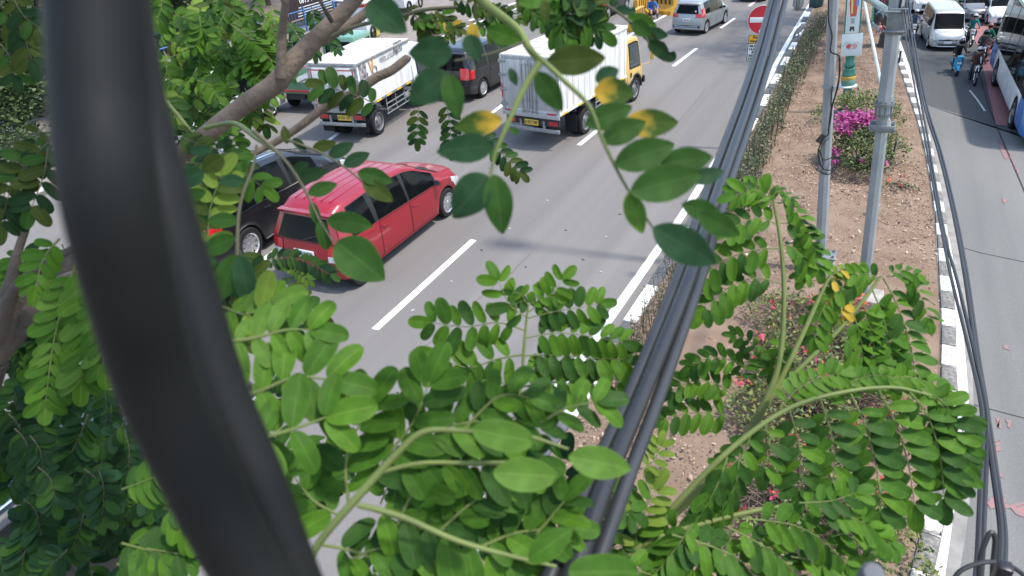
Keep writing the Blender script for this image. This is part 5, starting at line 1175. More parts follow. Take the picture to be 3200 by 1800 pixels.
# white van and black car half hidden by the leaves
r_ = thing('van', 'white van glimpsed behind the branches at the left pavement', 'van'); s_ = van_sh
build_car(r_, s_, P_WHITE, .35, [(1.6, 2.9), (2.95, 3.95)], [(.4, 1.4), (1.5, 2.8), (2.95, 4.0)], ws=(4.0, 4.70), belt=(3.2, 5.6), rear_win=(1.3, 1.85, .8), tails=(.7, 1.1, .8, .1, 2, 2.9), spoiler=False, plate=(False, .6, M_PLATE, '', M_INK))
a_ = at(560, 500); r_.location = (a_.x-.9, a_.y+2.4, 0); r_.rotation_euler = (0, 0, math.radians(4)); r_.scale = (.85,)*3
r_ = thing('car', 'black car with silver roof rails under the leaves in the lower left corner', 'car'); s_ = mpv(4.6, 1.74, 1.66, 2.75, .85, .32)
build_car(r_, s_, P_BLACK, .32, [(1.35, 2.24), (2.28, 3.2)], [(.45, 1.25), (1.35, 2.22), (2.30, 3.15)], ws=(2.8, 3.5), rear_win=(1.04, 1.45, .8), tails=(.75, 1.08, .6, .3, 2.2, 3.2), plate=(False, .72, M_PLATE, '', M_INK), rails=True, heads=(.6, 2.3, 3.3, .62, .78, .6), mirror_y=3.1)
a_ = at(360, 1640); r_.location = (a_.x, a_.y, 0); r_.rotation_euler = (0, 0, math.radians(3)); r_.scale = (.9,)*3
r_ = thing('minibus', 'bright blue minibus beyond the pavement behind the thick near cables', 'minibus')
build_car(r_, van_sh, paint('paint_skyblue', (.03, .25, .62)), .35, [(1.6, 2.9), (2.95, 3.95)], [(.4, 1.4), (1.5, 2.8), (2.95, 4.0)], ws=(4.0, 4.70), belt=(3.2, 5.6), rear_win=(1.3, 1.85, .8), spoiler=False)
a_ = at(470, 215); r_.location = (a_.x-2.5, a_.y, .05); r_.rotation_euler = (0, 0, math.radians(20)); r_.scale = (1.15,)*3
# trees behind the pavement
tl = ['roadside tree behind the white van', 'roadside tree behind the blue minibus', 'roadside tree at the near end of the blue railing', 'roadside tree left of the brown billboard', 'roadside tree behind the brown billboard', 'roadside tree right of the brown billboard', 'roadside tree beyond the second white cart']
for k, (x, y, H, sp_) in enumerate([(-23.5, 13.5, 5.4, 2.2), (-28, 18.0, 6.0, 2.4), (-27.5, 23.0, 5.6, 2.2), (-30.5, 27.0, 6.4, 2.6), (-34, 34, 7.5, 3.0), (-30, 40, 7.5, 3.0), (-29, 48, 8, 3.2)]):
    big_tree(tl[k], (x, y, .05), .14, H, sp_, 40+k, 7600)['group'] = 'trees along the far pavement'
for k, (x, y, h_, r_) in enumerate([(-22.0, 10.6, 2.6, 1.5), (-24.6, 13.2, 3.4, 1.9), (-27.2, 16.2, 4.2, 2.2), (-29.5, 20.2, 4.4, 2.3), (-29.0, 24.0, 3.6, 2.0), (-32.0, 27.5, 5.0, 2.5), (-34.5, 23.0, 6.0, 3.0), (-38, 33, 6.5, 3.4)]):
    bush('leafy_tree', ['bushy dark tree at the left edge behind the pavement', 'bushy dark tree second from the left edge', 'tall bushy tree left of the thick near cables', 'tall bushy tree behind the blue minibus', 'bushy tree behind the near end of the railing', 'tall bushy tree left of the brown billboard', 'large bushy tree furthest back on the left', 'large bushy tree behind the brown billboard'][k], 'tree', (x, y), r_, r_, h_, 5200, 26, [], L_PINK, .05, L_TREE, 80+k, .17)
for k, (x, y) in enumerate([(-19.2, 7.4), (-19.6, 9.8), (-19.4, 12.6)]):
    bush('shrub', ['low dark shrub on the pavement at the left edge', 'low dark shrub between the left edge and the white van', 'low dark shrub close to the white van'][k], 'shrub', (x, y), .8, .9, 1.0, 1500, 24, [], L_PINK, .05, L_TREE, 60+k, .10)

# ---------------------------------------------------------------- cables close to the camera
def cable(name, label, pts, r, group=None, m=M_CABLE, n=16, parent=None):
    P = spline([dp(x, y, d) for x, y, d in pts], 8); ext = 2.0 if label is None or 'bundle' in (label or '') or 'thick' in label or 'thin' in label else .4
    P = [P[0]+(P[0]-P[1]).normalized()*ext]+P+[P[-1]+(P[-1]-P[-2]).normalized()*ext*.6]; mb = MB(); mb.tube(P, r, n); o = mb.build(name, m, parent)
    if label: tag(o, label, 'cable', group)
    return o
M_CABN = mat('cable_sheath', (.009, .0095, .009), .58, var=(40, .25), spec=.22)
cable('cable', 'thick out-of-focus black cable running down the left, the wider of two', [(285, -260, .205), (300, 0, .208), (315, 300, .210), (345, 600, .212), (410, 900, .228), (494, 1200, .252), (628, 1500, .27), (784, 1800, .287), (940, 2060, .30)], .0140, 'near cables on the left', M_CABN, 24)
cable('cable', 'thick out-of-focus black cable running down the left, the narrower of two', [(340, -260, .31), (372, 0, .31), (420, 300, .31), (496, 600, .31), (586, 900, .315), (676, 1200, .32), (800, 1500, .325), (912, 1800, .33), (1020, 2060, .34)], .0128, 'near cables on the left', M_CABN, 24)
# bundle of three cables crossing the median side
bundle = thing('cable_bundle', 'bundle of black and grey cables slanting across the kerb in front of the median', 'cable bundle', dp(2100, 900, 1.4))
M_CABG = mat('cable_grey', (.030, .032, .035), .40, var=(12, .2), spec=.4); M_CABB = mat('cable_bundle_black', (.020, .021, .023), .36, spec=.4)
ctr = [(2465, -120, 2.55), (2430, 0, 2.45), (2392, 150, 2.2), (2347, 300, 1.95), (2295, 450, 1.72), (2242, 600, 1.52), (2152, 870, 1.24), (2003, 1242, 1.02), (1898, 1490, .90), (1785, 1800, .79), (1700, 2040, .73)]
for k, (off, r, dd, m_) in enumerate([(-.021, .0105, .0, M_CABG), (.0005, .0125, -.012, M_CABB), (.0235, .0098, .004, M_CABG)]):
    pts = [(x+off*FPX/d*(1+.15*math.sin(y*.004+k)), y, d+dd) for x, y, d in ctr]
    o = cable('cable_strand', None, pts, r, None, m_, 16, bundle); o.location = -bundle.location
for (x, y, d) in [(2205, 705, 1.39), (1795, 1772, .80)]:
    p0, p1 = dp(x-60*1.2/d*.9, y+10, d-.02), dp(x+60*1.2/d*.9, y-14, d-.02); 
# thin cables over the side-road kerb
thin = [('thin black cable over the side-road kerb, leftmost at the top', [(2818, -40, 8.5), (2821, 41, 8), (2846, 207, 6.4), (2887, 414, 5.0), (2902, 500, 4.6), (2945, 732, 3.7), (2974, 873, 3.2), (3030, 1100, 2.7), (3060, 1230, 2.4), (3071, 1331, 2.25), (3063, 1552, 2.0), (3055, 1740, 1.85), (3045, 1850, 1.75)], .0075),
        ('thin black cable hugging the leftmost one over the side-road kerb', [(2824, -40, 8.5), (2828, 41, 8), (2856, 207, 6.4), (2896, 414, 5.0), (2910, 500, 4.6), (2952, 732, 3.7), (2990, 873, 3.2), (3045, 1100, 2.7), (3075, 1240, 2.4), (3085, 1340, 2.25), (3077, 1552, 2.0), (3069, 1740, 1.85), (3060, 1850, 1.75)], .0075),
        ('thin black cable third from the kerb, drifting towards the bottom corner', [(2832, -40, 8.5), (2838, 41, 8), (2879, 290, 5.7), (2933, 476, 4.7), (2974, 645, 4.0), (3012, 844, 3.3), (3049, 1100, 2.7), (3072, 1248, 2.4), (3107, 1497, 2.05), (3128, 1663, 1.9), (3120, 1820, 1.75)], .0085),
        ('thin black cable furthest from the kerb, drifting towards the bottom corner', [(2838, -40, 8.5), (2845, 41, 8), (2887, 290, 5.7), (2941, 476, 4.7), (2982, 645, 4.0), (3020, 844, 3.3), (3056, 1100, 2.7), (3080, 1248, 2.4), (3117, 1497, 2.05), (3140, 1663, 1.9), (3134, 1820, 1.75)], .0075)]
for lb, pts, r in thin: cable('cable', lb, pts, r, 'thin cables over the side road', M_CABLE, 8)
cable('cable', 'hooked end of a black cable in the bottom right corner', [(3060, 1830, 1.6), (3064, 1745, 1.6), (3085, 1680, 1.6), (3100, 1664, 1.6), (3110, 1690, 1.6), (3104, 1760, 1.6), (3100, 1840, 1.6)], .006, 'thin cables over the side road', M_CABLE, 8)
cable('cable', 'loose loop of black cable at the bottom right edge', [(2970, 1830, 1.5), (3000, 1785, 1.5), (3060, 1760, 1.5), (3120, 1758, 1.5), (3180, 1782, 1.5), (3230, 1830, 1.5)], .005, 'thin cables over the side road', M_CABLE, 8)
q = MB(); c_ = dp(2724, 1800, .6); q.lathe([(.0, .010), (.007, .0098), (.0098, .007), (.0105, 0), (.0105, -.06), (.0, -.06)], 18); bk = q.build('mount_stud', mat('stud_grey', (.12, .125, .13), .7, var=(60, .2)), None); bk.location = c_; bk.rotation_euler = (.4, 0, 0); tag(bk, 'grey rounded metal stud at the bottom edge', 'stud')
q = MB(); c_ = dp(3128, 1800, 1.2); q.box((0, 0, 0), (.024, .024, .06), None, .005); o = q.build('cable_sleeve', M_TRIM, None, loc=c_); tag(o, 'dark sleeve gripping the cables in the bottom right corner', 'sleeve')

# ---------------------------------------------------------------- leaves
def leaf_material(name, c, c2, rough=.55, tr=.30):
    m = mat(name, c, rough, spec=.12)
    nt = m.node_tree; b = nt.nodes['Principled BSDF']; uv = nt.nodes.new('ShaderNodeUVMap'); sep = nt.nodes.new('ShaderNodeSeparateXYZ'); nt.links.new(uv.outputs[0], sep.inputs[0])
    oi = nt.nodes.new('ShaderNodeObjectInfo'); geo = nt.nodes.new('ShaderNodeNewGeometry')
    ab = nt.nodes.new('ShaderNodeMath'); ab.operation = 'SUBTRACT'; ab.inputs[1].default_value = .5; nt.links.new(sep.outputs[1], ab.inputs[0])
    a2 = nt.nodes.new('ShaderNodeMath'); a2.operation = 'ABSOLUTE'; nt.links.new(ab.outputs[0], a2.inputs[0])
    mr = nt.nodes.new('ShaderNodeMapRange'); mr.inputs[1].default_value = .0; mr.inputs[2].default_value = .045; mr.inputs[3].default_value = .55; mr.inputs[4].default_value = 0; nt.links.new(a2.outputs[0], mr.inputs[0])
    # oblique side veins
    vv = nt.nodes.new('ShaderNodeMath'); vv.operation = 'MULTIPLY_ADD'; vv.inputs[1].default_value = -.9; nt.links.new(a2.outputs[0], vv.inputs[0]); nt.links.new(sep.outputs[0], vv.inputs[2])
    sn = nt.nodes.new('ShaderNodeMath'); sn.operation = 'MULTIPLY'; sn.inputs[1].default_value = 62; nt.links.new(vv.outputs[0], sn.inputs[0])
    s2 = nt.nodes.new('ShaderNodeMath'); s2.operation = 'SINE'; nt.links.new(sn.outputs[0], s2.inputs[0])
    m2 = nt.nodes.new('ShaderNodeMapRange'); m2.inputs[1].default_value = .86; m2.inputs[2].default_value = 1; m2.inputs[3].default_value = 0; m2.inputs[4].default_value = .12; nt.links.new(s2.outputs[0], m2.inputs[0])
    ad = nt.nodes.new('ShaderNodeMath'); ad.operation = 'ADD'; nt.links.new(mr.outputs[0], ad.inputs[0]); nt.links.new(m2.outputs[0], ad.inputs[1])
    m3_ = nt.nodes.new('ShaderNodeMapRange'); m3_.inputs[1].default_value = .44; m3_.inputs[2].default_value = .5; m3_.inputs[3].default_value = 0; m3_.inputs[4].default_value = .45; nt.links.new(a2.outputs[0], m3_.inputs[0])  # paler leaf margins paint in the look of backlit edges
    ad2 = nt.nodes.new('ShaderNodeMath'); ad2.operation = 'ADD'; nt.links.new(ad.outputs[0], ad2.inputs[0]); nt.links.new(m3_.outputs[0], ad2.inputs[1]); ad = ad2
    tc = nt.nodes.new('ShaderNodeTexCoord'); nz = nt.nodes.new('ShaderNodeTexNoise'); nz.inputs['Scale'].default_value = 3.2; nz.inputs['Detail'].default_value = 5; nt.links.new(tc.outputs['Object'], nz.inputs['Vector'])
    rp = nt.nodes.new('ShaderNodeValToRGB'); rp.color_ramp.elements[0].position = .3; rp.color_ramp.elements[1].position = .72; rp.color_ramp.elements[0].color = (*[x*.78 for x in c], 1); rp.color_ramp.elements[1].color = (*[x*1.15 for x in c], 1); nt.links.new(nz.outputs['Fac'], rp.inputs['Fac'])
    mx = nt.nodes.new('ShaderNodeMix'); mx.data_type = 'RGBA'; nt.links.new(ad.outputs[0], mx.inputs['Factor']); nt.links.new(rp.outputs[0], mx.inputs['A']); mx.inputs['B'].default_value = (*c2, 1)
    sp_ = nt.nodes.new('ShaderNodeTexNoise'); sp_.inputs['Scale'].default_value = 7.5; sp_.inputs['Detail'].default_value = 6; sp_.inputs['Roughness'].default_value = .7; nt.links.new(tc.outputs['Object'], sp_.inputs['Vector'])
    sr = nt.nodes.new('ShaderNodeMapRange'); sr.inputs[1].default_value = .62; sr.inputs[2].default_value = .74; sr.inputs[3].default_value = 0; sr.inputs[4].default_value = .6; nt.links.new(sp_.outputs['Fac'], sr.inputs[0])
    m4 = nt.nodes.new('ShaderNodeMix'); m4.data_type = 'RGBA'; nt.links.new(sr.outputs[0], m4.inputs['Factor']); nt.links.new(mx.outputs['Result'], m4.inputs['A']); m4.inputs['B'].default_value = (c2[0]*1.1, c2[1]*.75, c2[2], 1); mx = m4
    nt.links.new(mx.outputs['Result'], b.inputs['Base Color'])
    t = nt.nodes.new('ShaderNodeBsdfTranslucent'); nt.links.new(mx.outputs['Result'], t.inputs[0]); ms = nt.nodes.new('ShaderNodeMixShader'); ms.inputs[0].default_value = tr
    nt.links.new(b.outputs[0], ms.inputs[1]); nt.links.new(t.outputs[0], ms.inputs[2]); nt.links.new(ms.outputs[0], nt.nodes['Material Output'].inputs[0])
    return m
PAL = [leaf_material('leaf_fresh', (0.066, 0.155, 0.012), (0.16, 0.25, 0.04)), leaf_material('leaf_green', (0.045, 0.118, 0.011), (0.11, 0.19, 0.03)), leaf_material('leaf_mid', (0.029, 0.08, 0.012), (0.07, 0.12, 0.03)),
       leaf_material('leaf_dark', (0.013, 0.04, 0.011), (0.035, 0.07, 0.022)), leaf_material('leaf_bluegreen', (0.022, 0.062, 0.024), (0.05, 0.095, 0.04)), leaf_material('leaf_yellowgreen', (0.13, 0.2, 0.025), (0.22, 0.28, 0.06)),  # leaf_dark also paints in left-side shade, leaf_bluegreen a bluish sheen on near leaves
       leaf_material('leaf_yellow', (0.42, 0.28, 0.03), (0.5, 0.36, 0.08)), leaf_material('leaf_pale', (0.08, 0.165, 0.022), (0.15, 0.24, 0.05)), leaf_material('leaf_olive', (0.045, 0.068, 0.01), (0.09, 0.115, 0.03))]
FRESH, GREEN, MID, DARK, BLUE, YG, YEL, PALE, OLIVE, TURN = range(10)
tm = leaf_material('leaf_turning', (.045, .085, .014), (.10, .14, .03)); nt_ = tm.node_tree; bb_ = nt_.nodes['Principled BSDF']; lk_ = bb_.inputs['Base Color'].links[0].from_socket
uv_ = nt_.nodes.new('ShaderNodeUVMap'); nz_ = nt_.nodes.new('ShaderNodeTexNoise'); nz_.inputs['Scale'].default_value = 2.5; nz_.inputs['Detail'].default_value = 6; nt_.links.new(uv_.outputs[0], nz_.inputs['Vector']); sx_ = nt_.nodes.new('ShaderNodeSeparateXYZ'); nt_.links.new(uv_.outputs[0], sx_.inputs[0])
ma_ = nt_.nodes.new('ShaderNodeMath'); ma_.operation = 'MULTIPLY_ADD'; ma_.inputs[1].default_value = .9; nt_.links.new(nz_.outputs['Fac'], ma_.inputs[0]); nt_.links.new(sx_.outputs[0], ma_.inputs[2])
mr_ = nt_.nodes.new('ShaderNodeMapRange'); mr_.inputs[1].default_value = .62; mr_.inputs[2].default_value = 1.0; mr_.inputs[3].default_value = 1; mr_.inputs[4].default_value = 0; nt_.links.new(ma_.outputs[0], mr_.inputs[0])
mm_ = nt_.nodes.new('ShaderNodeMix'); mm_.data_type = 'RGBA'; nt_.links.new(mr_.outputs[0], mm_.inputs['Factor']); nt_.links.new(lk_, mm_.inputs['A']); mm_.inputs['B'].default_value = (.42, .27, .03, 1); nt_.links.new(mm_.outputs['Result'], bb_.inputs['Base Color'])
for n_ in nt_.nodes:
    if n_.type == 'BSDF_TRANSLUCENT': nt_.links.new(mm_.outputs['Result'], n_.inputs[0])
PAL.append(tm)
def leaf_geo(asp, fold, bend, obov, bite=False, n=11, point=False, twist=0.0, wave=.012):
    V, F, UV = [], [], []
    for i in range(n+1):
        t = .5-.5*math.cos(math.pi*i/n); u = t**obov
        w = asp*.5*(max(0, math.sin(math.pi*u))**.72) if point else asp*.5*(max(0, 1-abs(2*u-1)**2.3)**(1/2.0))*(.88+.16*t)
        w = max(w, .010 if i == 0 else .003)
        wl = wr = w
        if bite and .45 < t < .8: wl *= .35+.5*abs(math.sin(t*40))
        z0 = -bend*(t-.15)**2; x = t; tw = twist*(t-.5)
        for s, ww in ((-1, wr), (-.5, wr*.5), (0, 0), (.5, wl*.5), (1, wl)):
            a = abs(s); y = (ww if s > 0 else -ww) if s else 0; V.append((x, y, z0+tw*y+fold*abs(y)*(1.35-.35*a)+wave*math.sin(t*14+s*2+asp*20)*a)); UV.append((t, .5+s*.5))
    for i in range(n):
        for j in range(4): a = i*5+j; F.append((a, a+5, a+6, a+1))
    return np.array(V), F, UV
LEAFV = [leaf_geo(.50, .26, .20, .95), leaf_geo(.56, .18, .12, .93, twist=.5), leaf_geo(.46, .40, .34, .96, twist=-.4), leaf_geo(.52, .14, -.14, .92, wave=.02), leaf_geo(.50, .22, .2, .92, True), leaf_geo(.72, .20, .14, .90), leaf_geo(.50, .18, .16, .86, point=True, twist=.3), leaf_geo(.70, .22, .14, .80, point=True, wave=.02), leaf_geo(.50, .30, .40, .95, twist=.7)]
def leaf_me(k):
    V, F, UV = LEAFV[k]; me = bpy.data.meshes.new('leaf'); me.from_pydata([tuple(v) for v in V], [], F); uvl = me.uv_layers.new(name='UVMap')
    for lp in me.loops: uvl.data[lp.index].uv = UV[lp.vertex_index]
    me.materials.append(PAL[0]); me.polygons.foreach_set('use_smooth', [True]*len(F)); return me
LEAFM = [leaf_me(k) for k in range(len(LEAFV))]
M_TWIG = mat('twig_green', (.15, .19, .045), .6, var=(15, .3), trans=.1); M_TWIGD = mat('twig_dark', (.09, .085, .045), .7, var=(15, .3)); M_BRANCH = mat('branch_bark', (.155, .115, .085), .85, var=(14, .45, 8), bump=(60, .6)); M_BRANCHD = mat('branch_bark_dark', (.085, .065, .05), .85, var=(14, .45, 8), bump=(60, .6))
class Tree:
    def __init__(s, label, base): s.root = thing('tree', label, 'tree', base); s.base = Vector(base); s.leaves = []; s.seed = random.Random(hash(label) % 1000 if False else len(label))
    def tube(s, name, pts, m, smooth=8, n=10):
        """pts: (px, py, depth, width in px)"""
        P = spline([(*dp(x, y, d),) for x, y, d, w in pts], smooth); Rr = spline([(w*d/FPX/2, 0, 0) for x, y, d, w in pts], smooth)
        mb = MB(); mb.tube(P, [max(.0006, r.x) for r in Rr], n); o = mb.build(name, m, s.root); o.location = -s.base; return o
    def leaf(s, p, d, nrm, L, pal, var, parent, px):
        x = d.normalized(); y = nrm.cross(x)
        if y.length < 1e-4: y = x.orthogonal()
        y.normalize(); z = x.cross(y); m = Matrix((x*L, y*L, z*L)).transposed().to_4x4(); m.translation = p; s.leaves.append((m, px, pal, var, parent))
    def frond(s, pts, n, lpx, pals, twig=None, ang=64, up=.55, tilt=0.0, start=.16, term=True, stem=1.0, sides=(1, -1), droop=.12, var=None, wst=None):
        """pts: pixel path (px, py, depth); n pairs of leaflets of lpx pixels"""
        g = s.seed; P = spline([tuple(dp(x, y, d)) for x, y, d in pts], 8); dm = sum(p[2] for p in pts)/len(pts)
        w = (wst or max(3.0, lpx*.055))*stem; k = len(P); mb = MB(); mb.tube(P, [max(.0005, w*dm/FPX/2*(1.25-.85*i/k)) for i in range(k)], 6)
        st = mb.build('frond_stem', twig or M_TWIG, s.root); st.location = -s.base
        dist = [0]
        for a, b in zip(P, P[1:]): dist.append(dist[-1]+(b-a).length)
        T = dist[-1]; L = lpx*dm/FPX; ax = Vector((g.uniform(-1, 1), g.uniform(-1, 1), g.uniform(-1, 1)))*tilt
        def sample(t):
            q = t*T
            for i in range(k-1):
                if dist[i+1] >= q: f = (q-dist[i])/max(1e-9, dist[i+1]-dist[i]); return P[i].lerp(P[i+1], f), (P[min(i+2, k-1)]-P[max(i-1, 0)]).normalized()
            return P[-1], (P[-1]-P[-3]).normalized()
        for i in range(n):
            t = start+(1-start)*(i/(max(1, n-1)))*.97 if n > 1 else .8
            for sd in sides:
                tt = min(1, max(.02, t+g.uniform(-.008, .008))); p, tg = sample(tt)
                vw = (CAM-p).normalized(); nr = (vw*(1-up)+Vector((0, 0, 1))*up+ax+Vector((g.uniform(-1, 1), g.uniform(-1, 1), g.uniform(-1, 1)))*.17).normalized()
                sv = tg.cross(nr).normalized()*sd; a = math.radians(ang+g.uniform(-6, 6)-12*i/max(1, n))
                d = tg*math.cos(a)+sv*math.sin(a)+Vector((0, 0, -droop))*g.uniform(.3, 1.3)
                LL = L*g.uniform(.82, 1.08)*(1 if i else .82)*(1 if i < n-1 else .9); pal = g.choice(pals)
                s.leaf(p+d.normalized()*L*.04, d, nr, LL, pal, g.choice([0, 0, 1, 1, 2, 3, 8]) if var is None else var, st, lpx)
        if term:
            p, tg = sample(1.0); nr = ((CAM-p).normalized()*(1-up)+Vector((0, 0, 1))*up+ax).normalized(); s.leaf(p, tg+Vector((0, 0, -droop)), nr, L*.95, g.choice(pals), 1, st, lpx)
        return st
    def single(s, px, py, depth, dx, dy, lpx, pal, var=1, up=.35, dz=0.0, parent=None):
        """one leaf from a pixel towards (dx, dy) on screen"""
        p = dp(px, py, depth); var = {1: 6, 5: 7, 0: 6}.get(var, var); d = (cR*dx-cU*dy)+cF*dz; nr = ((CAM-p).normalized()*(1-up)+Vector((0, 0, 1))*up).normalized(); s.leaf(p, d, nr, lpx*depth/FPX, pal, var, parent or s.any, lpx)
    def finish(s, limit=300):
        L = s.leaves
        def vis(t):
            w = t[0].translation-CAM; z = w.dot(cF)
            if z < .05: return 0
            x, y = 1600+FPX*w.dot(cR)/z, 900-FPX*w.dot(cU)/z
            return t[1] if -60 < x < 3260 and -60 < y < 1860 else 0
        L.sort(key=vis, reverse=True); one, rest = L[:limit], L[limit:]
        for m, px, pal, var, par in one:
            o = link('leaf', LEAFM[var], par); o.matrix_parent_inverse = Matrix.Identity(4); o.matrix_basis = m
            o.material_slots[0].link = 'OBJECT'; o.material_slots[0].material = PAL[pal]
        if rest:
            VV, FF, MI, UVs = [], [], [], []; o_ = 0
            for m, px, pal, var, par in rest:
                V, F, UV = LEAFV[var]; A = np.array(m); VV.append(V @ A[:3, :3].T+A[:3, 3]); FF += [tuple(i+o_ for i in f) for f in F]; MI += [pal]*len(F); UVs += UV; o_ += len(V)
            VV = np.concatenate(VV)-np.array(s.base); me = bpy.data.meshes.new('leaves'); me.from_pydata(VV.tolist(), [], FF); uvl = me.uv_layers.new(name='UVMap')
            vi = np.empty(len(me.loops), np.int32); me.loops.foreach_get('vertex_index', vi); uvl.data.foreach_set('uv', np.array(UVs, np.float32)[vi].ravel())
            for p in PAL: me.materials.append(p)
            me.polygons.foreach_set('material_index', MI); me.polygons.foreach_set('use_smooth', [True]*len(FF)); me.update()
            o = link('leaves', me, s.root); o['kind'] = 'stuff'
def dd(pts, d0, d1=None):
    d1 = d0 if d1 is None else d1; n = len(pts); return [(x*1.2422, y*1.2422, d0+(d1-d0)*i/(n-1)) for i, (x, y) in enumerate(pts)]
def F(tree, pts, n, ld, pals, d=None, d1=None, **k):
    """frond in 2576-wide picture coordinates; depth follows from the leaf size"""
    lp = ld*1.27; dep = d or 105/lp; n = max(n, round(sum(math.dist(a, b) for a, b in zip(pts, pts[1:]))*.84/(ld*.41))); return tree.frond(dd(pts, dep, d1), n, lp, pals, **k)

# ======== tree on the right: young shoots rising from below the camera
TR = Tree('young bright green shoots with drooping feathery fronds below the camera', (.35, 1.6, .12))
G_ = [FRESH, FRESH, GREEN, GREEN, MID]
dS = 1.35
TR.tube('shoot', [(x*1.2422, y*1.2422, dS, w) for x, y, w in [(1440, 1500, 26), (1700, 1290, 26), (1860, 1120, 24), (1930, 1000, 22), (1962, 900, 17), (1972, 760, 14), (1965, 620, 12), (1945, 500, 8)]], M_TWIG)
TR.tube('shoot', [(x*1.2422, y*1.2422, dS, w) for x, y, w in [(1880, 1090, 18), (1950, 980, 18), (2010, 860, 16), (2060, 750, 13), (2090, 690, 9)]], M_TWIG)
TR.tube('shoot', [(x*1.2422, y*1.2422, dS, w) for x, y, w in [(1930, 1010, 16), (2030, 910, 15), (2110, 830, 14), (2180, 745, 12), (2215, 695, 8)]], M_TWIG)
TR.tube('shoot', [(x*1.2422, y*1.2422, 1.25, w) for x, y, w in [(1500, 1500, 24), (1700, 1270, 21), (1850, 1120, 18), (1990, 1025, 15), (2130, 985, 13), (2250, 975, 11), (2340, 995, 7)]], M_TWIG)
TR.tube('shoot', [(x*1.2422, y*1.2422, 1.2, w) for x, y, w in [(1480, 1500, 26), (1610, 1375, 22), (1760, 1320, 18), (1900, 1285, 15), (1990, 1270, 10)]], M_TWIG)
TR.tube('shoot', [(x*1.2422, y*1.2422, 1.15, w) for x, y, w in [(1300, 1040, 12), (1312, 960, 11), (1318, 880, 10), (1325, 800, 8), (1330, 765, 5)]], M_TWIG)
def limb(T, name, pts, m): mb = MB(); mb.tube(spline([p for p, r in pts], 6), [r.x for r in spline([(r, 0, 0) for p, r in pts], 6)], 10); o = mb.build(name, m, T.root); o.location = -T.base; return o
_j = Vector((.15, 1.1, 3.6)); limb(TR, 'trunk', [(Vector((.35, 1.6, .05)), .06), (Vector((.3, 1.4, 1.6)), .05), (_j, .035)], M_BRANCH)
for px_, py_, dep_ in ((1440, 1500, 1.35), (1500, 1500, 1.25), (1480, 1500, 1.2)): e_ = dp(px_*1.2422, py_*1.2422, dep_); limb(TR, 'shoot_base', [(_j-Vector((0, 0, .05)), .022), (_j.lerp(e_, .5)+Vector((0, -.02, .05)), .014), (e_, .0095)], M_TWIG)
e_ = dp(1300*1.2422, 1040*1.2422, 1.15); limb(TR, 'shoot_base', [(_j-Vector((0, 0, .05)), .016), (_j.lerp(e_, .5)+Vector((-.05, 0, -.12)), .008), (e_, .0035)], M_TWIG)
TR.any = TR.root.children[0]
R = lambda pts, n, ld, pals=G_, **k: F(TR, pts, n, ld, pals, **k)
dT = 1.35
# upper shoot, left side
for a in [([(1950, 520), (1905, 482), (1850, 490)], 4, 50), ([(1955, 565), (1905, 548), (1838, 575)], 4, 52), ([(1962, 625), (1905, 628), (1820, 655), (1770, 700)], 5, 60), ([(1968, 715), (1905, 700), (1835, 722), (1775, 780)], 5, 62), ([(1946, 500), (1925, 480), (1900, 470)], 3, 32)]: R(*a, d=dT, up=.35)
for a in [([(1948, 510), (1985, 515), (2020, 560), (2048, 615)], 7, 42), ([(1956, 560), (2005, 570), (2045, 620), (2060, 672)], 8, 46), ([(1962, 615), (2000, 625), (2030, 670), (2025, 690)], 5, 46), ([(1944, 495), (1960, 480), (1990, 500)], 4, 30)]: R(*a, d=dT, up=.65, tilt=.2)
# whorl at the right tip
for a in [([(2222, 700), (2258, 770), (2290, 870), (2302, 950)], 9, 60), ([(2195, 730), (2222, 800), (2240, 880), (2250, 955)], 8, 60), ([(2232, 695), (2285, 700), (2318, 750), (2335, 800)], 6, 46), ([(2172, 760), (2190, 830), (2205, 900)], 5, 52), ([(2118, 850), (2150, 880), (2175, 940)], 3, 56), ([(2235, 690), (2270, 680), (2300, 690)], 4, 38), ([(2150, 800), (2165, 850), (2170, 900)], 4, 50)]: R(*a, d=dT, up=.68, tilt=.15)
for a in [([(2205, 705), (2160, 700), (2105, 730), (2080, 770)], 6, 46), ([(2210, 700), (2185, 690), (2150, 690)], 4, 40), ([(2080, 760), (2060, 800), (2050, 850)], 3, 48)]: R(*a, d=dT, up=.3)
R([(2080, 700), (2110, 720), (2115, 800)], 4, 38, [YG, YG, YEL], d=dT); R([(2095, 690), (2120, 680), (2135, 700)], 3, 26, [YG, YEL], d=dT)
# long drooping fronds
for a in [([(2335, 990), (2385, 1040), (2405, 1120), (2400, 1215)], 8, 68), ([(2280, 975), (2335, 1050), (2365, 1150), (2375, 1255)], 8, 74), ([(2210, 980), (2255, 1070), (2285, 1170), (2300, 1270)], 8, 76), ([(2140, 990), (2180, 1080), (2205, 1180), (2215, 1290)], 8, 76), ([(2065, 1008), (2090, 1085), (2100, 1150), (2095, 1215)], 5, 70), ([(1985, 1030), (2005, 1095), (2015, 1160), (2010, 1235)], 5, 66), ([(2320, 985), (2370, 1010), (2420, 1080), (2425, 1150)], 6, 60), ([(1925, 1070), (1935, 1120), (1925, 1180)], 3, 60), ([(1890, 1090), (1870, 1140), (1830, 1180)], 3, 56)]: R(*a, [GREEN, GREEN, FRESH, MID, MID], d=1.25, up=.30, ang=70)
for a in [([(2040, 1015), (2110, 975), (2190, 945), (2260, 950)], 9, 46), ([(2170, 982), (2250, 950), (2320, 955), (2380, 985)], 9, 50), ([(1960, 1035), (2000, 985), (2060, 950), (2110, 940)], 6, 48)]: R(*a, [FRESH, FRESH, GREEN, PALE], d=1.27, up=.55)
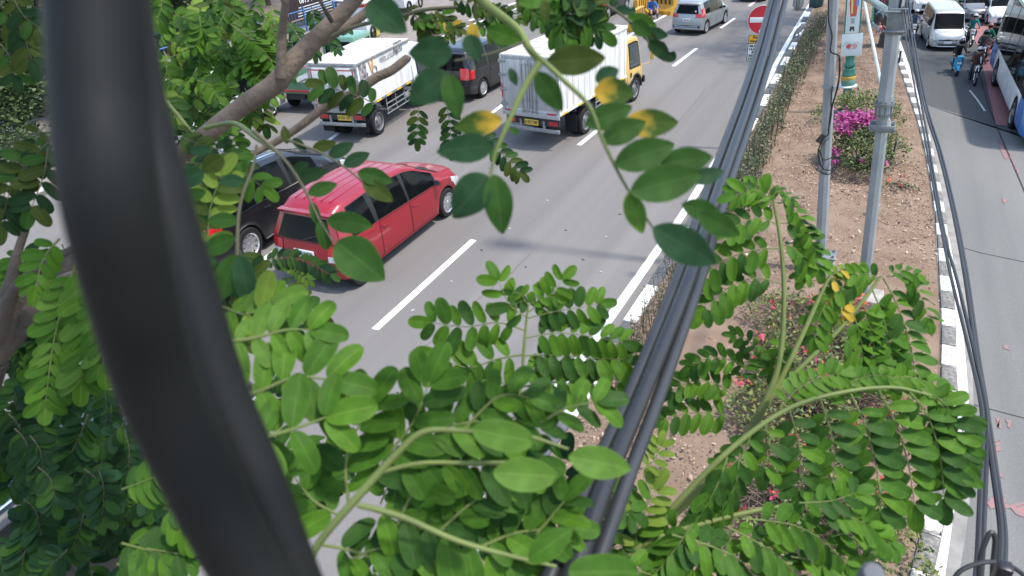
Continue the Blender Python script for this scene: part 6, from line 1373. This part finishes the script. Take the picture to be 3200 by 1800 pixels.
# sprigs over the median
for a in [([(1850, 1000), (1800, 965), (1740, 960), (1690, 985)], 5, 52), ([(1885, 930), (1835, 905), (1785, 900), (1745, 920)], 6, 46), ([(1845, 1050), (1790, 1040), (1730, 1040), (1672, 1055)], 4, 58), ([(1905, 880), (1880, 855), (1850, 845)], 4, 36), ([(1990, 860), (1970, 880), (1950, 930)], 3, 46), ([(1860, 960), (1880, 910), (1905, 900)], 3, 42)]: R(*a, [GREEN, MID, FRESH], d=1.5, up=.5)
# lower right mass
for a in [([(1880, 1305), (1990, 1320), (2070, 1360), (2130, 1420)], 8, 72), ([(1690, 1345), (1790, 1375), (1860, 1410), (1910, 1470)], 7, 76), ([(1830, 1325), (1930, 1380), (2000, 1440), (2030, 1490)], 6, 72), ([(1740, 1320), (1700, 1380), (1650, 1440)], 5, 76), ([(2040, 1290), (2110, 1295), (2180, 1320), (2230, 1370)], 6, 58), ([(2090, 1350), (2170, 1335), (2240, 1365)], 6, 54), ([(2010, 1265), (2090, 1260), (2150, 1240)], 5, 58), ([(1990, 1400), (2080, 1420), (2150, 1460)], 6, 62), ([(1560, 1420), (1620, 1440), (1700, 1470)], 5, 80), ([(1700, 1400), (1780, 1440), (1850, 1490)], 6, 76)]: R(*a, G_, d=1.1, up=.72, tilt=.25)
for a in [([(1830, 1150), (1800, 1230), (1760, 1300), (1720, 1345)], 4, 66), ([(1860, 1140), (1850, 1220), (1810, 1290)], 3, 64), ([(1700, 1260), (1660, 1320), (1620, 1350)], 3, 60)]: R(*a, [GREEN, MID], d=1.2, up=.2, ang=30)
R([(1610, 1430), (1600, 1350), (1625, 1280), (1650, 1230)], 3, 60, [YG, FRESH, YG], d=1.2); R([(1620, 1180), (1650, 1150), (1660, 1120)], 2, 40, [YG, YG], d=1.2); R([(2180, 1340), (2200, 1400), (2190, 1450)], 5, 40, [DARK, MID], d=2.0)
# middle cluster over the road
dM = 1.15
for a in [([(1330, 800), (1285, 770), (1252, 705)], 4, 58), ([(1330, 785), (1380, 745), (1415, 705)], 4, 52), ([(1322, 832), (1255, 812), (1170, 822), (1088, 812)], 6, 66), ([(1314, 892), (1245, 905), (1180, 925), (1115, 905)], 5, 84), ([(1330, 800), (1390, 785), (1450, 775), (1505, 765)], 7, 52), ([(1322, 850), (1400, 838), (1480, 845), (1565, 862)], 7, 58), ([(1315, 895), (1400, 893), (1480, 900), (1575, 905)], 7, 66), ([(1306, 975), (1390, 962), (1470, 968), (1560, 962)], 6, 72), ([(1304, 985), (1240, 955), (1170, 968), (1110, 955)], 5, 60), ([(1330, 770), (1310, 740), (1290, 735)], 3, 34), ([(1332, 768), (1360, 745), (1395, 750)], 4, 34), ([(1310, 930), (1380, 935), (1440, 950)], 4, 62)]: R(*a, [FRESH, FRESH, GREEN, MID], d=dM, up=.12, ang=72, tilt=.3)
TR.finish(300)

# ======== tree on the left: brown branches, large near leaves, dense foliage
TL = Tree('leafy tree with brown branches and large hanging leaves filling the left side', (-2.6, -.4, .12))
br = [([(470, 620, 1.6, 66), (545, 512, 1.6, 60), (640, 425, 1.6, 56), (760, 330, 1.6, 56), (860, 262, 1.6, 62), (915, 195, 1.6, 62), (1010, 100, 1.6, 54), (1090, 20, 1.6, 48), (1160, -70, 1.6, 44)], M_BRANCH),
      ([(878, 245, 1.58, 34), (882, 110, 1.55, 28), (893, 0, 1.5, 22), (897, -60, 1.5, 20)], M_BRANCH), ([(640, 590, 1.9, 12), (766, 497, 1.9, 18), (870, 439, 1.9, 22), (939, 394, 1.9, 24), (1012, 338, 1.9, 28), (1098, 296, 1.9, 30), (1174, 244, 1.9, 30), (1224, 220, 1.9, 28), (1270, 184, 1.9, 26), (1278, 176, 1.9, 14)], M_BRANCH),
      ([(1005, 125, 1.62, 36), (1040, 105, 1.65, 32), (1091, 76, 1.68, 30), (1151, 33, 1.7, 28), (1200, -30, 1.7, 26)], M_BRANCH), ([(1020, 118, 1.6, 12), (1120, 80, 1.6, 12), (1220, 60, 1.6, 12), (1330, 30, 1.6, 12), (1430, 22, 1.6, 10)], M_TWIGD), ([(1036, 66, 1.55, 16), (1010, 20, 1.5, 13), (985, -30, 1.5, 12)], M_BRANCHD),
      ([(1366, 78, 1.7, 24), (1352, 122, 1.7, 24), (1318, 132, 1.7, 18)], M_BRANCH), ([(1350, 122, 1.7, 20), (1400, 135, 1.7, 18)], M_BRANCH), ([(1490, -40, .95, 30), (1513, 7, .95, 30), (1615, 89, .92, 26), (1652, 149, .90, 24), (1688, 195, .86, 22)], M_TWIG),
      ([(-40, 1120, 1.5, 110), (0, 1020, 1.5, 90), (28, 900, 1.5, 40), (52, 800, 1.5, 26), (80, 712, 1.5, 24), (92, 660, 1.5, 20)], M_BRANCHD), ([(-20, 1060, 1.48, 70), (35, 930, 1.45, 40), (80, 872, 1.4, 34), (150, 820, 1.4, 26), (260, 760, 1.4, 20)], M_BRANCHD), ([(-10, 1040, 1.5, 50), (56, 950, 1.5, 34), (120, 900, 1.5, 26), (240, 850, 1.5, 18)], M_BRANCH),
      ([(480, 270, 1.7, 10), (560, 365, 1.7, 12), (605, 425, 1.7, 14)], M_TWIG), ([(640, 400, 1.5, 14), (730, 385, 1.4, 16), (800, 430, 1.2, 16), (860, 470, 1.1, 12)], M_TWIG)]
for pts, m_ in br: TL.tube('branch', pts, m_)
TL.any = TL.root.children[8]
_k = dp(-40, 1120, 1.5); limb(TL, 'trunk', [(TL.base-Vector((0, 0, .1)), .10), (Vector((-2.6, -.4, 1.6)), .08), (Vector((-2.5, -.25, 3.2)), .06), (_k, .04)], M_BRANCHD)
limb(TL, 'branch', [(_k, .035), (dp(180, 880, 1.62), .03), (dp(330, 740, 1.65), .026), (dp(470, 620, 1.6), .024)], M_BRANCHD)
limb(TL, 'branch', [(Vector((-2.5, -.25, 3.2)), .03), (dp(500, 2050, 1.3), .022), (dp(944, 1826, .70), .0045)], M_BRANCHD)
limb(TL, 'branch', [(dp(1160, -70, 1.6), .016), (dp(1330, -160, 1.2), .012), (dp(1490, -40, .95), .0065)], M_BRANCH)
Q = lambda pts, n, ld, pals, **k: F(TL, pts, n, ld, pals, **k)
NB = [MID, BLUE, BLUE, DARK]
# near hanging fronds in front of the cars (single leaves on three stems)
def z1(x, y): return (500+x/2.415, 400+y/2.415)
def z3(x, y): return (1400+x/3.019, y/3.019)
def z2(x, y): return (800+x/3.019, y/3.019)
def z4(x, y): return (1300+x/2.415, 400+y/2.415)
def stem(pts, d, w0, w1, m=M_TWIGD): return TL.tube('frond_stem', [(x, y, d, w0+(w1-w0)*i/(len(pts)-1)) for i, (x, y) in enumerate(pts)], m)
s1 = stem([z1(700, 20), z1(850, 150), z1(980, 290), z1(1100, 480), z1(1200, 690), z1(1310, 870)], .95, 14, 6); s2 = stem([z1(730, 130), z1(700, 300), z1(620, 520), z1(590, 700), z1(585, 960)], .95, 8, 12); s3_ = stem([z1(960, 90), z1(1200, 180), z1(1400, 300), z1(1540, 420)], 1.1, 9, 5)
for (x, y, dx, dy, lp, pal, v, st, d) in [(990, 330, 1, -.5, 62, DARK, 1, s1, .95), (1040, 385, 1, -.3, 92, DARK, 1, s1, .95), (1118, 495, 1, -.35, 94, MID, 1, s1, .95), (1150, 160, 1, -.3, 76, OLIVE, 1, s3_, 1.1), (1275, 215, 1, -.55, 88, BLUE, 1, s3_, 1.1), (1385, 285, 1, -.5, 90, BLUE, 1, s3_, 1.1), (1490, 335, 1, .25, 112, MID, 1, s3_, 1.1), (1530, 400, 1, .65, 112, OLIVE, 0, s3_, 1.1),
      (1260, 695, 1, .12, 142, MID, 1, s1, .9), (1330, 860, 1, .78, 190, MID, 5, s1, .85), (1140, 560, .35, 1, 70, MID, 2, s1, .95), (1205, 700, .25, 1, 92, MID, 2, s1, .95), (640, 400, -1, 0, 86, BLUE, 1, s2, .95), (585, 690, -1, .04, 100, MID, 1, s2, .95), (565, 820, -1, .5, 122, MID, 1, s2, .9), (565, 955, -.32, 1, 152, MID, 1, s2, .9), (600, 965, .22, 1, 152, BLUE, 2, s2, .9), (330, 330, -1, .4, 92, BLUE, 5, s2, .95), (345, 480, -1, .3, 88, MID, 1, s2, .95), (960, 120, -.2, -1, 60, OLIVE, 1, s3_, 1.1), (1000, 80, .6, .5, 55, DARK, 0, s3_, 1.1), (480, 220, -.6, .4, 84, OLIVE, 5, s2, 1.0), (380, 160, -1, .1, 70, BLUE, 1, s2, 1.0)]:
    TL.single(*z1(x, y), d, dx, dy, lp, pal, v, .12, 0, st)
# near cluster left of the big truck
sc_ = stem([(1688, 195), (1640, 270), (1585, 391), (1548, 480), (1532, 552)], .62, 24, 9, M_TWIG); sd_ = stem([(1640, 130), (1560, 160), (1480, 180), (1420, 190)], .7, 8, 6)
for (p, dx, dy, lp, pal, v, st, d) in [(z2(1850, 490), -1, .02, 138, BLUE, 5, sd_, .66), (z2(1990, 330), .45, .9, 88, BLUE, 5, sd_, .66), (z2(1800, 690), -.78, .62, 150, BLUE, 5, sd_, .64), (z2(1800, 690), .28, 1, 142, MID, 1, sd_, .64), (z2(2320, 1130), -1, .15, 152, TURN, 1, sc_, .62), ((1546, 455), -1, .10, 185, BLUE, 1, sc_, .62), ((1524, 548), -.66, .80, 172, BLUE, 5, sc_, .62), ((1545, 545), .14, 1, 188, MID, 1, sc_, .62), ((1590, 400), .9, .45, 40, MID, 0, sc_, .62)]:
    TL.single(*p, d, dx, dy, lp, pal, v, .10, 0, st)
# near cluster on the truck and towards the kerb
se_ = stem([(1652, 150), (1761, 250), (1840, 330), (1880, 430), (1925, 525), (1968, 602), (2040, 712)], .62, 18, 7, M_TWIG); sf_ = stem([(1895, 15), (1960, 60), (2003, 97), (2026, 132)], .95, 9, 6)
for (p, dx, dy, lp, pal, v, st, d) in [((1675, 225), .58, .85, 145, MID, 1, se_, .66), ((1706, 197), 1, -.1, 190, OLIVE, 1, se_, .66), ((1593, 213), .4, 1, 58, BLUE, 1, se_, .7), ((1862, 255), .8, -.45, 84, BLUE, 5, se_, .64), ((1857, 284), 1, .06, 128, TURN, 5, se_, .63), ((1830, 393), 1, -.42, 162, MID, 1, se_, .62), ((1945, 390), 1, -.05, 180, TURN, 1, se_, .625), ((1878, 442), 1, -.45, 158, MID, 1, se_, .62), ((1921, 516), 1, -.36, 205, MID, 1, se_, .61), ((2062, 515), 1, -.16, 172, MID, 1, se_, .62), ((1970, 602), 1, -.28, 240, MID, 1, se_, .60), ((2158, 565), 1, -.3, 112, BLUE, 1, se_, .62), ((1963, 603), .36, 1, 135, PALE, 1, se_, .61), ((2040, 712), 1, .56, 232, BLUE, 1, se_, .60), ((2130, 640), 1, .25, 132, MID, 0, se_, .62), ((2180, 668), 1, .5, 152, MID, 1, se_, .61), 
      ((1908, 20), .6, -.8, 40, DARK, 5, sf_, .95), ((1925, 30), 1, .05, 64, BLUE, 4, sf_, .95), ((1958, 56), 1, .25, 98, GREEN, 1, sf_, .95), ((1975, 70), .7, .45, 72, MID, 5, sf_, .94), ((2003, 96), .75, .5, 64, OLIVE, 1, sf_, .95), ((2010, 99), 1, .16, 80, BLUE, 1, sf_, .95), ((2026, 132), 1, .62, 102, DARK, 4, sf_, .94)]:
    TL.single(*p, d, dx, dy, lp, pal, v, .10, 0, st)
# top centre mass
gs = random.Random(5)
for k in range(13):
    x, y = gs.uniform(1285, 1440), gs.uniform(-30, 55); a = gs.uniform(.1, 1.0); Q([(x, y), (x+35*math.cos(a), y+30*math.sin(a)), (x+80*math.cos(a+.2), y+60*math.sin(a+.2))], 3, gs.uniform(42, 62), [MID, DARK, OLIVE, GREEN], up=gs.uniform(.2, .6), tilt=.25, twig=M_TWIGD, d=1.05)
for k in range(13):
    x, y = gs.uniform(1010, 1230), gs.uniform(-30, 70); a = gs.uniform(-.3, .9); Q([(x, y), (x+35*math.cos(a), y+30*math.sin(a)), (x+80*math.cos(a+.2), y+60*math.sin(a+.2))], 3, gs.uniform(30, 44), [MID, DARK, OLIVE, GREEN, OLIVE], up=gs.uniform(.2, .7), tilt=.3, twig=M_TWIGD, d=1.6)
Q([(1060, 60), (1100, 50), (1150, 70)], 5, 30, [YG, YEL, OLIVE], d=1.6)
TL.single(1520, 90, .9, 1, .35, 118, GREEN, 1, .15, 0, sd_); TL.single(1150, 5, .62, .5, .4, 150, BLUE, 5, .1, 0, sd_); TL.single(1700, 0, .8, .1, 1, 70, OLIVE, 1, .2, 0, sd_); TL.single(1620, 10, .8, 1, -.3, 130, GREEN, 1, .2, 0, sd_); TL.single(1475, 70, .75, .1, 1, 80, YEL, 0, .2, 0, sd_)
for a in [([(1055, 265), (1050, 310), (1050, 350)], 3, 32), ([(1120, 250), (1132, 310), (1135, 372)], 4, 34), ([(1200, 330), (1255, 380), (1308, 432)], 3, 36), ([(960, 268), (900, 242), (815, 215)], 3, 54)]: Q(*a, [MID, DARK, OLIVE], d=1.8, up=.3, twig=M_TWIGD)
# sprigs in front of the red car
Q([(640, 660), (700, 650), (760, 655), (830, 690)], 5, 32, [DARK, MID, BLUE], d=1.9, up=.4, twig=M_TWIGD); Q([(680, 700), (735, 745), (800, 790)], 3, 50, [OLIVE, DARK, MID], d=1.7, up=.4, twig=M_TWIGD); Q([(700, 740), (720, 800), (750, 830)], 6, 24, [DARK], d=2.2, up=.4, twig=M_TWIGD); Q([(690, 660), (730, 670), (775, 705)], 6, 24, [YG, YG, PALE], d=2.0, up=.5); Q([(650, 680), (670, 720), (720, 740)], 6, 30, [YG, OLIVE], d=2.0, up=.5); Q([(620, 660), (640, 740), (700, 780)], 6, 36, [OLIVE, MID], d=1.9, up=.4, twig=M_TWIGD)
Q([(520, 640), (530, 520), (560, 440)], 4, 66, [YG, OLIVE, YG], d=1.2, up=.4); Q([(560, 470), (610, 440), (660, 470)], 4, 54, [GREEN, FRESH], d=1.3, up=.4); Q([(500, 520), (480, 600), (510, 700)], 4, 54, [YG, OLIVE, MID], d=1.3, up=.4)
# bright fronds right of the near cable, lower left
Q([(560, 1010), (650, 985), (740, 950), (830, 955)], 5, 125, [FRESH, GREEN, FRESH], d=.78, up=.35, ang=72, wst=14); Q([(560, 860), (640, 850), (720, 830), (780, 830)], 4, 100, [FRESH, PALE, GREEN], d=.80, up=.35, ang=72, wst=12); Q([(620, 1110), (720, 1085), (820, 1050)], 3, 135, [GREEN, FRESH], d=.75, up=.3, ang=70, wst=14); Q([(560, 770), (620, 790), (690, 760)], 4, 90, [YG, PALE, FRESH], d=.85, up=.4)
sB = [(760, 1470, 24), (800, 1370, 24), (900, 1250, 26), (1000, 1140, 24), (1070, 1085, 20), (1180, 1085, 16), (1300, 1090, 13), (1430, 1130, 9)]
TL.tube('branch', [(x*1.2422, y*1.2422, .70, w) for x, y, w in sB], M_TWIG); TL.tube('branch', [(x*1.2422, y*1.2422, .68, w) for x, y, w in [(900, 1270, 18), (1010, 1300, 20), (1150, 1360, 18), (1290, 1400, 14), (1400, 1425, 10)]], M_TWIG)
TL.tube('branch', [(x*1.2422, y*1.2422, .70, w) for x, y, w in [(950, 1190, 16), (1060, 1165, 14), (1200, 1165, 12), (1330, 1160, 8)]], M_TWIG)
for a in [([(880, 1280), (870, 1200), (880, 1120), (930, 1020)], 4, 118), ([(920, 1240), (980, 1140), (1040, 1060), (1080, 960)], 4, 112), ([(1010, 1140), (1100, 1080), (1200, 1060), (1300, 1050)], 5, 112), ([(960, 1190), (1080, 1165), (1200, 1170), (1320, 1170)], 4, 110), ([(860, 1300), (790, 1260), (740, 1200)], 4, 120), ([(900, 1270), (1020, 1310), (1150, 1360), (1290, 1410)], 6, 125), ([(810, 1370), (900, 1390), (1000, 1430), (1080, 1480)], 5, 125), ([(1100, 1340), (1180, 1270), (1260, 1220)], 5, 92), ([(1300, 1400), (1370, 1320), (1420, 1260)], 4, 100), ([(1200, 1380), (1300, 1340), (1420, 1330)], 5, 96), ([(1150, 1100), (1250, 1000), (1330, 1000)], 4, 90), ([(1330, 1080), (1420, 1030), (1500, 1010)], 4, 88), ([(1000, 1320), (1040, 1240), (1100, 1200)], 4, 86), ([(860, 1420), (950, 1380), (1040, 1380)], 4, 110)]: Q(*a, [FRESH, GREEN, GREEN, MID], d=.80, up=.45, ang=58, wst=10, tilt=.35)
TL.single(1430*1.2422, 1150*1.2422, .62, 1, .18, 205, PALE, 1, .1); TL.single(1240*1.2422, 1190*1.2422, .64, 1, .05, 215, PALE, 1, .1); TL.single(1190*1.2422, 1080*1.2422, .66, .9, .2, 190, PALE, 3, .1); TL.single(1430*1.2422, 1440*1.2422, .60, 1, .0, 215, GREEN, 3, .2); TL.single(1330*1.2422, 1410*1.2422, .62, .8, -.6, 170, GREEN, 1, .2)
for k in range(20):   # darker fronds behind, closing the lower middle
    x, y = gs.uniform(760, 1480), gs.uniform(1190, 1460); a = gs.uniform(-2.6, .4); Q([(x, y), (x+60*math.cos(a), y+60*math.sin(a)), (x+130*math.cos(a+.3), y+130*math.sin(a+.3))], gs.randint(4, 6), gs.uniform(56, 84), [MID, DARK, GREEN], up=gs.uniform(.2, .6), tilt=.35, d=gs.uniform(1.1, 1.5))
for k in range(11):
    x, y = gs.uniform(470, 720), gs.uniform(1040, 1440)
    if x < 400+(y-1040)*.55: continue
    a = gs.uniform(-1.6, .8); Q([(x, y), (x+50*math.cos(a), y+50*math.sin(a)), (x+105*math.cos(a+.2), y+105*math.sin(a+.2))], 4, gs.uniform(56, 80), [MID, GREEN, MID, DARK], up=.5, tilt=.3, d=gs.uniform(1.1, 1.4))
# left of the near cables
for a in [([(195, 645), (165, 740), (135, 860), (115, 1010)], 8, 66), ([(205, 640), (215, 740), (215, 850), (205, 960)], 7, 68), ([(150, 600), (110, 650), (90, 720)], 4, 56), ([(260, 700), (250, 800), (260, 920)], 5, 66)]: Q(*a, [PALE, GREEN, GREEN, FRESH], d=1.2, up=.2, ang=60, wst=6)
for a in [([(130, 350), (80, 400), (30, 470), (5, 560)], 5, 62), ([(120, 370), (110, 440), (80, 520)], 4, 62), ([(40, 360), (20, 430), (10, 500)], 4, 56), ([(0, 10), (50, 70), (80, 150)], 5, 58), ([(30, -10), (60, 40), (100, 70)], 4, 50), ([(0, 110), (30, 150), (40, 190)], 4, 46), ([(110, 320), (90, 350), (100, 400)], 4, 44)]: Q(*a, [DARK, OLIVE, MID], d=1.3, up=.2, twig=M_TWIGD)
for k in range(84):
    x, y = gs.uniform(-20, 470), gs.uniform(900, 1470)
    if y < 1040 and x > 300: continue
    a = gs.uniform(.6, 2.6); Q([(x, y), (x+40*math.cos(a), y+50*math.sin(a)), (x+70*math.cos(a+.2), y+120*math.sin(a+.2))], gs.randint(5, 8), gs.uniform(38, 62), [DARK, DARK, MID, MID, BLUE], up=gs.uniform(.1, .6), tilt=.3, d=gs.uniform(1.5, 2.4), twig=M_TWIGD)
for k in range(9):
    x, y = gs.uniform(180, 480), gs.uniform(1150, 1449); a = gs.uniform(-1.2, .6); Q([(x, y), (x+60*math.cos(a), y+60*math.sin(a)), (x+110*math.cos(a), y+110*math.sin(a))], gs.randint(4, 5), gs.uniform(70, 96), [GREEN, FRESH, MID], up=.35, d=.95)
for k in range(26):
    x, y = gs.uniform(20, 260), gs.uniform(540, 900); a = gs.uniform(.2, 2.4); Q([(x, y), (x+40*math.cos(a), y+40*math.sin(a)), (x+70*math.cos(a), y+90*math.sin(a))], gs.randint(4, 6), gs.uniform(40, 58), [MID, GREEN, DARK, FRESH], up=gs.uniform(.2, .6), tilt=.3, d=1.7)
# bushy crown between the cables and the branches
for k in range(95):
    x, y = gs.uniform(370, 690), gs.uniform(-30, 330)
    if x > 560 and y > 250: continue
    a = gs.uniform(-.3, 2.2); Q([(x, y), (x+30*math.cos(a), y+35*math.sin(a)), (x+60*math.cos(a+.2), y+75*math.sin(a+.2))], gs.randint(4, 7), gs.uniform(26, 42), [GREEN, FRESH, MID, MID, PALE] if gs.random() < .7 else [OLIVE, YG, MID], up=gs.uniform(.3, .8), tilt=.3, d=gs.uniform(1.9, 2.6))
for k in range(10):
    a = .2+k*.13; Q([(580+6*k, 60+4*k), (620+7*k, 110+5*k), (640+4*k, 190+2*k)], 6, 38, [FRESH, PALE, GREEN], up=.7, tilt=.15, d=1.9)
for k in range(13):
    x, y = gs.uniform(430, 560), gs.uniform(280, 460); a = gs.uniform(.0, 2.6); Q([(x, y), (x+35*math.cos(a), y+35*math.sin(a)), (x+65*math.cos(a), y+75*math.sin(a))], gs.randint(3, 6), gs.uniform(34, 56), [MID, GREEN, OLIVE, DARK], up=gs.uniform(.2, .6), tilt=.3, d=gs.uniform(1.4, 1.9), twig=M_TWIGD)
for k in range(12):
    x, y = gs.uniform(480, 620), gs.uniform(600, 860); a = gs.uniform(.0, 2.6); Q([(x, y), (x+35*math.cos(a), y+35*math.sin(a)), (x+60*math.cos(a), y+70*math.sin(a))], gs.randint(4, 6), gs.uniform(36, 60), [MID, DARK, OLIVE], up=gs.uniform(.2, .6), tilt=.3, d=1.5, twig=M_TWIGD)
for k in range(9):
    x, y = gs.uniform(700, 860), gs.uniform(-10, 120); a = gs.uniform(.3, 2.0); Q([(x, y), (x+30*math.cos(a), y+30*math.sin(a)), (x+55*math.cos(a), y+60*math.sin(a))], gs.randint(5, 7), gs.uniform(22, 32), [DARK, MID, BLUE], up=.5, tilt=.3, d=3.2, twig=M_TWIGD)
# unseen leaf clusters added above the camera, set sunward to shade the lower left
gk = np.random.default_rng(9); cpts = []
for (px_, py_, dep_, up_, n_, sp__) in [(150, 1300, 2.0, 2.3, 700, .55), (60, 850, 1.8, 1.9, 350, .45), (350, 1600, 1.8, 2.4, 600, .5), (250, 1000, 1.8, 2.2, 400, .5)]:
    c_ = np.array(dp(px_, py_, dep_)+SUN_DIR*up_); cpts.append(c_+gk.normal(size=(n_, 3))*np.array([sp__, sp__, .25]))
cpts = np.concatenate(cpts); cpts = cpts[cpts[:, 2] > CAMH+.30]
uo = leaf_mesh('shade_crown', cpts-np.array(TL.base), .075, [PAL[MID], PAL[DARK], PAL[GREEN]], gk.integers(0, 3, len(cpts)), TL.root, up=.6, seed=77, asp=.45, kind='stuff')
TL.finish(300)
